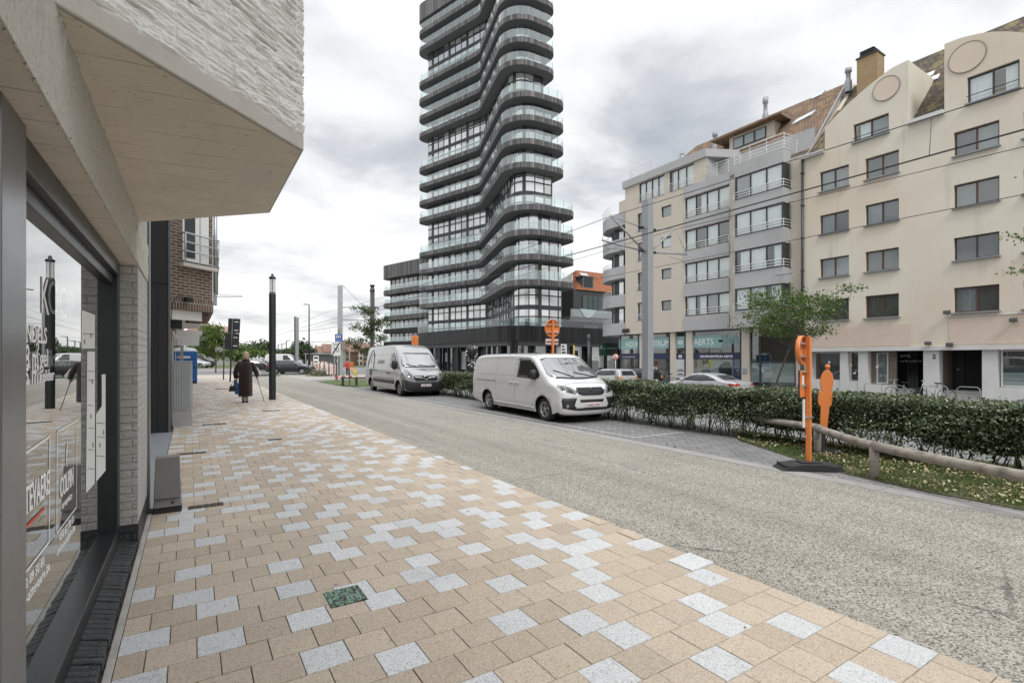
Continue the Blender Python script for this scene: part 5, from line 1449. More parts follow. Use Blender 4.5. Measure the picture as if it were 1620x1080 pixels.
def tree(name, label, base, h, crown_r, leafm, nleaf, lsize, seed, trunk_r=.06, clear=.4, spread=.6, group=None, flat=1.0, cat="tree"):
    r = random.Random(seed); root = thing(name, label, cat, base, group=group)
    b = MB(); tips = []
    def branch(p, d, L, rad, dep):
        pts = [p]; q = p.copy(); dd = d.copy(); k = 4
        for i in range(k):
            dd = (dd+Vector((r.gauss(0,.13), r.gauss(0,.13), r.gauss(.04,.08)))).normalized(); q = q+dd*L/k; pts.append(q.copy())
        b.tube(pts, [max(.004, rad*(1-.6*i/k)) for i in range(k+1)], 6 if dep < 2 else 4, caps=False)
        if dep >= 3: tips.append(pts[-1]); tips.append(pts[-2]); return
        for i in range(r.randint(3, 4) if dep else 7):
            f = r.uniform(.35, 1) if dep else clear+(1-clear)*(i+.5)/7
            a = r.uniform(0, 2*math.pi) if dep else i*2.4+r.random()
            base_ = pts[min(k-1, int(f*k))].lerp(pts[min(k, int(f*k)+1)], f*k-int(f*k))
            side = Vector((math.cos(a), math.sin(a), r.uniform(.0,.5)*flat if dep else r.uniform(.25,.8)*flat))
            nd = (dd*(.35 if dep else .15)+side*spread*1.4).normalized()
            branch(base_, nd, (crown_r*(1-.35*f if not dep else 1)*(.62 if not dep else .5**dep*1.0))*r.uniform(.8,1.2), rad*(.5 if dep else .42), dep+1)
        tips.append(pts[-1])
    branch(Vector(base)+Vector((0,0,-.1)), Vector((0,0,1)), h*.86, trunk_r, 0)
    b.build("trunk", m_bark, root)
    rr = np.random.default_rng(seed); T_ = np.array([tuple(t) for t in tips])
    pk = T_[rr.integers(0, len(T_), nleaf)]+rr.normal(size=(nleaf,3))*np.array([1,1,.7*flat])*crown_r*.095
    leaves("crown", pk-np.array(base), lsize, leafm, root, seed, up=.5, ratio=.6)
    return root
p = onX(1272, 567, 26); tree("street_tree", "thin street tree directly above the leaning orange sign post across the street", (p.x, p.y, -.5), 5.7, 2.9, m_treeleaf, 3600, .14, 11, .075, .50, .75, "street trees in front of the pale buildings", .55)
p = onX(1221, 567, 26); tree("street_tree", "thin street tree in front of the wide dark shop window next to the downpipe", (p.x, p.y, -.5), 5.7, 2.7, m_treeleaf, 3200, .14, 23, .07, .50, .75, "street trees in front of the pale buildings", .55)
p = onX(1748, 567, 24); tree("street_tree", "street tree at the right edge with one leafy twig reaching into view", (p.x, p.y, -.5), 8.2, 2.6, m_treeleaf, 1800, .12, 37, .08, .55, .75, "street trees in front of the pale buildings", .5)
tree("young_tree", "leafy young tree behind the silver high roof van", (12.6, 42.3, -.2), 5.9, 2.2, m_darkleaf, 3800, .16, 41, .07, .25, .6)
p = atD(341, 567, 62); tree("plane_tree", "bright green bushy tree left of the black sign panels", (p.x, p.y, -.15), 4.9, 2.9, m_limeleaf, 5200, .24, 52, .10, .30, .6)
# ---------------------------------------------------------------- vehicles
from mathutils.geometry import delaunay_2d_cdt
def cat_rom(P, k=4):
    out = []; n = len(P)
    for i in range(n-1):
        p0, p1, p2, p3 = P[max(i-1,0)], P[i], P[i+1], P[min(i+2,n-1)]
        for j in range(k):
            t = j/k
            out.append(tuple(.5*((2*b)+(-a+c)*t+(2*a-5*b+4*c-d)*t*t+(-a+3*b-3*c+d)*t**3) for a, b, c, d in zip(p0,p1,p2,p3)))
    out.append(tuple(P[-1])); return out
def tri_region(poly, step):
    """triangulated polygon with inner points"""
    pts = []
    n = len(poly)
    for i in range(n):
        a, c = Vector(poly[i][:2]), Vector(poly[(i+1) % n][:2]); k = max(1, int((c-a).length/step))
        for j in range(k): pts.append(a.lerp(c, j/k))
    m = len(pts); ed = [(i, (i+1) % m) for i in range(m)]
    xs = [p.x for p in pts]; ys = [p.y for p in pts]; pl = [(p.x, p.y) for p in pts]
    x = min(xs)+step*.5; extra = []
    while x < max(xs):
        y = min(ys)+step*.5
        while y < max(ys):
            if in_poly(x, y, pl) and min((Vector((x,y))-p).length for p in pts) > step*.45: extra.append(Vector((x,y)))
            y += step
        x += step
    r = delaunay_2d_cdt(pts+extra, ed, [], 1, 1e-6)
    return r[0], r[1], r[2]
class Car:
    def __init__(s, prof, wfun, arches, zb, target, dens=4, step=.13):
        s.P = cat_rom(prof, dens); s.w = wfun
        s.mb = MB(); rows = []; Q = []
        for (x, z, r, p) in s.P:
            T = target(x, z); n = Vector((T[0]-x, T[1]-z)).normalized(); q = Vector((x,z))+n*r
            Q.append(q); w = wfun(q.x, q.y); row = []
            K = 9
            for j in range(-K, K+1):
                f = abs(j)/K*math.pi/2; d = r*(1-math.cos(f)**(2/p)); y = w*math.sin(f)**(2/p)*(1 if j > 0 else -1)
                row.append((x+n.x*d, y, z+n.y*d))
            rows.append(row)
        m = len(rows[0]); vs = [v for r_ in rows for v in r_]
        s.mb.mesh(vs, [(i*m+j, (i+1)*m+j, (i+1)*m+j+1, i*m+j+1) for i in range(len(rows)-1) for j in range(m-1)], 0, sm=True)
        poly = [(q.x, q.y) for q in Q]
        for (ax, ar) in sorted(arches, key=lambda a: -a[0]):
            za = .33; dz = zb-za
            a0 = math.asin(max(-1, dz/ar)); k = 14
            for i in range(k+1):
                a = a0+(math.pi-2*a0)*i/k
                poly.append((ax+ar*math.cos(a), za+ar*math.sin(a)))
        v, e_, f = tri_region(poly, step)
        for sd in (1, -1):
            s.mb.mesh([(p.x, sd*wfun(p.x, p.y), p.y) for p in v], [tuple(t) if sd < 0 else tuple(t[::-1]) for t in f], 0, sm=True)
        # inner return of the wheel arch and sill
        for (ax, ar) in arches:
            a0 = math.asin(max(-1, (zb-.33)/ar)); k = 14
            for sd in (1, -1):
                pr = []
                for i in range(k+1):
                    a = a0+(math.pi-2*a0)*i/k; px, pz = ax+ar*math.cos(a), .33+ar*math.sin(a); pr.append((px, sd*wfun(px,pz), pz))
                for a, c in zip(pr[:-1], pr[1:]): s.mb.face([a, c, (c[0], c[1]-sd*.5, c[2]), (a[0], a[1]-sd*.5, a[2])], 1)
        vv = [v for v in s.mb.v]; s.bvh = BVHTree.FromPolygons(vv, s.mb.f)
    def hit(s, o, d):
        h = s.bvh.ray_cast(Vector(o), Vector(d)); return h[0], h[1]
    def decal(s, mb, poly, side, off=.004, m=0, step=.08, rim=.012):
        """raise a panel on the body: side 'L','R' polygons in (x,z); 'F','B' polygons in (y,z)"""
        v, e_, f = tri_region(poly, step); P = []
        for p in v:
            if side in 'LR': o = (p.x, 3 if side == 'L' else -3, p.y); d = (0, -1 if side == 'L' else 1, 0)
            else: o = (4 if side == 'F' else -9, p.x, p.y); d = (-1 if side == 'F' else 1, 0, 0)
            h, n = s.hit(o, d)
            if h is None: P.append(None); continue
            if n.dot(Vector(d)) > 0: n = -n
            P.append((h+n*off, n))
        good = [t for t in f if all(P[i] is not None for i in t)]
        def orient(t):
            a, b_, c = [P[i][0] for i in t]
            return t if (b_-a).cross(c-a).dot(P[t[0]][1]) > 0 else tuple(reversed(t))
        good = [orient(tuple(t)) for t in good]
        vs = [(p[0] if p else Vector((0,0,0))) for p in P]
        used = sorted({i for t in good for i in t}); mp = {a: k for k, a in enumerate(used)}
        mb.mesh([vs[i] for i in used], [tuple(mp[i] for i in t) for t in good], m, sm=True)
        cnt = {}
        for t in good:
            for i in range(3): cnt.setdefault(frozenset((t[i], t[(i+1)%3])), []).append((t[i], t[(i+1)%3]))
        for ks, l in cnt.items():
            if len(l) == 1:
                a, c = l[0]; mb.face([vs[c], vs[a], P[a][0]-P[a][1]*(off+rim), P[c][0]-P[c][1]*(off+rim)], m)
    def seam(s, mb, pts, side, w=.010, m=0):
        for a, c in zip(pts[:-1], pts[1:]):
            a, c = Vector(a), Vector(c); d = (c-a).normalized(); n = Vector((-d.y, d.x))*w/2
            s.decal(mb, [tuple(a-n), tuple(c-n), tuple(c+n), tuple(a+n)], side, .0012, m, .12, .002)
def wheel(parent, x, y, rad, wid, sd, spokes=5, rimm=None, style=0):
    """tyre with a rim sub-part; sd = +1 left, -1 right"""
    b = MB(); w = wid/2
    b.lathe([(rad*.60,-w*.8),(rad*.66,-w),(rad*.90,-w),(rad*.97,-w*.8),(rad,-w*.45),(rad,w*.45),(rad*.97,w*.8),(rad*.90,w),(rad*.66,w),(rad*.60,w*.8)], (x,y,rad), 32, axis='Y')
    t = b.build("wheel", m_rubber, parent)
    b = MB(); yo = y+sd*w*.62
    b.lathe([(0,-.02*sd),(rad*.62,-.02*sd)], (x,yo-sd*.05,rad), 24, axis='Y', m=1)
    b.lathe([(rad*.56,-.02*sd),(rad*.57,.032*sd),(rad*.63,.038*sd),(rad*.65,.0)], (x,yo,rad), 32, axis='Y')
    b.lathe([(rad*.15,0),(rad*.14,.03*sd),(0,.034*sd)], (x,yo,rad), 16, axis='Y')
    for k in range(spokes):
        for tw in ((-.09, .09) if style == 0 else (0,)):
            a = 2*math.pi*k/spokes+tw+.3; a2 = a+(tw*.9 if style == 0 else 0); ww = .022 if style == 0 else .055
            p0 = Vector((math.cos(a)*rad*.1, 0, math.sin(a)*rad*.1)); p1 = Vector((math.cos(a2)*rad*.6, 0, math.sin(a2)*rad*.6)); dd = (p1-p0).normalized(); n = Vector((-dd.z,0,dd.x))*ww
            c = Vector((x, yo+sd*.016, rad)); h = Vector((0, sd*.012, 0))
            q = [c+p0-n*1.2, c+p1-n, c+p1+n, c+p0+n*1.2]
            b.mesh([p+h for p in q]+[p-h*1.5 for p in q], [(0,1,2,3),(3,2,1,0),(0,4,5,1),(1,5,6,2),(2,6,7,3),(3,7,4,0)])
    b.build("rim", [rimm or m_alloy, m_black], t)
    return t
def carpaint(name, col, rough=.28, metal=0, coat=.6):
    t = NT(name)
    dust = t.noise(2.2, 5)
    sp = t.N('ShaderNodeSeparateXYZ'); t.l.new(t.obj, sp.inputs[0])
    low = t.math('MULTIPLY', t.ramp(t.math('ADD', sp.outputs[2], t.math('MULTIPLY', dust, .3)), [(.25, (1,1,1)), (.62, (0,0,0))]), .25)   # road dirt on the sills
    c = t.mix(low, t.mix(dust, mul(col,.95), mul(col,1.04)), (.24,.225,.20))
    t.principled(c, t.math('ADD', rough, t.math('MULTIPLY', low, .8)), metal, None, .5, coat, Coat_Roughness=.06)
    return t.mat
m_alloy = M("silver_alloy", (.46,.47,.48), .32, .8, .1, 5)
m_whitep = carpaint("white_van_paint", (.56,.56,.565), .2, 0, 1.0)
m_silver = carpaint("silver_van_paint", (.30,.305,.305), .28, .35, 1.0)
m_silver2 = carpaint("silver_car_paint", (.50,.51,.52), .3, .3)
m_blackp = carpaint("black_car_paint", (.012,.014,.017), .2)
m_navyp = carpaint("navy_car_paint", (.012,.018,.04), .2)
m_greyp = carpaint("grey_car_paint", (.13,.135,.14), .25, .3)
m_carglass = M("dark_car_glass", (.012,.015,.017), .03, 0, .3, 1, spec=.9)
t = NT("reflecting_windscreen"); t.principled(t.mix(t.noise(1.1, 3), (.03,.035,.04), (.09,.10,.105)), .02, 0, t.bump(t.noise(1.5, 2), .05, .1), 1.0, 0, IOR=2.15); m_screen = t.mat
m_headl = M("headlight_lens", (.22,.23,.24), .06, .25, .4, 14)
m_trim = M("black_textured_plastic", (.018,.018,.02), .5, 0, .2, 5)
m_plate = M("number_plate_white", (.62,.62,.61), .4, 0, .05)
m_platered = M("plate_red_print", (.28,.03,.03), .4)
m_tail = M("red_tail_lamp", (.40,.03,.015), .15, 0, .3, 8)
m_amber = M("amber_lamp", (.62,.20,.03), .2, 0, .2, 8)
def plate(parent, car, body, y0, z0, w=.50, h=.11, front=True):
    hh, n = car.hit((4 if front else -9, y0, z0), (-1 if front else 1, 0, 0)); x = hh.x; s = 1 if front else -1
    b = MB(); b.box(min(x, x+.02*s), max(x, x+.02*s), y0-w/2, y0+w/2, z0-h/2, z0+h/2)
    p = b.build("number_plate", m_plate, parent, bevel=.004)
    b = MB(); add_text(b, body, (x+.023*s, y0-s*w*.45, z0-h*.28), (0, s, 0), (0,0,1), height=h*.58, width=w*.9, bold=.012); b.build("plate_lettering", m_platered, p)
    return p
def mirror(parent, x, y, z, sd, s=(.10,.13,.16), m=None):
    b = MB(); n = 12
    prof = [(0,-1),(.6,-.93),(.9,-.6),(1,0),(.92,.55),(.6,.9),(0,1)]
    b.lathe(prof, (0,0,0), n, m=0)
    i0 = 0
    b.v = [Vector((x+v.x*s[0], y+sd*s[1]+v.y*s[1], z+v.z*s[2])) for v in b.v]
    b.tube([(x+.02,y-sd*.03,z-.06),(x+.0,y+sd*s[1],z-.08)], .035, 6)
    return b.build("mirror", m or m_trim, parent)

# ---- white van, nearest
def w1(x, z):
    w = .955
    if z > .95: w -= .17*((z-.95)/1.0)**1.5
    if z < .55: w -= .05*((.55-z)/.3)
    for ax in (0, -3.275):
        d = math.hypot(x-ax, z-.33); w += .022*math.exp(-((d-.40)/.075)**2)
    w -= .008*math.exp(-((z-.60)/.05)**2)*(-3.0 < x < -.45)
    w += .006*math.exp(-((z-1.02)/.05)**2)*(x < -.2)
    if x > .35: w -= .10*((x-.35)/.5)**2
    return w
prof1 = [(-4.36,.30,.06,5),(-4.42,.52,.08,5),(-4.42,1.0,.09,5),(-4.38,1.45,.11,5),(-4.32,1.72,.13,4.5),(-4.20,1.88,.17,4),(-3.9,1.925,.19,4),(-3.0,1.94,.19,4.2),(-1.8,1.94,.19,4.2),(-1.0,1.92,.19,4),(-.66,1.87,.20,3.6),
         (-.35,1.69,.24,3.3),(.10,1.385,.28,3.1),(.34,1.215,.28,3.0),(.52,1.13,.27,3.0),(.70,1.03,.26,3.0),(.82,.92,.27,3.0),(.88,.80,.30,3.0),(.905,.62,.33,3.0),(.91,.42,.34,3.0),(.87,.26,.30,3.0),(.80,.215,.22,3)]
car1 = Car(prof1, w1, [(0,.395),(-3.275,.395)], .23, lambda x, z: (max(-4.0, min(x, -.25)) if x < -.6 else -.55+.25*(x > .3), .72), 4, .11)
van = thing("panel_van", "white panel van parked nose towards us on the grey bay beside the hedge", "van", (9.12, 11.22, -.12), R(-90-3.5), None, (1.055, 1.0, .975))
car1.mb.build("body", [m_whitep, m_black], van)
b = MB(); b.box(-4.2, .7, -.78, .78, .20, .62); b.box(-3.9, .3, -.80, .80, .55, 1.1); b.build("underbody", m_black, van)
b = MB(); car1.decal(b, [(-.80,1.25),(-.84,1.32),(-.74,1.74),(-.55,1.79),(.55,1.79),(.74,1.74),(.84,1.32),(.80,1.25),(.4,1.225),(-.4,1.225)], 'F', .006, 0, .07); b.build("windscreen", m_screen, van)
for sd in 'LR':
    b = MB(); car1.decal(b, [(-1.42,1.20),(-1.46,1.78),(-.88,1.79),(-.62,1.69),(-.32,1.45),(-.20,1.30),(-.24,1.20),(-.6,1.17)], sd, .005, 0, .08); b.build("side_window", m_carglass, van)
    b = MB()
    car1.seam(b, [(-1.52,.34),(-1.54,1.0),(-1.56,1.84)], sd); car1.seam(b, [(-.38,.72),(-.42,1.0),(-.40,1.14)], sd); car1.seam(b, [(-1.52,.34),(-.62,.34),(-.42,.60),(-.38,.72)], sd)
    car1.seam(b, [(-2.72,.40),(-2.74,1.05),(-2.74,1.78)], sd, .008); car1.seam(b, [(-4.05,1.03),(-2.72,1.03)], sd, .022); car1.seam(b, [(-4.15,1.24),(-1.6,1.24)], sd, .007)
    car1.seam(b, [(-4.05,1.32),(-3.95,1.72),(-3.75,1.78),(-1.75,1.80)], sd, .008); car1.seam(b, [(-4.32,.55),(-3.7,.55)], sd, .008)
    b.build("panel_seam", M("seam_shadow_gap", (.07,.07,.07), .6), van)
    b = MB(); car1.decal(b, [(-2.85,.315),(-.50,.315),(-.54,.365),(-2.78,.385)], sd, .018, 0, .12); b.build("sill_strip", m_whitep, van)
    s_ = 1 if sd == 'L' else -1
    for hx in (-1.70, -1.38):
        b = MB(); b.obox((hx, s_*(w1(hx,1.03)+.025), 1.03), (.19,.035,.04)); h = b.build("door_handle", m_whitep, van, bevel=.012)
    mirror(van, -.42, s_*.86, 1.30, s_, (.09,.12,.15))
    b = MB(); car1.decal(b, [(s_*.44,.86),(s_*.60,.99),(s_*.74,1.03),(s_*.86,1.04),(s_*.90,1.00),(s_*.86,.90),(s_*.70,.835),(s_*.52,.80)], 'F', .006, 0, .06); hl = b.build("headlight", m_headl, van)
    b = MB(); car1.decal(b, [(s_*.55,.87),(s_*.62,.95),(s_*.72,.99),(s_*.72,.88),(s_*.62,.85)], 'F', .009, 0, .05); car1.decal(b, [(s_*.76,.99),(s_*.84,1.0),(s_*.84,.93),(s_*.77,.90)], 'F', .009, 0, .05); b.build("projector", m_carglass, hl)
    b = MB(); car1.decal(b, [(s_*.48,.70),(s_*.86,.70),(s_*.88,.62),(s_*.86,.42),(s_*.50,.36),(s_*.48,.42),(s_*.56,.50)], 'F', .004, 0, .06); lf = b.build("bumper_inlet", m_trim, van)
    b = MB(); hh, n = car1.hit((4, s_*.74, .47), (-1,0,0)); b.lathe([(.05,.0),(.045,.012),(0,.014)], (hh.x,hh.y,hh.z), 14, axis='X'); b.build("fog_lamp", m_headl, lf)
    for wx in (0, -3.275): wheel(van, wx, s_*.80, .335, .22, s_, 5)
b = MB(); car1.decal(b, [(-.42,.97),(.42,.97),(.47,.88),(.42,.80),(.30,.76),(-.30,.76),(-.42,.80),(-.47,.88)], 'F', .008, 0, .06); gr = b.build("grille", m_trim, van)
b = MB()
for z in (.80, .835, .87, .905, .94): car1.decal(b, [(-.40,z),(.40,z),(.40,z+.008),(-.40,z+.008)], 'F', .016, 0, .1, .004)
b.build("grille_bar", m_dark_metal, gr)
b = MB()   # rearing lion emblem, simplified outline
hh, n = car1.hit((4,0,.87),(-1,0,0)); L_ = [(-.02,-.085),(.015,-.075),(.02,-.03),(.06,-.045),(.055,-.01),(.025,.0),(.055,.03),(.03,.045),(.02,.075),(-.015,.085),(-.045,.065),(-.055,.03),(-.03,.02),(-.045,-.02),(-.03,-.05)]
b.prism([(-a*1.05, c) for a, c in L_], lambda y, z: (hh.x+.012, y, .875+z), lambda y, z: (hh.x+.026, y, .875+z)); b.build("emblem", m_chrome, gr)
b = MB(); car1.decal(b, [(-.40,.655),(.40,.655),(.37,.575),(-.37,.575)], 'F', .006, 0, .06); b.build("lower_grille", m_trim, van)
b = MB(); car1.decal(b, [(-.48,.355),(.48,.355),(.52,.41),(.46,.43),(-.46,.43),(-.52,.41)], 'F', .005, 0, .06); b.build("bumper_lip", m_trim, van)
plate(van, car1, "1-HAZ-752", 0, .495)
b = MB(); car1.decal(b, [(-.70,1.24),(-.1,1.215),(.1,1.215),(.70,1.24),(.72,1.21),(.1,1.18),(-.1,1.18),(-.72,1.21)], 'F', .012, 0, .08)
for y0, y1, z1 in ((.55,-.05,1.36),(-.15,-.62,1.42)):
    h0, n0 = car1.hit((4,y0,1.23),(-1,0,0)); h1, n1v = car1.hit((4,y1,z1),(-1,0,0)); b.tube([h0+n0*.02, h1+n1v*.025], .010, 5)
b.build("wiper", m_black, van)
b = MB(); b.tube([(-.95,0,1.92),(-1.08,0,2.05)], .006, 5); b.build("aerial", m_black, van)
b = MB(); car1.decal(b, [(-.12,1.10),(.45,1.10),(.45,1.075),(-.12,1.075)], 'F', .003); b.build("bonnet_crease", m_whitep, van)
sh = MB(); car1.seam(sh, [(-.80,1.0),(-.55,1.075),(0,1.10),(.55,1.075),(.80,1.0)], 'F', .010); car1.seam(sh, [(-.9,.74),(-.45,.735),(.45,.735),(.9,.74)], 'F', .008); sh.build("bonnet_seam", M("seam_gap", (.08,.08,.08), .6), van)

# ---- silver high roof van
def w2(x, z):
    w = 1.02
    if z > 1.15: w -= .20*((z-1.15)/1.25)**1.4
    if z < .5: w -= .05*((.5-z)/.3)
    for ax in (0, -4.33):
        d = math.hypot(x-ax, z-.35); w += .02*math.exp(-((d-.42)/.08)**2)
    w -= .010*math.exp(-((z-1.2)/.04)**2)*(x < -1.6)
    if x > .3: w -= .10*((x-.3)/.5)**2
    return w
prof2 = [(-5.32,.36,.06,5),(-5.36,.7,.08,5),(-5.36,1.3,.10,5),(-5.32,1.9,.12,5),(-5.26,2.28,.14,4.5),(-5.14,2.43,.17,4),(-4.8,2.47,.18,4.2),(-3,2.49,.18,4.2),(-1.6,2.485,.18,4.2),(-1.05,2.45,.20,3.8),(-.75,2.33,.22,3.6),(-.50,2.14,.25,3.4),(-.38,2.02,.27,3.3),
         (.02,1.63,.30,3.2),(.30,1.36,.30,3.2),(.46,1.27,.29,3.2),(.64,1.16,.28,3.2),(.78,1.02,.28,3.4),(.84,.88,.28,3.6),(.86,.70,.29,3.8),(.87,.5,.30,3.8),(.84,.32,.28,3.8),(.78,.25,.22,3.6)]
car2 = Car(prof2, w2, [(0,.42),(-4.33,.42)], .27, lambda x, z: (max(-5.0, min(x, -.25)) if x < -.8 else -.6+.3*(x > .3), .85), 3, .16)
mov = thing("high_roof_van", "silver high roof delivery van with grey swoosh lettering parked behind the white van", "van", (9.02, 22.35, -.12), R(-90-2.0), None, (1.095, .97, .965))
car2.mb.build("body", [m_silver, m_black], mov)
b = MB(); b.box(-5.1, .6, -.8, .8, .22, .7); b.box(-4.9, .2, -.84, .84, .6, 1.2); b.build("underbody", m_black, mov)
b = MB(); car2.decal(b, [(-.84,1.42),(-.88,1.50),(-.74,2.02),(-.66,2.06),(.66,2.06),(.74,2.02),(.88,1.50),(.84,1.42),(.4,1.385),(-.4,1.385)], 'F', .006, 0, .09); b.build("windscreen", m_screen, mov)
for sd in 'LR':
    s_ = 1 if sd == 'L' else -1
    b = MB(); car2.decal(b, [(-1.22,1.40),(-1.26,2.02),(-1.12,2.08),(-.86,2.06),(-.62,1.90),(-.34,1.52),(-.42,1.24),(-.62,1.22),(-1.0,1.34)], sd, .005, 0, .1); b.build("side_window", m_carglass, mov)
    b = MB(); car2.seam(b, [(-1.34,.4),(-1.36,1.3),(-1.36,2.15)], sd, .012); car2.seam(b, [(-.36,.85),(-.30,1.2)], sd, .012); car2.seam(b, [(-2.65,.45),(-2.68,2.2)], sd, .012); car2.seam(b, [(-5.1,1.98),(-1.6,1.98)], sd, .010); car2.seam(b, [(-5.1,1.17),(-1.5,1.17)], sd, .018); b.build("panel_seam", m_dark_metal, mov)
    b = MB(); car2.decal(b, [(-3.85,.56),(-.62,.56),(-.62,.72),(-3.85,.74)], sd, .02, 0, .16); b.build("side_moulding", m_trim, mov)
    for hx in (-1.55, -1.2):
        b = MB(); b.obox((hx, s_*(w2(hx,1.06)+.02), 1.06), (.2,.04,.05)); b.build("door_handle", m_trim, mov, bevel=.012)
    mirror(mov, -.34, s_*.96, 1.50, s_, (.10,.13,.22))
    b = MB(); car2.decal(b, [(s_*.50,.86),(s_*.62,1.06),(s_*.78,1.24),(s_*.86,1.28),(s_*.92,1.16),(s_*.88,.94),(s_*.74,.80),(s_*.60,.78)], 'F', .007, 0, .06); hl = b.build("headlight", m_headl, mov)
    b = MB(); car2.decal(b, [(s_*.66,1.0),(s_*.78,1.12),(s_*.82,1.02),(s_*.70,.90)], 'F', .01, 0, .06); b.build("projector", m_carglass, hl)
    for wx in (0, -4.33): wheel(mov, wx, s_*.86, .345, .23, s_, 7, M("grey_steel_wheel", (.34,.34,.35), .45, .5), 1)
b = MB(); car2.decal(b, [(-.97,.26),(.97,.26),(.97,.80),(.78,.76),(.56,.70),(-.56,.70),(-.78,.76),(-.97,.80)], 'F', .008, 0, .07)
for sd in 'LR': car2.decal(b, [(.42,.30),(.68,.30),(.66,.82),(.50,.80)], sd, .006, 0, .08)
b.build("bumper", m_trim, mov)
b = MB(); car2.decal(b, [(-.56,.98),(.56,.98),(.58,.88),(.50,.74),(-.50,.74),(-.58,.88)], 'F', .012, 0, .06); gr = b.build("grille", m_black, mov)
b = MB(); hh, n = car2.hit((4,0,.88),(-1,0,0)); xx = hh.x+.03
b.lathe([(.105,0),(.105,.02),(.082,.02),(.082,0)], (xx,0,.89), 28, axis='X'); b.prism([(-.10,.012),(.02,-.006),(-.015,.018),(.10,-.012),(-.02,.006),(.015,-.018)], lambda y, z: (xx, y, .89+z*1.6), lambda y, z: (xx+.02, y, .89+z*1.6)); b.build("emblem", m_chrome, gr)
for s_ in (1, -1):
    b = MB(); car2.decal(b, [(s_*.11,.885),(s_*.32,.925),(s_*.55,.935),(s_*.55,.905),(s_*.34,.885),(s_*.11,.855)], 'F', .02, 0, .08); b.build("chrome_wing", m_chrome, gr)
plate(mov, car2, "2-ABK-761", 0, .53)
b = MB(); car2.decal(b, [(-.75,1.40),(.75,1.40),(.75,1.365),(-.75,1.365)], 'F', .012, 0, .1)
for y0, y1, z1 in ((.5,-.12,1.47),(-.2,-.7,1.5)):
    h0, n0 = car2.hit((4,y0,1.39),(-1,0,0)); h1, n1v = car2.hit((4,y1,z1),(-1,0,0)); b.tube([h0+n0*.02, h1+n1v*.03], .012, 5)
b.build("wiper", m_black, mov)
b = MB(); b.tube([(-.85,0,2.4),(-.98,0,2.52)], .008, 5); b.build("aerial", m_black, mov)
m_decal = M("charcoal_vinyl", (.075,.08,.085), .5, 0, .1)
b = MB()   # big letter A swoosh, bar and dot
car2.decal(b, [(-4.98,1.22),(-4.86,1.22),(-4.55,2.0),(-4.30,2.26),(-4.40,2.27),(-4.72,2.05),(-4.95,1.6)], 'R', .003, 0, .14)
car2.decal(b, [(-4.40,2.27),(-4.26,2.27),(-3.86,2.0),(-3.72,1.22),(-3.90,1.22),(-3.98,1.8),(-4.30,2.2)], 'R', .003, 0, .14)
car2.decal(b, [(-4.46,1.55),(-4.36,1.55),(-4.26,2.05),(-4.30,2.05)], 'R', .0035, 0, .14)
car2.decal(b, [(-4.50,1.14),(-3.15,1.14),(-3.15,1.19),(-4.50,1.21)], 'R', .0035, 0, .14)
car2.decal(b, [(-4.32+.24*math.cos(a*math.pi/8), 1.03+.21*math.sin(a*math.pi/8)) for a in range(16)], 'R', .0032, 0, .12)
gph = b.build("swoosh_graphic", m_decal, mov)
b = MB(); add_text(b, "ALEXANDER", (-3.28, -1.03, 1.52), (1,0,0), (0,0,1), height=.19, width=1.15, bold=.006, shear=.2)
b.v = [Vector((v.x, (car2.hit((v.x,-3,v.z),(0,1,0))[0] or Vector((0,-1.02,0))).y-.004, v.z)) for v in b.v]; b.build("lettering", m_decal, mov)
b = MB()
hh, n = car2.hit((4,.05,1.24),(-1,0,0))
car2.decal(b, [(-.10,1.24),(-.04,1.27),(.10,1.27),(.14,1.245),(.08,1.225),(-.02,1.225)], 'F', .004); car2.decal(b, [(-.2,1.255),(-.14,1.27),(-.14,1.245)], 'F', .004); car2.decal(b, [(.05,1.205),(.42,1.205),(.42,1.19),(.05,1.19)], 'F', .004); b.build("bonnet_graphic", m_decal, mov)

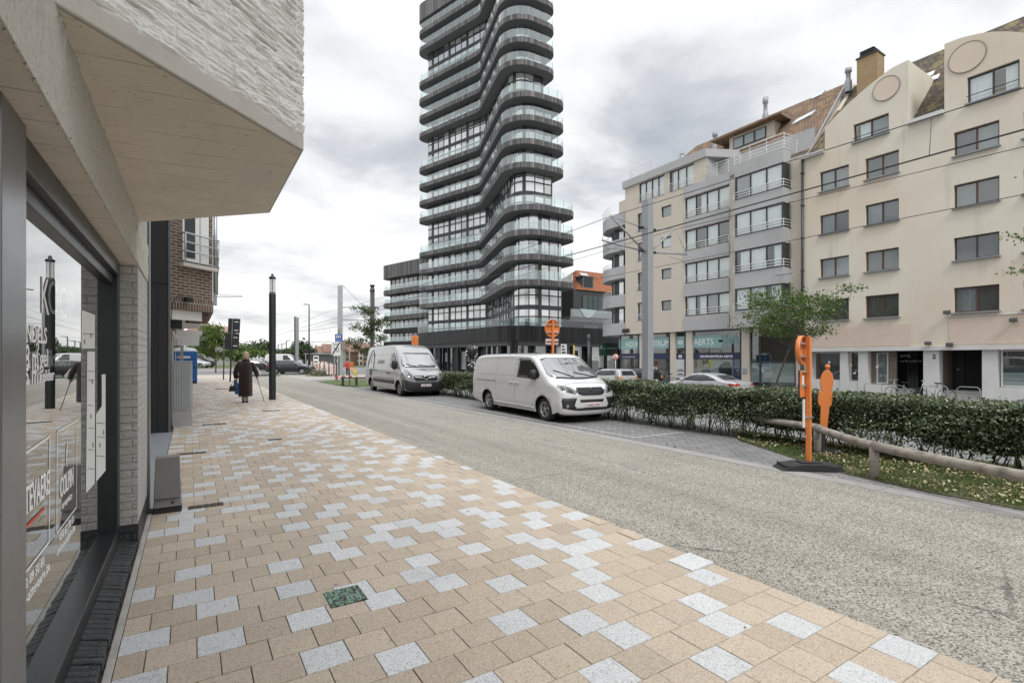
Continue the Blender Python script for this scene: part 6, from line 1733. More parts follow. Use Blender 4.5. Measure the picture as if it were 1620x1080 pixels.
# ---- cars
def wcar(hw, belt, tum, nose, tail, wb):
    def w(x, z):
        q = hw
        if z > belt: q -= tum*((z-belt)/.55)**1.15
        if z < .5: q -= .06*((.5-z)/.3)
        for ax in (0, -wb):
            d = math.hypot(x-ax, z-.33); q += .018*math.exp(-((d-.38)/.07)**2)
        if x > .2: q -= .16*((x-.2)/nose)**2
        if x < -wb-.2: q -= .12*((-wb-.2-x)/tail)**2
        return q
    return w
def make_car(kind, label, paint, loc, rz, group=None, scale=None, name="car", plates=True, simple=False):
    if kind == 'coupe':
        wb, hw, belt = 2.76, .885, .88
        pr = [(-3.66,.30,.10,4),(-3.74,.5,.16,3.5),(-3.76,.72,.18,3.2),(-3.70,.90,.17,3.2),(-3.50,.965,.15,3.6),(-3.1,.99,.14,4),(-2.75,1.08,.16,3.8),(-2.3,1.27,.17,3.6),(-1.9,1.345,.16,3.8),(-1.4,1.355,.16,3.8),(-1.0,1.32,.17,3.6),(-.55,1.15,.20,3.4),(-.12,.97,.20,3.2),(.15,.90,.20,3.2),(.5,.83,.20,3.0),(.72,.70,.24,3.0),(.80,.52,.28,3),(.78,.32,.26,3),(.70,.22,.2,3)]
        win = [(-.35,.95),(-.95,1.22),(-1.5,1.285),(-1.95,1.26),(-2.5,1.06),(-2.62,.97),(-1.7,.93)]; pil = [(-1.72,.92),(-1.66,1.27)]
        wsb, wst = 1.0, 1.29; rear = [(-.58,1.02),(-.48,1.24),(.48,1.24),(.58,1.02)]; tl_ = [(-.80,.74),(-.80,.86),(-.52,.85),(-.42,.74)]; tls = [(-3.62,.72),(-3.70,.86),(-3.35,.86),(-3.30,.76)]
    elif kind == 'hatch':
        wb, hw, belt = 2.47, .84, .95
        pr = [(-3.02,.30,.10,4),(-3.10,.5,.15,3.5),(-3.10,.80,.16,3.5),(-3.02,1.05,.16,3.6),(-2.88,1.30,.16,3.8),(-2.72,1.41,.16,4),(-2.2,1.44,.16,4),(-1.4,1.44,.16,4),(-1.0,1.40,.17,3.8),(-.55,1.14,.2,3.4),(-.28,.99,.2,3.3),(.1,.93,.2,3.2),(.45,.85,.22,3.0),(.62,.72,.25,3),(.68,.52,.28,3),(.66,.32,.26,3),(.58,.22,.2,3)]
        win = [(-.62,1.0),(-1.02,1.32),(-2.45,1.35),(-2.72,1.06),(-1.6,1.0)]; pil = [(-1.62,.98),(-1.60,1.36)]
        wsb, wst = 1.03, 1.36; rear = [(-.60,1.02),(-.50,1.32),(.50,1.32),(.60,1.02)]; tl_ = [(-.80,.76),(-.80,.96),(-.62,.96),(-.62,.76)]; tls = [(-2.98,.76),(-2.98,.96),(-2.84,.94),(-2.84,.78)]
    else:
        wb, hw, belt = 2.68, .90, .98
        pr = [(-3.62,.32,.10,4),(-3.70,.55,.15,3.5),(-3.70,.85,.16,3.5),(-3.60,1.12,.16,3.6),(-3.40,1.42,.17,3.8),(-3.15,1.52,.17,4),(-2.4,1.575,.17,4),(-1.6,1.575,.17,4),(-1.1,1.52,.18,3.7),(-.6,1.27,.2,3.4),(-.2,1.06,.2,3.3),(.2,1.0,.21,3.2),(.6,.91,.22,3.0),(.80,.76,.25,3),(.86,.55,.28,3),(.84,.34,.26,3),(.74,.24,.2,3)]
        win = [(-.55,1.06),(-1.15,1.42),(-1.7,1.475),(-2.9,1.45),(-3.25,1.18),(-3.1,1.10),(-1.8,1.05)]; pil = [(-1.75,1.04),(-1.73,1.48)]
        wsb, wst = 1.09, 1.49; rear = [(-.64,1.1),(-.54,1.40),(.54,1.40),(.64,1.1)]; tl_ = [(-.84,.86),(-.84,1.04),(-.54,1.02),(-.54,.90)]; tls = [(-3.52,.86),(-3.54,1.04),(-3.28,1.0),(-3.28,.9)]
    wf = wcar(hw, belt, .26, .65, .85, wb)
    ca = Car(pr, wf, [(0,.37),(-wb,.37)], .24, lambda x, z: (max(-wb-.55, min(x, -.3)), .55), 3, .16)
    root = thing(name, label, "car", loc, rz, group, scale)
    ca.mb.build("body", [paint, m_black], root)
    b = MB(); b.box(pr[0][0]+.25, pr[-1][0]-.2, -hw+.14, hw-.14, .20, .60); b.build("underbody", m_black, root)
    zc = (wsb+wst)/2
    b = MB(); ca.decal(b, [(-.62,wsb),(-.50,wst),(.50,wst),(.62,wsb),(.3,wsb-.02),(-.3,wsb-.02)], 'F', .006, 0, .09); b.build("windscreen", m_screen, root)
    b = MB(); ca.decal(b, rear, 'B', .006, 0, .09); b.build("rear_window", m_carglass, root)
    for sd in 'LR':
        s_ = 1 if sd == 'L' else -1
        b = MB(); ca.decal(b, win, sd, .005, 0, .09); sw = b.build("side_window", m_carglass, root)
        b = MB(); ca.seam(b, pil, sd, .05); b.build("door_pillar", m_black, sw)
        if not simple:
            b = MB(); ca.seam(b, [(-.42,.35),(-.40,.9)], sd); ca.seam(b, [(pil[0][0]-.02,.35),(pil[0][0],pil[0][1])], sd); b.build("panel_seam", m_black, root)
            mirror(root, win[0][0]-.12, s_*(hw-.08), win[0][1]+.04, s_, (.06,.09,.075), paint)
        b = MB(); ca.decal(b, [(s_*.36,.66),(s_*.62,.76),(s_*.70,.74),(s_*.70,.64),(s_*.5,.60)], 'F', .006, 0, .06); b.build("headlight", m_headl, root)
        b = MB(); ca.decal(b, [(s_*a, c) for a, c in tl_], 'B', .006, 0, .06); ca.decal(b, tls, sd, .006, 0, .06); b.build("tail_lamp", m_tail if kind != 'hatch' else m_amber, root)
        for wx in (0, -wb): wheel(root, wx, s_*(hw-.13), .325, .21, s_, 5)
    b = MB(); ca.decal(b, [(-.36,.66),(.36,.66),(.30,.54),(-.30,.54)], 'F', .006, 0, .06); ca.decal(b, [(-.6,.40),(.6,.40),(.55,.29),(-.55,.29)], 'F', .006, 0, .06); b.build("grille", m_trim, root)
    if plates:
        b = MB(); hh, n = ca.hit((4,0,.46),(-1,0,0)); b.box(hh.x, hh.x+.02, -.25, .25, .41, .52); hh, n = ca.hit((-9,0,.62),(1,0,0)); b.box(hh.x-.02, hh.x, -.25, .25, .57, .68); b.build("number_plate", m_plate, root)
    return root
make_car('coupe', "silver coupe half hidden by the hedge in front of the hearing centre", m_silver2, (24, 19.2, gz(24,19)), R(90))
h1 = make_car('hatch', "small silver hatchback with amber tail lamp just right of the white van nose", m_silver2, (24.3, 27.0, gz(24,27)), R(90))
make_car('hatch', "black hatchback partly seen behind the silver hatchback and the tall grey tram pole", m_blackp, (27.2, 27.4, gz(27,27)), R(90))
make_car('coupe', "dark navy car roof showing above the hedge at the right edge", m_navyp, (13.9, 3.3, gz(14,3)), R(90))
az = -YAW
def veh(u, v, z, t): p = onZ(u, v, z); return p
p = atD(483, 590, 57); es = make_car('estate', "black estate car parked broadside on the far side of the cross street", m_blackp, (p.x, p.y, -.14), az, None, (1.1,1.1,1.0))
grp = "cars in the far parking row"
p = atD(424, 585, 66); c2_ = dup(es, (p.x, p.y, -.1), az+R(20), "dark car just left of the lamp post, behind the woman's stick", grp, (1,1,1))
p = atD(437, 582, 74); c3_ = make_car('hatch', "grey car seen past the lamp post behind the black estate", m_greyp, (p.x, p.y, -.1), az+R(15), grp, None, "car", True, True)
p = atD(424, 580, 84); c4_ = make_car('estate', "silver car farthest back in the parking row beside the lamp post", m_silver2, (p.x, p.y, -.1), az+R(15), grp, None, "car", True, True)
p = atD(410, 575, 110); dup(c3_, (p.x, p.y, -.1), R(90), "small distant grey car on the road beyond the woman's head", None, (1.2,1.2,1.2))
p = atD(322, 580, 92); dup(c4_, (p.x, p.y, -.1), az, "silver car nose showing right beside the blue toilet", None, (1.15,1.15,1.15))
# dark van at the far left and white vans behind the lamp post
def plain_van(label, paint, loc, rz, scale):
    root = thing("panel_van", label, "van", loc, rz, None, scale)
    car1.mb.build("body", [paint, m_black], root)
    for sd in 'LR':
        s_ = 1 if sd == 'L' else -1
        b = MB(); car1.decal(b, [(-1.42,1.20),(-1.46,1.78),(-.88,1.79),(-.62,1.69),(-.32,1.45),(-.20,1.30),(-.24,1.20),(-.6,1.17)], sd, .005, 0, .12); b.build("side_window", m_carglass, root)
        for wx in (0, -3.275): wheel(root, wx, s_*.80, .335, .22, s_, 5)
    b = MB(); car1.decal(b, [(-.80,1.25),(-.74,1.74),(-.55,1.79),(.55,1.79),(.74,1.74),(.80,1.25)], 'F', .006, 0, .1); b.build("windscreen", m_screen, root)
    b = MB(); b.box(-4.2, .7, -.78, .78, .20, .62); b.build("underbody", m_black, root)
    return root
p = atD(330, 580, 98); plain_van("black van parked behind the blue portable toilet", m_blackp, (p.x, p.y, -.1), az, (1.25,1.2,1.35))
p = atD(466, 580, 82); plain_van("white van standing behind the black estate car", m_whitep, (p.x, p.y, -.1), az, (1.0,1.1,1.25))
# ---------------------------------------------------------------- street furniture
# dark lamp post with glass lantern
p = onZ(431, 632); lp = thing("lamp_post", "thick dark round lamp post with glass lantern head beside the walking woman", "lamp post", (p.x, p.y, 0))
m_post = M("anthracite_post", (.028,.031,.034), .45, .3, .2, 2)
c = (p.x, p.y, 0); b = MB(); b.lathe([(.125,-.05),(.125,4.08),(.118,4.12),(0,4.12)], c, 24); b.build("pole", m_post, lp)
b = MB(); b.lathe([(.10,4.12),(.10,4.70)], c, 20); b.lathe([(.045,4.12),(.045,4.70)], c, 10); b.build("lantern_glass", glass_mat("lantern_glass", (.95,.96,.96), 1.4, .05, .5, (.85,.86,.86)), lp)
b = MB(); b.lathe([(.115,4.14),(.115,4.17),(.10,4.17)], c, 20); b.lathe([(0,4.70),(.125,4.70),(.125,4.76),(.05,4.80),(.05,4.86),(.02,4.90),(0,4.90)], c, 20)
for k in range(3): q = k*2.09+.4; b.box(p.x+.105*math.cos(q)-.009, p.x+.105*math.cos(q)+.009, p.y+.105*math.sin(q)-.009, p.y+.105*math.sin(q)+.009, 4.12, 4.70)
b.build("lantern_cap", m_post, lp)
# big direction sign seen from behind, slightly leaning
p = onZ(364, 603.8); ds = thing("direction_sign", "two dark rectangular sign panels seen from behind on a leaning post", "road sign", (p.x, p.y, 0), -YAW+R(12))
ds.rotation_euler = (0, R(2.2), -YAW+R(12))
b = MB(); b.tube([(0,0,-.1),(0,0,4.35)], .055, 8); b.build("post", m_dark_metal, ds)
m_signback = M("dark_sign_back", (.04,.043,.046), .5, .3, .12)
for x0, x1, z0, z1 in ((-.30,.46,3.36,4.36), (-.46,.44,2.22,3.34)):
    b = MB(); b.box(x0, x1, .06, .10, z0, z1); pn = b.build("sign_panel", m_signback, ds, bevel=.01)
    b = MB()
    for z in ((z0+z1)/2-.3, (z0+z1)/2+.28): b.box(x1-.36, x1-.10, .045, .059, z-.025, z+.025)
    b.build("bracket", m_white_metal, pn)
p = onZ(353.5, 600.5); b = MB(); b.tube([(p.x,p.y,-.1),(p.x+.05,p.y,2.85)], .045, 8)
tag(b.build("bare_post", m_dark_metal, None, org=(p.x,p.y,0)), "thin plain metal post just left of the dark sign panels", "post")

# catenary masts with cantilevers, contact wires
def mast(label, x, y, h, r=.15, arms=True, z0=-.5, mat_=None, ah=0):
    t = thing("catenary_mast", label, "mast", (x, y, z0), group="tramway masts")
    b = MB(); b.box(x-r, x+r, y-r, y+r, z0-.1, h); b.box(x-r-.01, x+r+.01, y-r-.03, y-r-.001, z0, h) if r > .14 else None
    b.build("pole", mat_ or m_grey_metal, t); 
    if arms:
        for s_ in (-1, 1):
            b = MB(); xe = x+s_*(1.95 if s_ < 0 else 1.6); zt = 6.88+ah; zb = 5.75+ah
            b.tube([(x+s_*r, y, zb), (xe, y, zt)], .035, 6); b.tube([(x+s_*r, y, zt-.25), (xe, y, zt)], .02, 6)
            b.tube([(x+s_*r, y, zb), (x+s_*2.35, y, zb+.16)], .035, 6); b.tube([(x+s_*2.1, y, zb+.14), (x+s_*2.1, y, zb-.12), (x+s_*1.3, y, zb-.05)], .018, 6)
            b.tube([(xe, y, zt), (x+s_*2.35, y, zb+.16)], .010, 5); a = b.build("cantilever", m_grey_metal, t)
            b = MB(); b.lathe([(.05,-.12),(.07,-.06),(.05,0),(.07,.06),(.05,.12)], (x+s_*(r+.2), y, zt-.22), 10, axis='X'); b.lathe([(.05,-.12),(.07,-.06),(.05,0),(.07,.06),(.05,.12)], (x+s_*(r+.2), y, zb+.02), 10, axis='X'); b.build("insulator", m_dark_metal, a)
    return t
mast("square grey tram mast with cantilever arms standing behind the hedge", 15.0, 13.8, 7.75, .145)
p = atD(538, 567, 44.5); mast("tall pale concrete mast behind the zone thirty sign", p.x, p.y, 8.0, .17, False, -.3, M("pale_mast", (.40,.41,.42), .6, .2, .1))
p = atD(589, 567, 49); mst = mast("dark round mast rising behind the young tree", p.x, p.y, 8.2, .16, False, -.3, M("weathered_dark_mast", (.11,.105,.10), .6, .2, .2))
b = MB(); b.lathe([(.17,8.0),(.24,8.05),(.24,8.3),(.18,8.34),(.18,8.6),(.26,8.64),(.26,8.72),(0,8.75)], (p.x,p.y,0), 12); b.tube([(p.x,p.y,6.6),(p.x+.5,p.y,6.6),(p.x+.6,p.y,6.3)], .05, 6); b.build("mast_head", m_dark_metal, mst)
for u, v, d, l in ((470,502,62,"pale distant tram mast right of the lamp post"), (467,501,64,"slim dark mast right behind the pale distant tram mast")):
    p = atD(u, 567, d); mast(l, p.x, p.y, EYE+(567-v)/800*d, .11 if u == 467 else .16, False, -.2, m_dark_metal if u == 467 else None)
wr = []
def wire(name, x, z, label, r=.012, y0=-30, y1=160, sag=.0, cat="overhead wire", st=46):
    b = MB(); pts = []; y = y0
    while y <= y1:
        ph = ((y-13.8) % st)/st; pts.append((x+.12*math.sin(y*.07), y, z-sag*4*ph*(1-ph))); y += 4
    b.tube(pts, r, 5); tag(b.build(name, m_black, None, org=pts[0]), label, cat, "tram wires strung along the street")
wire("carrier_wire", 13.05, 6.88, "highest tram wire, crossing the gables of the cream building", .011, sag=.35)
wire("contact_wire", 12.85, 5.78, "upper of two close tram wires crossing the middle cream wall windows", .010)
wire("contact_wire", 12.55, 5.70, "lower of two close tram wires crossing the middle cream wall windows", .008)
wire("carrier_wire", 16.6, 6.88, "tram carrier wire on the right arm of the grey mast", .010, sag=.4)
wire("contact_wire", 16.9, 5.55, "lowest tram wire passing the grey mast on its right", .010)
b = MB()
for y, x in ((4.2, 13.0), (1.9, 12.9), (22, 13.0)): b.tube([(13.0,y,6.75 if y > 5 else 6.6),(12.88,y,5.78)], .006, 4)
tag(b.build("dropper", m_black, None, org=(13,4,6)), "thin vertical droppers joining the upper tram wires", "dropper")
def spanw(a, c, label, sag=.3, r=.014):
    a, c = Vector(a), Vector(c); b = MB(); b.tube([a.lerp(c, k/8)-Vector((0,0,sag*4*(k/8)*(1-k/8))) for k in range(9)], r, 5); tag(b.build("span_wire", m_dark_metal, None, org=a), label, "span wire")
spanw(atD(541,450,44.5), atD(605,508,60), "slanting stay wire from the top of the pale mast", .2)
spanw(atD(541,506,44.5), atD(590,507,49), "straight cross arm wire between pale mast and dark mast", 0, .03)
spanw(atD(541,486,44.5), atD(600,487,52), "upper cross arm wire from the pale mast towards the wing", 0, .03)
spanw(atD(472,524,62), atD(600,500,52), "sloping wire between the distant mast and the apartment wing", .3, .02)
spanw(atD(472,541,62), atD(536,541,60), "low cross wire between the distant masts", 0, .025)
# street light on tall thin black pole
p = atD(489, 567, 58); sl = thing("street_light", "tall thin black street light with short arm near the tram masts", "street light", (p.x, p.y, -.15))
b = MB(); ztop = EYE+85/800*58; b.tube([(p.x,p.y,-.2),(p.x,p.y,ztop)], [.10,.06], 8); b.build("pole", m_post, sl)
b = MB(); rr_ = Vector((-CY, SY, 0)); b.tube([Vector((p.x,p.y,ztop)), Vector((p.x,p.y,ztop+.05))+rr_*.35], .04, 6); b.obox(Vector((p.x,p.y,ztop+.04))+rr_*.38, (.5,.16,.08), -YAW); b.build("lamp_head", m_post, sl)
# wall street light between the buildings
p = onX(1268, 450, FX-.1); q = onX(1247, 432, FX-1.2); b = MB(); b.tube([p, p+Vector((0,0,1.0)), Vector((q.x+.3,p.y+.3,q.z-.02)), q], .035, 6)
wlp = b.build("wall_street_light", m_galv, None, org=p); tag(wlp, "grey street light on bent arm beside the downpipe above the street tree", "street light")
b = MB(); b.obox(q+Vector((-.1,.3,.0)), (.35,.8,.12), .3); b.build("lamp_head", m_galv, wlp)

# orange temporary signs, seen from behind (they face the traffic coming towards us)
def orange_disc(b, c, r, y, th=.05):
    b.lathe([(r,0),(r,.05),(r-.03,.055),(r-.03,.02),(0,.02)], c, 28, axis='Y'); b.lathe([(0,-.0),(r,-.0)], c, 28, axis='Y')
p = Vector((10.45, 13.9, -.12)); s1 = thing("orange_road_sign", "orange round road sign back on a post above the white van roof", "road sign", p)
b = MB(); b.box(p.x-.03, p.x+.03, p.y-.08, p.y-.02, -.1, 2.9); b.build("post", m_orange, s1)
b = MB(); c = onY(875, 519.5, p.y+.02); 
b.M = None; cc = (p.x, p.y, c.z)
b.lathe([(0,.02),(.285,.02),(.305,.01),(.305,-.035),(.29,-.04),(.285,.0),(0,.0)], cc, 32, axis='Y'); d1 = b.build("sign_disc", m_orange, s1)
b = MB()
for z in (c.z+.12, c.z-.14): b.box(p.x-.27, p.x+.27, p.y-.055, p.y-.005, z-.014, z+.014)
b.build("bracket", m_galv, d1)
b = MB(); z = onY(875,540.5,p.y).z; b.box(p.x-.27, p.x+.27, p.y-.015, p.y+.015, z-.10, z+.10); sp2_ = b.build("sub_plate", M("pale_pink_sign_back", (.55,.40,.37), .5), s1, bevel=.012)
b = MB(); b.box(p.x-.25, p.x+.25, p.y-.035, p.y-.016, z-.012, z+.012); b.build("bracket", m_black, sp2_)
b = MB(); b.box(p.x-.3, p.x+.3, p.y-.3, p.y+.3, -.16, -.06); b.build("foot", m_rubber, s1)
p = atD(656.5, 567, 28.4); p.z = -.12; s1b = thing("orange_road_sign", "orange boxy road sign back just showing over the silver van roof", "road sign", p)
z = EYE+(567-537)/800*28.4
b = MB(); b.box(p.x-.20, p.x+.20, p.y-.03, p.y+.02, z-.3, z+.22); d1 = b.build("sign_panel", m_orange, s1b, bevel=.02)
b = MB(); b.box(p.x-.035, p.x+.035, p.y-.09, p.y-.031, -.1, z+.2); b.build("post", m_orange, s1b)
b = MB(); b.box(p.x-.18, p.x+.18, p.y-.06, p.y-.031, z-.01, z+.015); b.build("bracket", m_galv, d1)
b = MB(); b.box(p.x-.3, p.x+.3, p.y-.3, p.y+.3, -.16, -.06); b.build("foot", m_rubber, s1b)
# sign cluster on black rubber base by the verge
p = Vector((8.10, 4.16, -.10)); s2 = thing("orange_sign_post", "orange post with round and square sign backs on a black rubber base by the verge", "road sign", p, 0)
top = EYE+(567-533)/800*7.95
b = MB(); b.box(p.x-.03, p.x+.03, p.y-.03, p.y+.03, -.05, top); b.build("post", m_orange, s2)
fr_ = Matrix.Translation((p.x-.10, p.y+.06, EYE+(567-554)/800*8)) @ Matrix.Rotation(R(13), 4, 'Z')
b = MB(fr_); b.lathe([(0,.03),(.21,.03),(.225,.02),(.225,-.035),(.212,-.04),(.205,.0),(0,.0)], (0,0,0), 32, axis='Y'); d1 = b.build("sign_disc", m_orange, s2)
b = MB(fr_)
for z in (.10, -.10): b.box(-.19, .21, -.05, -.012, z-.012, z+.012)
b.build("bracket", m_galv, d1)
z = EYE+(567-606.5)/800*8; fr_ = Matrix.Translation((p.x-.035, p.y+.06, z)) @ Matrix.Rotation(R(10), 4, 'Z')
b = MB(fr_); b.box(-.16, .16, -.02, .012, -.21, .21); d2 = b.build("sign_panel", m_orange, s2, bevel=.03)
b = MB(fr_); b.box(-.165, .165, .0125, .022, -.215, .215); b.build("front_sheet", m_navy, d2)
b = MB(fr_)
for z in (.19, -.02): b.box(-.14, .15, -.05, -.0205, z-.012, z+.012)
b.build("bracket", m_galv, d2)
b = MB(fr_); b.box(-.13, -.05, -.024, -.0202, -.06, .13); b.build("sticker", m_white, d2)
b = MB(); zz0 = EYE+(567-674)/800*8; zz1 = EYE+(567-630)/800*8; b.box(p.x-.095, p.x-.045, p.y+.03, p.y+.045, zz0, zz1); b.build("reflector", m_white, s2)
b = MB(); b.box(p.x-.045, p.x+.045, p.y-.045, p.y+.045, .68, .705); b.build("clamp", m_galv, s2)
b = MB(Matrix.Translation((p.x, p.y, -.115)) @ Matrix.Rotation(R(-38), 4, 'Z'))
prof = [(-.48,0),(-.36,.07),(-.17,.105),(.17,.105),(.36,.07),(.48,0)]
b.prism(prof, lambda x, z: (x, -.19, z), lambda x, z: (x, .19, z)); b.box(-.16, .16, -.10, .10, .106, .125)
for x in (-.34, .34): b.box(x-.07, x+.07, -.17, .17, .04, .085)
b.build("rubber_base", m_rubber, s2, bevel=.012)
p = Vector((9.72, 4.75, -.1)); s3 = thing("orange_marker", "leaning solid orange lamp marker with rounded head planted behind the wooden rail", "marker", p, -YAW-R(20))
s3.rotation_euler = (0, R(3), -YAW-R(24)); s3.scale = (.95, 1, .94)
b = MB(); sc_ = 9.6/800
prof = []
for k in range(15):
    a = -math.pi*.32+(2*math.pi-2*math.pi*.18)*k/14*0+(math.pi*1.64)*k/14; prof.append((.13*math.cos(a), 1.36+.23*math.sin(a)))
prof = prof[::1]+[(-.13,1.19),(-.145,1.16),(-.15,1.12),(-.15,.96),(-.13,.90),(-.09,.88),(-.075,.35),(.06,.35),(.08,.88),(.11,.90),(.125,.96),(.125,1.12),(.12,1.19)]
b.prism(prof, lambda x, z: (x*.84, -.035, z), lambda x, z: (x*.84, .035, z)); b.build("panel", m_orange, s3, bevel=.015)
b = MB(); b.lathe([(.03,1.57),(.03,1.62),(.045,1.63),(.04,1.69),(0,1.70)], (0,0,0), 12); b.build("lamp_knob", m_orange, s3)
b = MB(); b.box(-.04, .04, -.02, .02, -.02, .36); b.box(-.3, .3, -.2, .2, -.04, .06); b.build("foot", m_dark_metal, s3)
# low round timber rail along the verge
wr_ = thing("timber_rail", "low weathered round timber rail on stumpy posts along the leafy verge", "rail fence", (8.2, 3.3, -.1))
t = NT("weathered_timber"); st_ = t.noise(1, 6, t.mapping(t.obj, (18, 4, 18)), .7)
c = t.mix(st_, (.14,.12,.10), (.46,.425,.37)); c = t.mix(t.ramp(t.noise(6, 6), [(.5,(0,0,0)),(.7,(.6,.6,.6))]), c, (.07,.06,.05)); t.principled(c, .85, 0, t.bump(st_, .6, .015), .2); m_timber = t.mat
RP = [(11.0, 8.6), (9.52, 4.74), (8.22, 3.32), (7.35, .9), (6.9, -2.4)]
for k, (x, y) in enumerate(RP):
    b = MB(); b.tube([(x,y,-.2),(x+.01,y,.12),(x,y,.34)], [.062,.06,.058], 12); b.build("post", m_timber, wr_)
for (a, c_) in zip(RP[:-1], RP[1:]):
    a, c_ = Vector((*a, .36)), Vector((*c_, .36)); d = (c_-a).normalized(); b = MB()
    b.tube([a+d*.02+Vector((0,0,.02*math.sin(k*2.1))) if k == 0 else a.lerp(c_, k/6)+Vector((rnd.uniform(-.012,.012), rnd.uniform(-.012,.012), -.03*math.sin(k/6*math.pi)+rnd.uniform(-.008,.008))) for k in range(7)], [.070,.066,.068,.064,.066,.062,.065], 12); b.build("rail", m_timber, wr_)

# ---------------------------------------------------------------- things around the crossing
p = onZ(532, 601, -.1); zs = thing("zone_end_sign", "white end of zone thirty sign struck through with black bar near the pale mast", "road sign", (p.x, p.y, -.1), -YAW)
D_ = 40.0
b = MB(); b.tube([(0,0,0),(0,0,2.0)], .05, 8); b.build("post", m_dark_metal, zs)
b = MB(); b.box(-.36, .36, -.08, -.055, 1.92, 3.02); pl = b.build("sign_panel", m_white, zs, bevel=.02)
b = MB(); add_text(b, "ZONE", (-.24,-.085,2.74), (1,0,0), (0,0,1), height=.17, width=.48, bold=.01); add_text(b, "30", (-.24,-.085,2.22), (1,0,0), (0,0,1), height=.36, width=.5, bold=.02); b.build("lettering", m_grey_metal, pl)
b = MB(); b.face([(-.36,-.094,1.93),(-.27,-.094,1.93),(.36,-.094,3.0),(.27,-.094,3.0)]); b.build("black_bar", m_black, pl)
p = onZ(535.5, 598, -.1); bs = thing("bus_stop_sign", "blue and white stop flag standing in front of the pale mast", "stop sign", (p.x, p.y, -.1), -YAW)
b = MB(); b.tube([(0,.1,0),(0,.1,4.2)], .04, 8); b.build("post", m_dark_metal, bs)
b = MB(); b.box(-.30, .30, -.02, .02, 3.0, 3.82); bp = b.build("flag", M("sign_blue", (.02,.10,.36), .4), bs, bevel=.015)
b = MB(); b.box(-.2, .2, -.026, -.0205, 3.48, 3.70); b.box(-.24, .24, -.026, -.0205, 3.28, 3.31); b.box(-.26, .26, -.026, -.0205, 3.06, 3.16); b.build("pictogram", m_white, bp)
b = MB(); b.box(-.14, -.05, -.03, -.027, 3.52, 3.64); b.box(.03, .14, -.03, -.027, 3.52, 3.64); b.build("pictogram_window", m_navy, bp)
# low dark bench-like barrier on the grass
bn = thing("low_barrier", "low dark plank barrier on short legs on the grass patch left of the silver van", "barrier", (8.9, 32.5, -.1), -YAW+R(4))
b = MB(); b.box(-1.0, 1.3, -.09, .09, .42, .50); b.build("plank", m_dark_metal, bn)
for x in (-.85, .0, 1.1): 
    b = MB(); b.box(x-.06, x+.06, -.07, .07, -.05, .42); b.build("leg", m_dark_metal, bn)
b = MB(); p = atD(553, 567, 33); b.tube([(p.x,p.y,-.1),(p.x,p.y,2.4)], .035, 8); tag(b.build("bare_post", m_timber, None, org=(p.x,p.y,-.1)), "thin brown post rising behind the low plank barrier", "post")
b = MB(); p = onZ(562, 601, -.1); b.lathe([(.16,-.12),(.16,.62),(.14,.68),(0,.70)], (p.x,p.y,0), 14); tag(b.build("bollard", M("yellow_plastic", (.55,.42,.08), .5), None, org=(p.x,p.y,-.1)), "yellow bollard beside the rear of the silver van", "bollard")
wb = thing("barrier_plank", "red and white barrier plank low behind the plank barrier", "barrier", atD(546, 596, 37))
b = MB(); c = atD(546, 596, 37)
for k in range(6): b.M = Matrix.Translation(c) @ Matrix.Rotation(-YAW, 4, 'Z'); b.box(-.75+k*.25, -.5+k*.25, -.02, .02, -.1, .1, k % 2)
b.build("plank", [m_red, m_white], wb)
for x in (-.6, .6): 
    b = MB(Matrix.Translation(c) @ Matrix.Rotation(-YAW, 4, 'Z')); b.box(x-.03, x+.03, .021, .07, -.5, .2); b.build("leg", m_galv, wb)
def fence_panel(label, u, v, d, w, rz, gr):
    t = thing("striped_fence", label, "barrier", atD(u, v, d), -YAW+rz, gr)
    b = MB()
    n = int(w/.16)
    for k in range(n): b.box(-w/2+k*.16, -w/2+k*.16+.09, -.02, .02, 0, .95, 1 if k % 3 == 1 else 0)
    b.box(-w/2, w/2, .021, .05, .75, .85); b.box(-w/2, w/2, .021, .05, .1, .2); b.build("slats", [m_white, m_red], t)
    b = MB(); b.box(-w/2, -w/2+.1, -.3, .3, -.06, -.001); b.box(w/2-.1, w/2, -.3, .3, -.06, -.001); b.build("foot", m_rubber, t)
fence_panel("white and red slatted fence panel nearest the zone thirty sign", 526, 592, 48, 1.1, R(40), "slatted works fence panels")
fence_panel("white and red slatted fence panel behind the flowering bush", 514, 588, 55, 1.5, R(25), "slatted works fence panels")
fence_panel("white slatted fence panel farthest from the silver van", 505, 583, 66, 2.0, R(10), "slatted works fence panels")
def barrel(u, v, d, label):
    p = atD(u, v, d); t = thing("orange_works_lamp", label, "works lamp", p)
    b = MB(); b.lathe([(.22,0),(.22,.05),(.16,.07),(.16,.34),(.2,.36),(.2,.42),(.08,.44),(.08,.5),(.14,.52),(.14,.68),(0,.71)], p, 14); b.build("casing", M("orange_plastic", (.68,.22,.03), .45), t)
    b = MB(); b.lathe([(.165,.14),(.165,.22)], p, 14); b.build("reflective_band", m_white, t)
barrel(538, 585, 46, "orange works lamp at the foot of the pale mast"); barrel(557, 585, 46, "orange works lamp close behind the silver van")
p = atD(500, 577, 60); b = MB(); b.M = Matrix.Translation(p) @ Matrix.Rotation(-YAW, 4, 'Z'); b.box(-.32,.32,-.03,.03,.1,1.1); b.box(-.28,-.22,-.02,.02,-.7,.1); b.box(.22,.28,-.02,.02,-.7,.1)
nb = b.build("notice_board", m_white, None, org=p); tag(nb, "small white notice board on two legs above the flowering bush", "notice board")
b = MB(Matrix.Translation(p) @ Matrix.Rotation(-YAW, 4, 'Z')); b.box(-.22,.22,-.04,-.031,.75,.95); b.box(-.2,.2,-.04,-.031,.3,.42); b.build("print", m_dark_metal, nb)
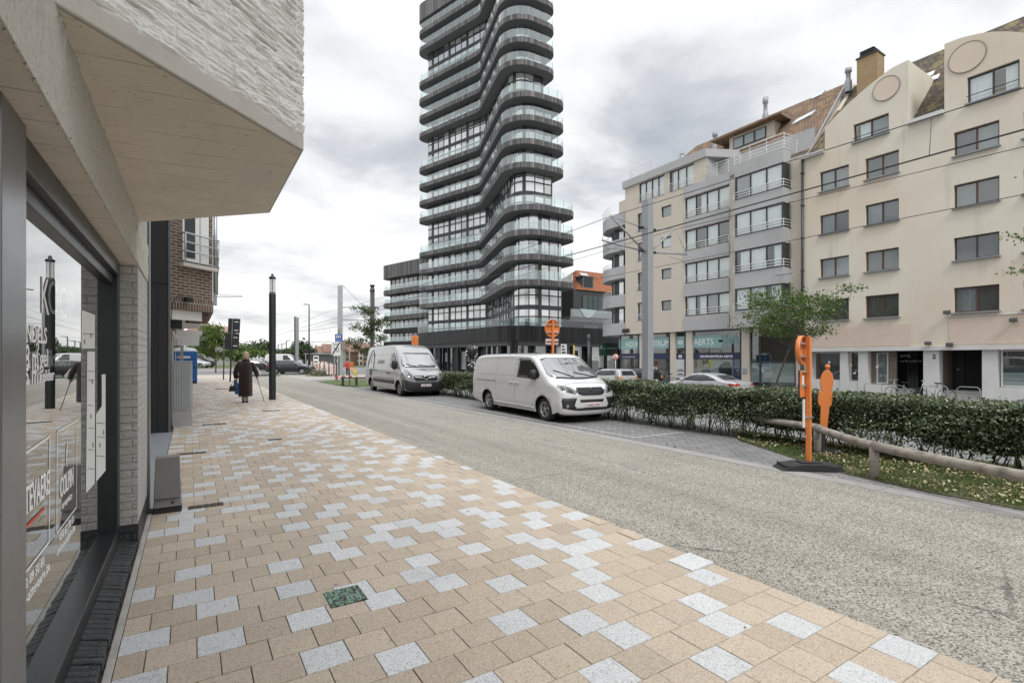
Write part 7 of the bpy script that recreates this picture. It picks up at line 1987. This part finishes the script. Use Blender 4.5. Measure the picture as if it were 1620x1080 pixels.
sh = thing("tram_shelter", "low grey tram shelter with dark display screen beside the thin street light", "shelter", atD(508, 572, 85), -YAW)
c = atD(508, 572, 85); b = MB(); b.box(-2.6, 2.8, -.8, .8, 1.25, 1.45); b.build("roof", m_grey_metal, sh)
b = MB(); b.box(-2.4, 2.4, .5, .6, -.6, 1.25); b.build("rear_wall", M("shelter_panel", (.20,.22,.20), .4), sh)
for x in (-2.3, 2.5):
    b = MB(); b.box(x-.06, x+.06, -.7, -.58, -.6, 1.25); b.build("post", m_galv, sh)
b = MB(); p = atD(487.5, 556, 60); b.obox(p, (1.0,.12,.45), -YAW); tag(b.build("display_screen", m_black, None, org=p, bevel=.02), "black display box on the thin street light pole", "display")
b = MB(); b.obox((-.0,-.7,.3), (.1,.1,.1)); 
# flowering bush at the crossing
p = atD(511, 591, 50); bu = thing("flowering_bush", "low straggly bush with pale flowers at the corner of the crossing", "bush", (p.x,p.y,-.12))
rb = np.random.default_rng(77); q = rb.normal(size=(2200,3))*np.array([.75,.5,.32]); q[:,2] = np.abs(q[:,2])+.02
leaves("foliage", q, .12, leaf_mat("bush_leaf", [(.05,.075,.025),(.09,.12,.045),(.16,.15,.10),(.34,.30,.28)], .6, .2), bu, 6, up=.2)
b = MB()
for k in range(14): b.tube([(p.x+rnd.uniform(-.2,.2), p.y+rnd.uniform(-.2,.2), -.15), (p.x+rnd.uniform(-1,1), p.y+rnd.uniform(-.6,.6), rnd.uniform(.2,.6))], [.015,.006], 4)
b.build("stems", m_bark, bu)
# traffic light, small signs and post under the dark podium
p = atD(908, 567, 38); tl = thing("traffic_light", "yellow backed traffic light showing green right of the orange round sign", "traffic light", (p.x, p.y, -.4))
b = MB(); b.tube([(p.x,p.y,-.5),(p.x,p.y,2.6)], .055, 8); b.build("post", M("yellow_black_post", (.45,.33,.08), .5), tl)
b = MB(); b.box(p.x+.06, p.x+.30, p.y-.14, p.y+.12, 1.25, 2.2); hd = b.build("signal_head", m_black, tl, bevel=.02)
tg = NT("green_signal"); em = tg.N('ShaderNodeEmission', {0: (.05,.9,.35,1), 1: 1.6}); tg.l.new(em.outputs[0], tg.out.inputs[0])
b = MB(); b.lathe([(.09,-.01),(0,-.015)], (p.x+.18, p.y-.145, 1.42), 14, axis='Y'); b.build("green_lamp", tg.mat, hd)
b = MB()
for z in (1.72, 2.02): b.lathe([(.09,-.01),(0,-.015)], (p.x+.18, p.y-.145, z), 14, axis='Y')
b.build("unlit_lamp", m_carglass, hd)
p = atD(846, 567, 42); b = MB(); b.tube([(p.x,p.y,-.5),(p.x,p.y,2.3)], .05, 8); b.box(p.x-.08, p.x+.22, p.y-.1, p.y+.1, 1.4, 2.1); tag(b.build("traffic_light", m_black, None, org=(p.x,p.y,-.4)), "small dark traffic light showing above the white van left of the orange disc", "traffic light")
p = atD(931.5, 567, 36); b = MB(); b.tube([(p.x,p.y,-.5),(p.x,p.y,2.95)], .10, 10); b.lathe([(.12,2.95),(.13,3.3),(0,3.34)], (p.x,p.y,0), 12); tag(b.build("lamp_post", m_dark_metal, None, org=(p.x,p.y,-.4)), "dark stubby lamp post against the black podium right of the green light", "lamp post")
p = atD(974, 567, 33); ns = thing("prohibition_sign", "small round white sign with red rim above the silver hatchback", "road sign", (p.x,p.y,-.4), -YAW)
zc = EYE+(567-564)/800*33+.4
b = MB(); b.tube([(0,.05,-.1),(0,.05,zc+.1)], .03, 8); b.build("post", m_galv, ns)
b = MB(); b.lathe([(0,.0),(.17,.0),(.17,.03),(0,.03)], (0,0,zc), 20, axis='Y'); dsc = b.build("disc", m_white, ns)
b = MB(); b.lathe([(.20,-.004),(.155,-.006)], (0,0,zc), 20, axis='Y'); b.face([(-.10,-.008,zc+.12),(-.07,-.008,zc+.14),(.12,-.008,zc-.10),(.09,-.008,zc-.13)]); b.build("red_rim", m_red, dsc)
b = MB(); b.box(-.02,.02,-.006,-.003,zc-.1,zc+.05); b.box(-.09,.02,-.006,-.003,zc+.05,zc+.085); b.build("arrow", m_black, dsc)
sg2 = MB(); p = atD(962, 553, 47); sg2.M = Matrix.Translation(p) @ Matrix.Rotation(0, 4, 'Z'); sg2.box(-1.1, 1.2, -.03, .03, -.55, .6); gsn = sg2.build("shop_sign", M("dark_green_board", (.015,.045,.03), .4), None, org=p); tag(gsn, "dark green shop board with pale script under the podium beside the pale block", "sign")
sg2 = MB(Matrix.Translation(p)); sg2.tube([(-1.0,-.04,.02),(-.86,-.04,.42),(-.80,-.04,.36),(-.94,-.04,.04),(-.78,-.04,.02),(-.70,-.04,.16),(-.64,-.04,.03),(-.54,-.04,.15),(-.46,-.04,.03),(-.36,-.04,.12),(-.28,-.04,.04)], .018, 5); sg2.box(-.2,1.1,-.04,-.031,.1,.18); sg2.build("lettering", m_teal, gsn)
pb = MB(); p = atD(892, 553, 50); pb.M = Matrix.Translation(p); pb.box(-.35,.35,-.03,.03,-.55,.55); pbo = pb.build("wall_poster", m_white, None, org=p); tag(pbo, "white poster with dark print on the black podium wall", "poster")
pb = MB(Matrix.Translation(p))
for k in range(3): pb.box(-.28,.05+.08*k,-.04,-.031,.25-k*.3,.40-k*.3)
pb.build("print", m_black, pbo)
# planter with white-dotted black climber at the tower corner
p = atD(746, 585, 40); pc = thing("dotted_column", "black post wrapped in white flower dots behind the white van", "post", (p.x,p.y,-.3))
b = MB(); b.tube([(p.x,p.y,-.4),(p.x,p.y,1.9)], .22, 10); b.lathe([(.25,1.6),(.42,2.0),(.42,2.4),(.2,2.65),(0,2.7)], (p.x,p.y,0), 12); b.build("shaft", m_black, pc)
b = MB()
for k in range(26):
    a = rnd.uniform(0, 6.28); z = rnd.uniform(.3, 2.55); r_ = .24 if z < 1.65 else .43; b.lathe([(0,-.05),(.055,-.03),(.065,.02),(0,.06)], (p.x+r_*math.cos(a), p.y+r_*math.sin(a), z), 8)
b.build("flower_dots", m_white, pc)

# ---------------------------------------------------------------- bicycles and racks by the facades
def make_bike(label, loc, rz, col, group):
    t = thing("bicycle", label, "bicycle", loc, rz, group)
    for x in (-.52, .52):
        b = MB(); b.lathe([(.33,-.018),(.345,0),(.33,.018),(.315,0),(.33,-.018)], (x,0,.345), 24, axis='Y')
        for k in range(8): a = k*math.pi/4; b.tube([(x,0,.345),(x+.32*math.cos(a),0,.345+.32*math.sin(a))], .004, 4)
        b.build("wheel", m_rubber, t)
    b = MB(); S_, H_, B_ = (-.18,0,.85), (.34,0,.86), (-.06,0,.32)
    for a, c in ((B_,S_),(B_,H_),((-.15,0,.72),(.36,0,.78)),(B_,(-.52,0,.345)),((-.16,0,.75),(-.52,0,.345)),((.34,0,.90),(.52,0,.345))): b.tube([a,c], .017, 6)
    b.build("frame", col, t)
    b = MB(); b.tube([(.33,-.28,1.02),(.40,-.1,1.04),(.35,0,.98),(.40,.1,1.04),(.33,.28,1.02)], .014, 6); b.tube([(.35,0,.86),(.35,0,1.0)], .014, 6); b.build("handlebar", m_galv, t)
    b = MB(); b.obox((-.22,0,.92), (.26,.14,.06)); b.tube([(-.18,0,.8),(-.2,0,.9)], .014, 6); b.build("saddle", m_black, t)
    b = MB(); b.lathe([(.09,-.01),(.09,.01)], (-.06,0,.32), 14, axis='Y'); b.tube([(-.06,-.1,.2),(-.06,.1,.44)], .008, 5); b.build("crank", m_galv, t)
    return t
bg = "bicycles parked along the facades"
bk0 = make_bike("black bicycle leaning before the white panel of the hearing centre", (29.5, 26.6, -.45), R(80), m_black, bg)
dup(bk0, onX(1125, 590, 29.5).xy.to_3d()+Vector((0,0,-.45)), R(95), "black bicycle in front of the shop window poster", bg)
dup(bk0, onX(1044, 590, 29.5).xy.to_3d()+Vector((0,0,-.45)), R(60), "bicycle parked just right of the square grey mast", bg)
dup(bk0, onX(1056, 590, 29.3).xy.to_3d()+Vector((0,0,-.45)), R(110), "second bicycle right of the mast, nearer the pillar", bg)
dup(bk0, onX(1012, 590, 29.5).xy.to_3d()+Vector((0,0,-.45)), R(75), "bicycle left of the square grey mast", bg)
bk1 = make_bike("silver bicycle below the house number two pillar", onX(1475, 590, 30).xy.to_3d()+Vector((0,0,-.5)), R(100), m_galv, bg)
dup(bk1, onX(1425, 590, 30).xy.to_3d()+Vector((0,0,-.5)), R(70), "silver bicycle in front of the black glass door", bg)
def rack(u, x, label):
    q = onX(u, 590, x); b = MB(); b.tube([(q.x,q.y-.4,-.5),(q.x,q.y-.4,.22),(q.x,q.y-.3,.30),(q.x,q.y+.3,.30),(q.x,q.y+.4,.22),(q.x,q.y+.4,-.5)], .02, 8)
    tag(b.build("bicycle_rack", m_grey_metal, None, org=(q.x,q.y,-.5)), label, "bicycle rack", "hoop bicycle racks")
rack(1381, 30, "steel hoop rack left of the black glass door steps"); rack(1482, 30, "steel hoop rack right of the silver bicycle"); rack(1532, 30, "steel hoop rack before the brick lined porch")
rack(1078, 29.6, "steel hoop rack before the white shop panel"); rack(1060, 29.6, "steel hoop rack left of the white shop panel")
# ---------------------------------------------------------------- people
def skin_body(name, joints, edges, mat_, parent, root=0, sub=2):
    """one continuous surface grown over a jointed skeleton"""
    me = bpy.data.meshes.new(name); me.from_pydata([j[0] for j in joints], edges, []); o = bpy.data.objects.new(name, me); COL.objects.link(o)
    m = o.modifiers.new("skin", 'SKIN'); m.use_smooth_shade = True
    for v, j in zip(me.skin_vertices[0].data, joints): v.radius = j[1] if isinstance(j[1], tuple) else (j[1], j[1])
    me.skin_vertices[0].data[root].use_root = True
    s = o.modifiers.new("sub", 'SUBSURF'); s.levels = sub; s.render_levels = sub
    dg = bpy.context.evaluated_depsgraph_get(); dg.update()
    nm = bpy.data.meshes.new_from_object(o.evaluated_get(dg)); bpy.data.objects.remove(o)
    nm.materials.clear(); nm.materials.append(mat_)
    for p in nm.polygons: p.use_smooth = True
    ob = bpy.data.objects.new(name, nm); COL.objects.link(ob); ob.parent = parent
    return ob
m_skin = M("skin", (.50,.33,.25), .6, 0, .06)
def hand_chain(J, E, wrist, d, side, s=1.0):
    """palm, four unequal curled fingers and a thumb rooted on the palm"""
    w = Vector(wrist); d = Vector(d).normalized(); sd = Vector(side).normalized(); n = d.cross(sd)
    J.append((tuple(w+d*.05*s), (.030*s,.020*s))); pi = len(J)-1
    for k, (o, L) in enumerate(((-.026,.062),(-.009,.072),(.009,.068),(.026,.052))):
        a = w+d*.085*s+sd*o*s; J.append((tuple(a), .0095*s)); i = len(J)-1; E.append((pi, i))
        b_ = a+d*L*.55*s+n*.012*s; J.append((tuple(b_), .0085*s)); E.append((i, i+1)); c = b_+d*L*.30*s+n*.03*s; J.append((tuple(c), .0075*s)); E.append((i+1, i+2))
    a = w+d*.045*s-sd*.036*s; J.append((tuple(a), .011*s)); i = len(J)-1; E.append((pi, i)); J.append((tuple(a+d*.035*s-sd*.018*s+n*.02*s), .009*s)); E.append((i, i+1))
    return pi
# woman seen from behind, walking away with a stick; local +Y is her walking direction
p = onZ(388, 636.5); wo_ = thing("person", "stooped person in long dark brown coat walking away with stick and bags", "person", (p.x, p.y, 0), R(-8))
wo_.scale = (1.03, 1.03, 1.03)
J = [((0,0,.86),(.15,.11)), ((0,.02,1.05),(.14,.11)), ((0,.07,1.30),(.17,.12)), ((0,.14,1.44),(.09,.08)), ((0,.20,1.52),.055), ((0,.245,1.60),(.075,.085)), ((0,.25,1.70),(.078,.092)), ((0,.25,1.76),(.05,.06)),
     ((-.09,0,.82),.09), ((-.09,.06,.46),.062), ((-.06,-.02,.10),.040), ((-.06,.05,.04),.036), ((-.06,.14,.03),.028),
     ((.09,0,.82),.09), ((.09,-.02,.46),.062), ((.05,-.06,.12),.040), ((.05,.0,.04),.036), ((.05,.10,.03),.028),
     ((-.20,.09,1.36),.065), ((-.27,.02,1.08),.048), ((-.27,.07,.84),.030),
     ((.20,.09,1.36),.065), ((.30,.04,1.10),.048), ((.34,.20,.93),.030)]
E = [(0,1),(1,2),(2,3),(3,4),(4,5),(5,6),(6,7),(0,8),(8,9),(9,10),(10,11),(11,12),(0,13),(13,14),(14,15),(15,16),(16,17),(2,18),(18,19),(19,20),(2,21),(21,22),(22,23)]
i = hand_chain(J, E, (-.27,.08,.82), (0,.1,-1), (0,1,0)); E.append((20, i)); i = hand_chain(J, E, (.345,.22,.92), (.1,.5,-.8), (0,.8,.5)); E.append((23, i))
skin_body("body", J, E, m_skin, wo_)
# facial features on the far side of the head
b = MB(); b.lathe([(0,-.02),(.012,-.005),(.014,.01),(0,.03)], (0,.345,1.655), 8); b.build("nose", m_skin, wo_)
b = MB()
for x in (-.03,.03): b.lathe([(0,-.008),(.009,0),(0,.008)], (x,.322,1.685), 8)
b.build("eyes", m_black, wo_)
b = MB(); b.tube([(-.022,.33,1.615),(0,.336,1.612),(.022,.33,1.615)], .006, 5); b.build("mouth", M("lips", (.35,.14,.12), .5), wo_)
t = NT("dark_brown_fur"); n_ = t.noise(1, 6, t.mapping(t.obj, (60, 60, 9)), .7); t.principled(t.mix(n_, (.008,.005,.005), (.042,.022,.019)), .8, 0, t.bump(n_, .8, .02), .2, Sheen_Weight=.3); m_fur = t.mat
def loft(mb, secs, n=20, wob_=0, m=0, cap=True):
    """secs: (cx, cy, z, rx, ry)"""
    vs = []
    for k, (cx, cy, z, rx, ry) in enumerate(secs):
        for j in range(n):
            a = 2*math.pi*j/n; f = 1+wob_*math.sin(a*5+1)*(1-k/len(secs)); vs.append((cx+rx*math.cos(a)*f, cy+ry*math.sin(a)*f, z))
    fs = [(i*n+j, i*n+(j+1)%n, (i+1)*n+(j+1)%n, (i+1)*n+j) for i in range(len(secs)-1) for j in range(n)]
    mb.mesh(vs, fs, m, sm=True)
    if cap: mb.face(vs[-n:], m, sm=True)
b = MB()
loft(b, [(.0,.0,.225,.225,.19),(.0,.0,.45,.225,.19),(0,.0,.80,.22,.18),(0,.01,1.02,.215,.172),(0,.05,1.22,.235,.175),(0,.09,1.36,.225,.165),(0,.12,1.44,.165,.14),(0,.15,1.50,.10,.10),(0,.18,1.53,.085,.085)], 24, .05)
coat = b.build("coat", m_fur, wo_)
b = MB(); b.tube([(-.17,.09,1.40),(-.235,.06,1.28),(-.30,.02,1.08),(-.30,.05,.96),(-.28,.07,.86)], [.085,.092,.082,.078,.080], 12); b.tube([(.17,.09,1.40),(.24,.07,1.28),(.33,.05,1.10),(.36,.13,1.0),(.355,.19,.94)], [.085,.092,.082,.074,.072], 12); b.build("sleeves", m_fur, coat)
b = MB(); b.tube([(-.10,.10,1.47),(0,.06,1.50),(.10,.10,1.47)], [.05,.06,.05], 8); b.build("collar", m_fur, coat)
m_hair = M("ash_blond_hair", (.40,.30,.20), .6, 0, .35, 14, .5, 60)
b = MB(); loft(b, [(0,.19,1.46,.095,.075),(0,.19,1.53,.125,.10),(0,.205,1.62,.122,.115),(0,.22,1.71,.112,.115),(0,.23,1.78,.085,.09),(0,.235,1.815,.035,.04)], 16, .06); b.build("hair", m_hair, wo_)
b = MB()
for x, y in ((-.06,.06),(.05,.02)): b.obox((x,y,.03), (.085,.24,.06))
b.build("shoes", m_black, wo_, bevel=.015)
b = MB()
for x, y in ((-.06,-.015),(.05,-.055)): b.tube([(x,y,.07),(x,y+.01,.34)], [.046,.062], 10)
b.build("stockings", M("beige_stockings", (.33,.25,.19), .7), wo_)
Mw = Matrix.Translation((p.x, p.y, 0)) @ Matrix.Rotation(R(-8), 4, 'Z') @ Matrix.Scale(1.03, 4)
b = MB(Mw); b.tube([(.30,.20,.86),(.36,.23,.875),(.40,.25,.85)], .014, 6); b.tube([(.36,.235,.87),(.60,.05,.0)], .011, 6); b.tube([(.595,.053,.02),(.605,.045,-.002)], .016, 6)
tag(b.build("walking_stick", m_black, None, org=(p.x, p.y, 0)), "thin black walking stick held in the person's right hand", "walking stick")
b = MB(Mw); b.prism([(-.12,0),(.12,0),(.09,.20),(-.09,.20)], lambda x, z: (-.39+x, -.05, .40+z), lambda x, z: (-.39+x, .05, .40+z)); hb = b.build("handbag", M("black_leather", (.015,.014,.014), .4, 0, .2, 6), None, org=(p.x, p.y, 0), bevel=.015); tag(hb, "small black handbag hanging from the person's left hand", "handbag")
b = MB(Mw); b.tube([(-.45,0,.59),(-.40,.04,.72),(-.28,.08,.78),(-.33,.02,.7),(-.33,0,.59)], .008, 5); b.build("handle", m_black, hb)
b = MB(Mw); b.prism([(-.10,0),(.08,-.02),(.10,.10),(.07,.36),(-.05,.38),(-.09,.2)], lambda x, z: (-.235+x, .06, .30+z), lambda x, z: (-.235+x, .15, .30+z)); cbg = b.build("carrier_bag", M("bright_blue_plastic", (.02,.20,.60), .35, 0, .2, 8, .5, 14), None, org=(p.x, p.y, 0), bevel=.02); tag(cbg, "bright blue plastic carrier bag hanging beside the black handbag", "carrier bag")
b = MB(Mw); b.prism([(-.08,0),(.05,0),(.03,.20),(-.07,.22)], lambda x, z: (-.29+x, .07, .60+z), lambda x, z: (-.29+x, .12, .60+z)); b.build("handle", M("blue_plastic_strap", (.02,.20,.60), .35), cbg)
b = MB(Mw); b.prism([(0,0),(.17,-.16),(.22,-.10),(.06,.14)], lambda x, z: (.30+x, .12, 1.12+z), lambda x, z: (.30+x, .16, 1.12+z)); tag(b.build("folded_paper", m_white, None, org=(p.x, p.y, 0), bevel=.01), "folded pale paper tucked under the person's right arm", "paper")
# worker in a red jacket far off behind the works lamps
p = atD(550.5, 578, 50); wk = thing("person", "distant person in red jacket standing by the orange works lamps", "person", (p.x, p.y, -.2), R(160))
J = [((0,0,.92),(.14,.10)), ((0,0,1.15),(.14,.10)), ((0,.01,1.38),(.17,.11)), ((0,.02,1.50),.055), ((0,.03,1.62),(.075,.09)), ((0,.03,1.74),(.06,.07)),
     ((-.09,0,.88),.085), ((-.10,.02,.48),.06), ((-.10,-.01,.08),.042), ((-.10,.12,.04),.035), ((.09,0,.88),.085), ((.11,.04,.48),.06), ((.11,.0,.08),.042), ((.11,.13,.04),.035),
     ((-.20,0,1.42),.06), ((-.26,.02,1.14),.045), ((-.24,.16,.95),.032), ((.20,0,1.42),.06), ((.27,.02,1.14),.045), ((.24,.16,.95),.032)]
E = [(0,1),(1,2),(2,3),(3,4),(4,5),(0,6),(6,7),(7,8),(8,9),(0,10),(10,11),(11,12),(12,13),(2,14),(14,15),(15,16),(2,17),(17,18),(18,19)]
i = hand_chain(J, E, (-.24,.17,.94), (0,.5,-.8), (1,0,0)); E.append((16, i)); i = hand_chain(J, E, (.24,.17,.94), (0,.5,-.8), (-1,0,0)); E.append((19, i))
skin_body("body", J, E, m_skin, wk)
b = MB(); loft(b, [(0,0,.82,.20,.15),(0,0,1.1,.19,.14),(0,0,1.36,.22,.15),(0,0,1.46,.13,.10),(0,.01,1.51,.07,.07)], 16); b.tube([(-.18,0,1.42),(-.27,.02,1.14),(-.25,.15,.97)], [.08,.065,.05], 8); b.tube([(.18,0,1.42),(.28,.02,1.14),(.25,.15,.97)], [.08,.065,.05], 8); b.build("jacket", M("red_jacket", (.50,.04,.03), .7), wk)
b = MB()
for x in (-.1,.1): b.tube([(x,0,.86),(x,.03,.48),(x,0,.08)], [.10,.075,.06], 10)
b.build("trousers", M("dark_trousers", (.02,.022,.03), .8), wk)
b = MB(); loft(b, [(0,.02,1.62,.09,.10),(0,.02,1.72,.09,.10),(0,.02,1.79,.05,.06)], 12); b.build("hair", m_black, wk)

# ---------------------------------------------------------------- far background
m_farwin = M("far_dark_window", (.05,.06,.07), .1, 0, .4, 1)
m_redroof = M("far_red_roof", (.42,.28,.23), .85, 0, .2, .5)
def far_block(name, label, u0, u1, vt, d, wall, floors, roof=0, cat="building", nwin=None, vb=575, balc=False):
    """row house or block square to the view, with its own windows"""
    c0, c1 = atD(u0, vb, d), atD(u1, vb, d); w = (c1-c0).length; h = EYE+(567-vt)/800*d
    t = thing(name, label, cat, (c0.x, c0.y, -.3), -YAW)
    b = MB(); b.box(0, w, 0, 9, 0, h+.3); b.build("wall", wall, t)
    if roof:
        b = MB(); b.prism([(-.2,h+.301),(w+.2,h+.301),(w*.82,h+.3+roof),(w*.18,h+.3+roof)], lambda x, z: (x, -.2, z), lambda x, z: (x, 9.2, z)); b.build("roof", m_redroof, t)
    n = nwin or max(2, int(w/2.6)); fh = (h+.3)/floors
    for j in range(floors):
        for i in range(n):
            b = MB(); x0 = w*(i+.22)/n; x1 = w*(i+.78)/n; b.box(x0, x1, -.06, -.002, fh*j+fh*.3, fh*j+fh*.82); b.build("window", m_farwin, t)
        if balc and j:
            b = MB(); b.box(0, w, -1.0, -.061, fh*j-.1, fh*j+.12); b.box(0, w, -1.02, -.98, fh*j+.121, fh*j+fh*.3); b.build("balcony", m_white_metal, t)
m_fw1 = M("far_white_render", (.58,.57,.54), .85, 0, .1, .2); m_fw2 = M("far_cream_render", (.50,.45,.37), .85, 0, .1, .2); m_fw3 = M("far_brick_wall", (.30,.20,.15), .85, 0, .15, .3)
far_block("apartment_block", "white balconied apartment block with red roof far behind the blue toilet", 296, 340, 524, 120, m_fw1, 5, 1.6, nwin=4, balc=True)
rr2 = random.Random(3)
U = [497, 508, 517, 529, 541, 551, 563, 574, 592]; Vt = [560, 557, 561, 553, 556, 552, 554, 556]
for k in range(8):
    far_block("row_house", "small distant row house %s" % ["nearest the thin street light, white walls", "with brick walls, second from the street light", "with low roof beside the white notice board", "with tall cream front left of the zone sign", "right behind the zone thirty sign", "with white front between zone sign and young tree", "brick fronted, partly behind the young tree", "mostly hidden behind the young tree"][k],
              U[k], U[k+1], Vt[k], 118+rr2.uniform(-6, 6), [m_fw1, m_fw3, m_fw2][k % 3], 3, rr2.uniform(1.2, 2.4), "house", 2)
def far_tree(u, v, d, r, h, label, seed, m=None):
    r *= .85; h *= .88
    q = atD(u, 575, d); root = thing("distant_tree", label, "tree", (q.x, q.y, -.3), group="trees on the horizon")
    b = MB(); b.tube([(q.x,q.y,-.4),(q.x,q.y,h*.6)], [.25,.12], 6); b.build("trunk", m_bark, root)
    rg_ = np.random.default_rng(seed); k = 9; cen = rg_.normal(size=(k,3))*np.array([r*.5,r*.5,h*.16])+np.array([0,0,h*.62+.3]); n = 1500
    P = cen[rg_.integers(0,k,n)]+rg_.normal(size=(n,3))*np.array([r*.24,r*.24,h*.10])
    leaves("crown", P, d*.0042+.12, m or m_darkleaf, root, seed, up=.5, ratio=.7)
far_tree(418, 545, 150, 5.2, 8.2, "rounded dark tree on the horizon left of the lamp post", 1); far_tree(392, 555, 170, 4, 6, "low dark tree on the horizon above the woman", 2)
far_tree(377, 552, 120, 4, 5.2, "bushy green tree behind the dark sign panels", 3, m_limeleaf); far_tree(368, 556, 130, 4, 4.5, "low green tree just left of the woman", 4, m_limeleaf)
far_tree(481, 540, 95, 2.6, 6.2, "narrow dark tree between distant masts and street light", 5); far_tree(497, 558, 150, 5, 5, "dark tree clump left of the row houses", 6)
far_tree(325, 560, 105, 3.2, 4.5, "small green tree behind the black van", 7, m_limeleaf); far_tree(450, 560, 200, 6, 6, "faint tree on the horizon right of the lamp post", 8)
for k, (u, v, d, l) in enumerate(((398, 543, 120, "slim distant lamp post left of the rounded tree"), (405, 545, 130, "slim distant lamp post beside the rounded tree"), (411, 548, 140, "slim distant lamp post before the rounded tree"), (453, 539, 110, "slim distant mast right of the lamp post"), (440, 545, 120, "thin distant mast close to the lamp post"), (446, 544, 125, "thin distant mast between the lamp post and the slim mast"))):
    q = atD(u, 575, d); b = MB(); zt = EYE+(567-v)/800*d; b.tube([(q.x,q.y,-.4),(q.x,q.y,zt)], .10, 6); b.tube([(q.x,q.y,zt),(q.x+.9,q.y-.5,zt+.1)], .06, 5); tag(b.build("distant_post", m_dark_metal, None, org=(q.x,q.y,-.3)), l, "post")
# tower crane jib on the horizon
q = atD(330, 469, 260); b = MB(); e0 = atD(340, 470, 260); e1 = atD(384, 469, 260); b.tube([e0, e1], .18, 4); b.tube([e0+Vector((0,0,1.4)), e0.lerp(e1,.9)+Vector((0,0,.5)), e1], .12, 4)
for k in range(12): a = e0.lerp(e1, k/12); b.tube([a, e0.lerp(e1,(k+.5)/12)+Vector((0,0,1.4*(1-k/12)))], .07, 4)
b.tube([atD(322,470,260), e0], .2, 4); mb_ = atD(322,470,260); b.tube([(mb_.x,mb_.y,-1),(mb_.x,mb_.y,mb_.z+2)], .5, 4)
tag(b.build("tower_crane", m_grey_metal, None, org=(mb_.x,mb_.y,-1)), "thin distant crane jib level with the brick house bay", "crane")
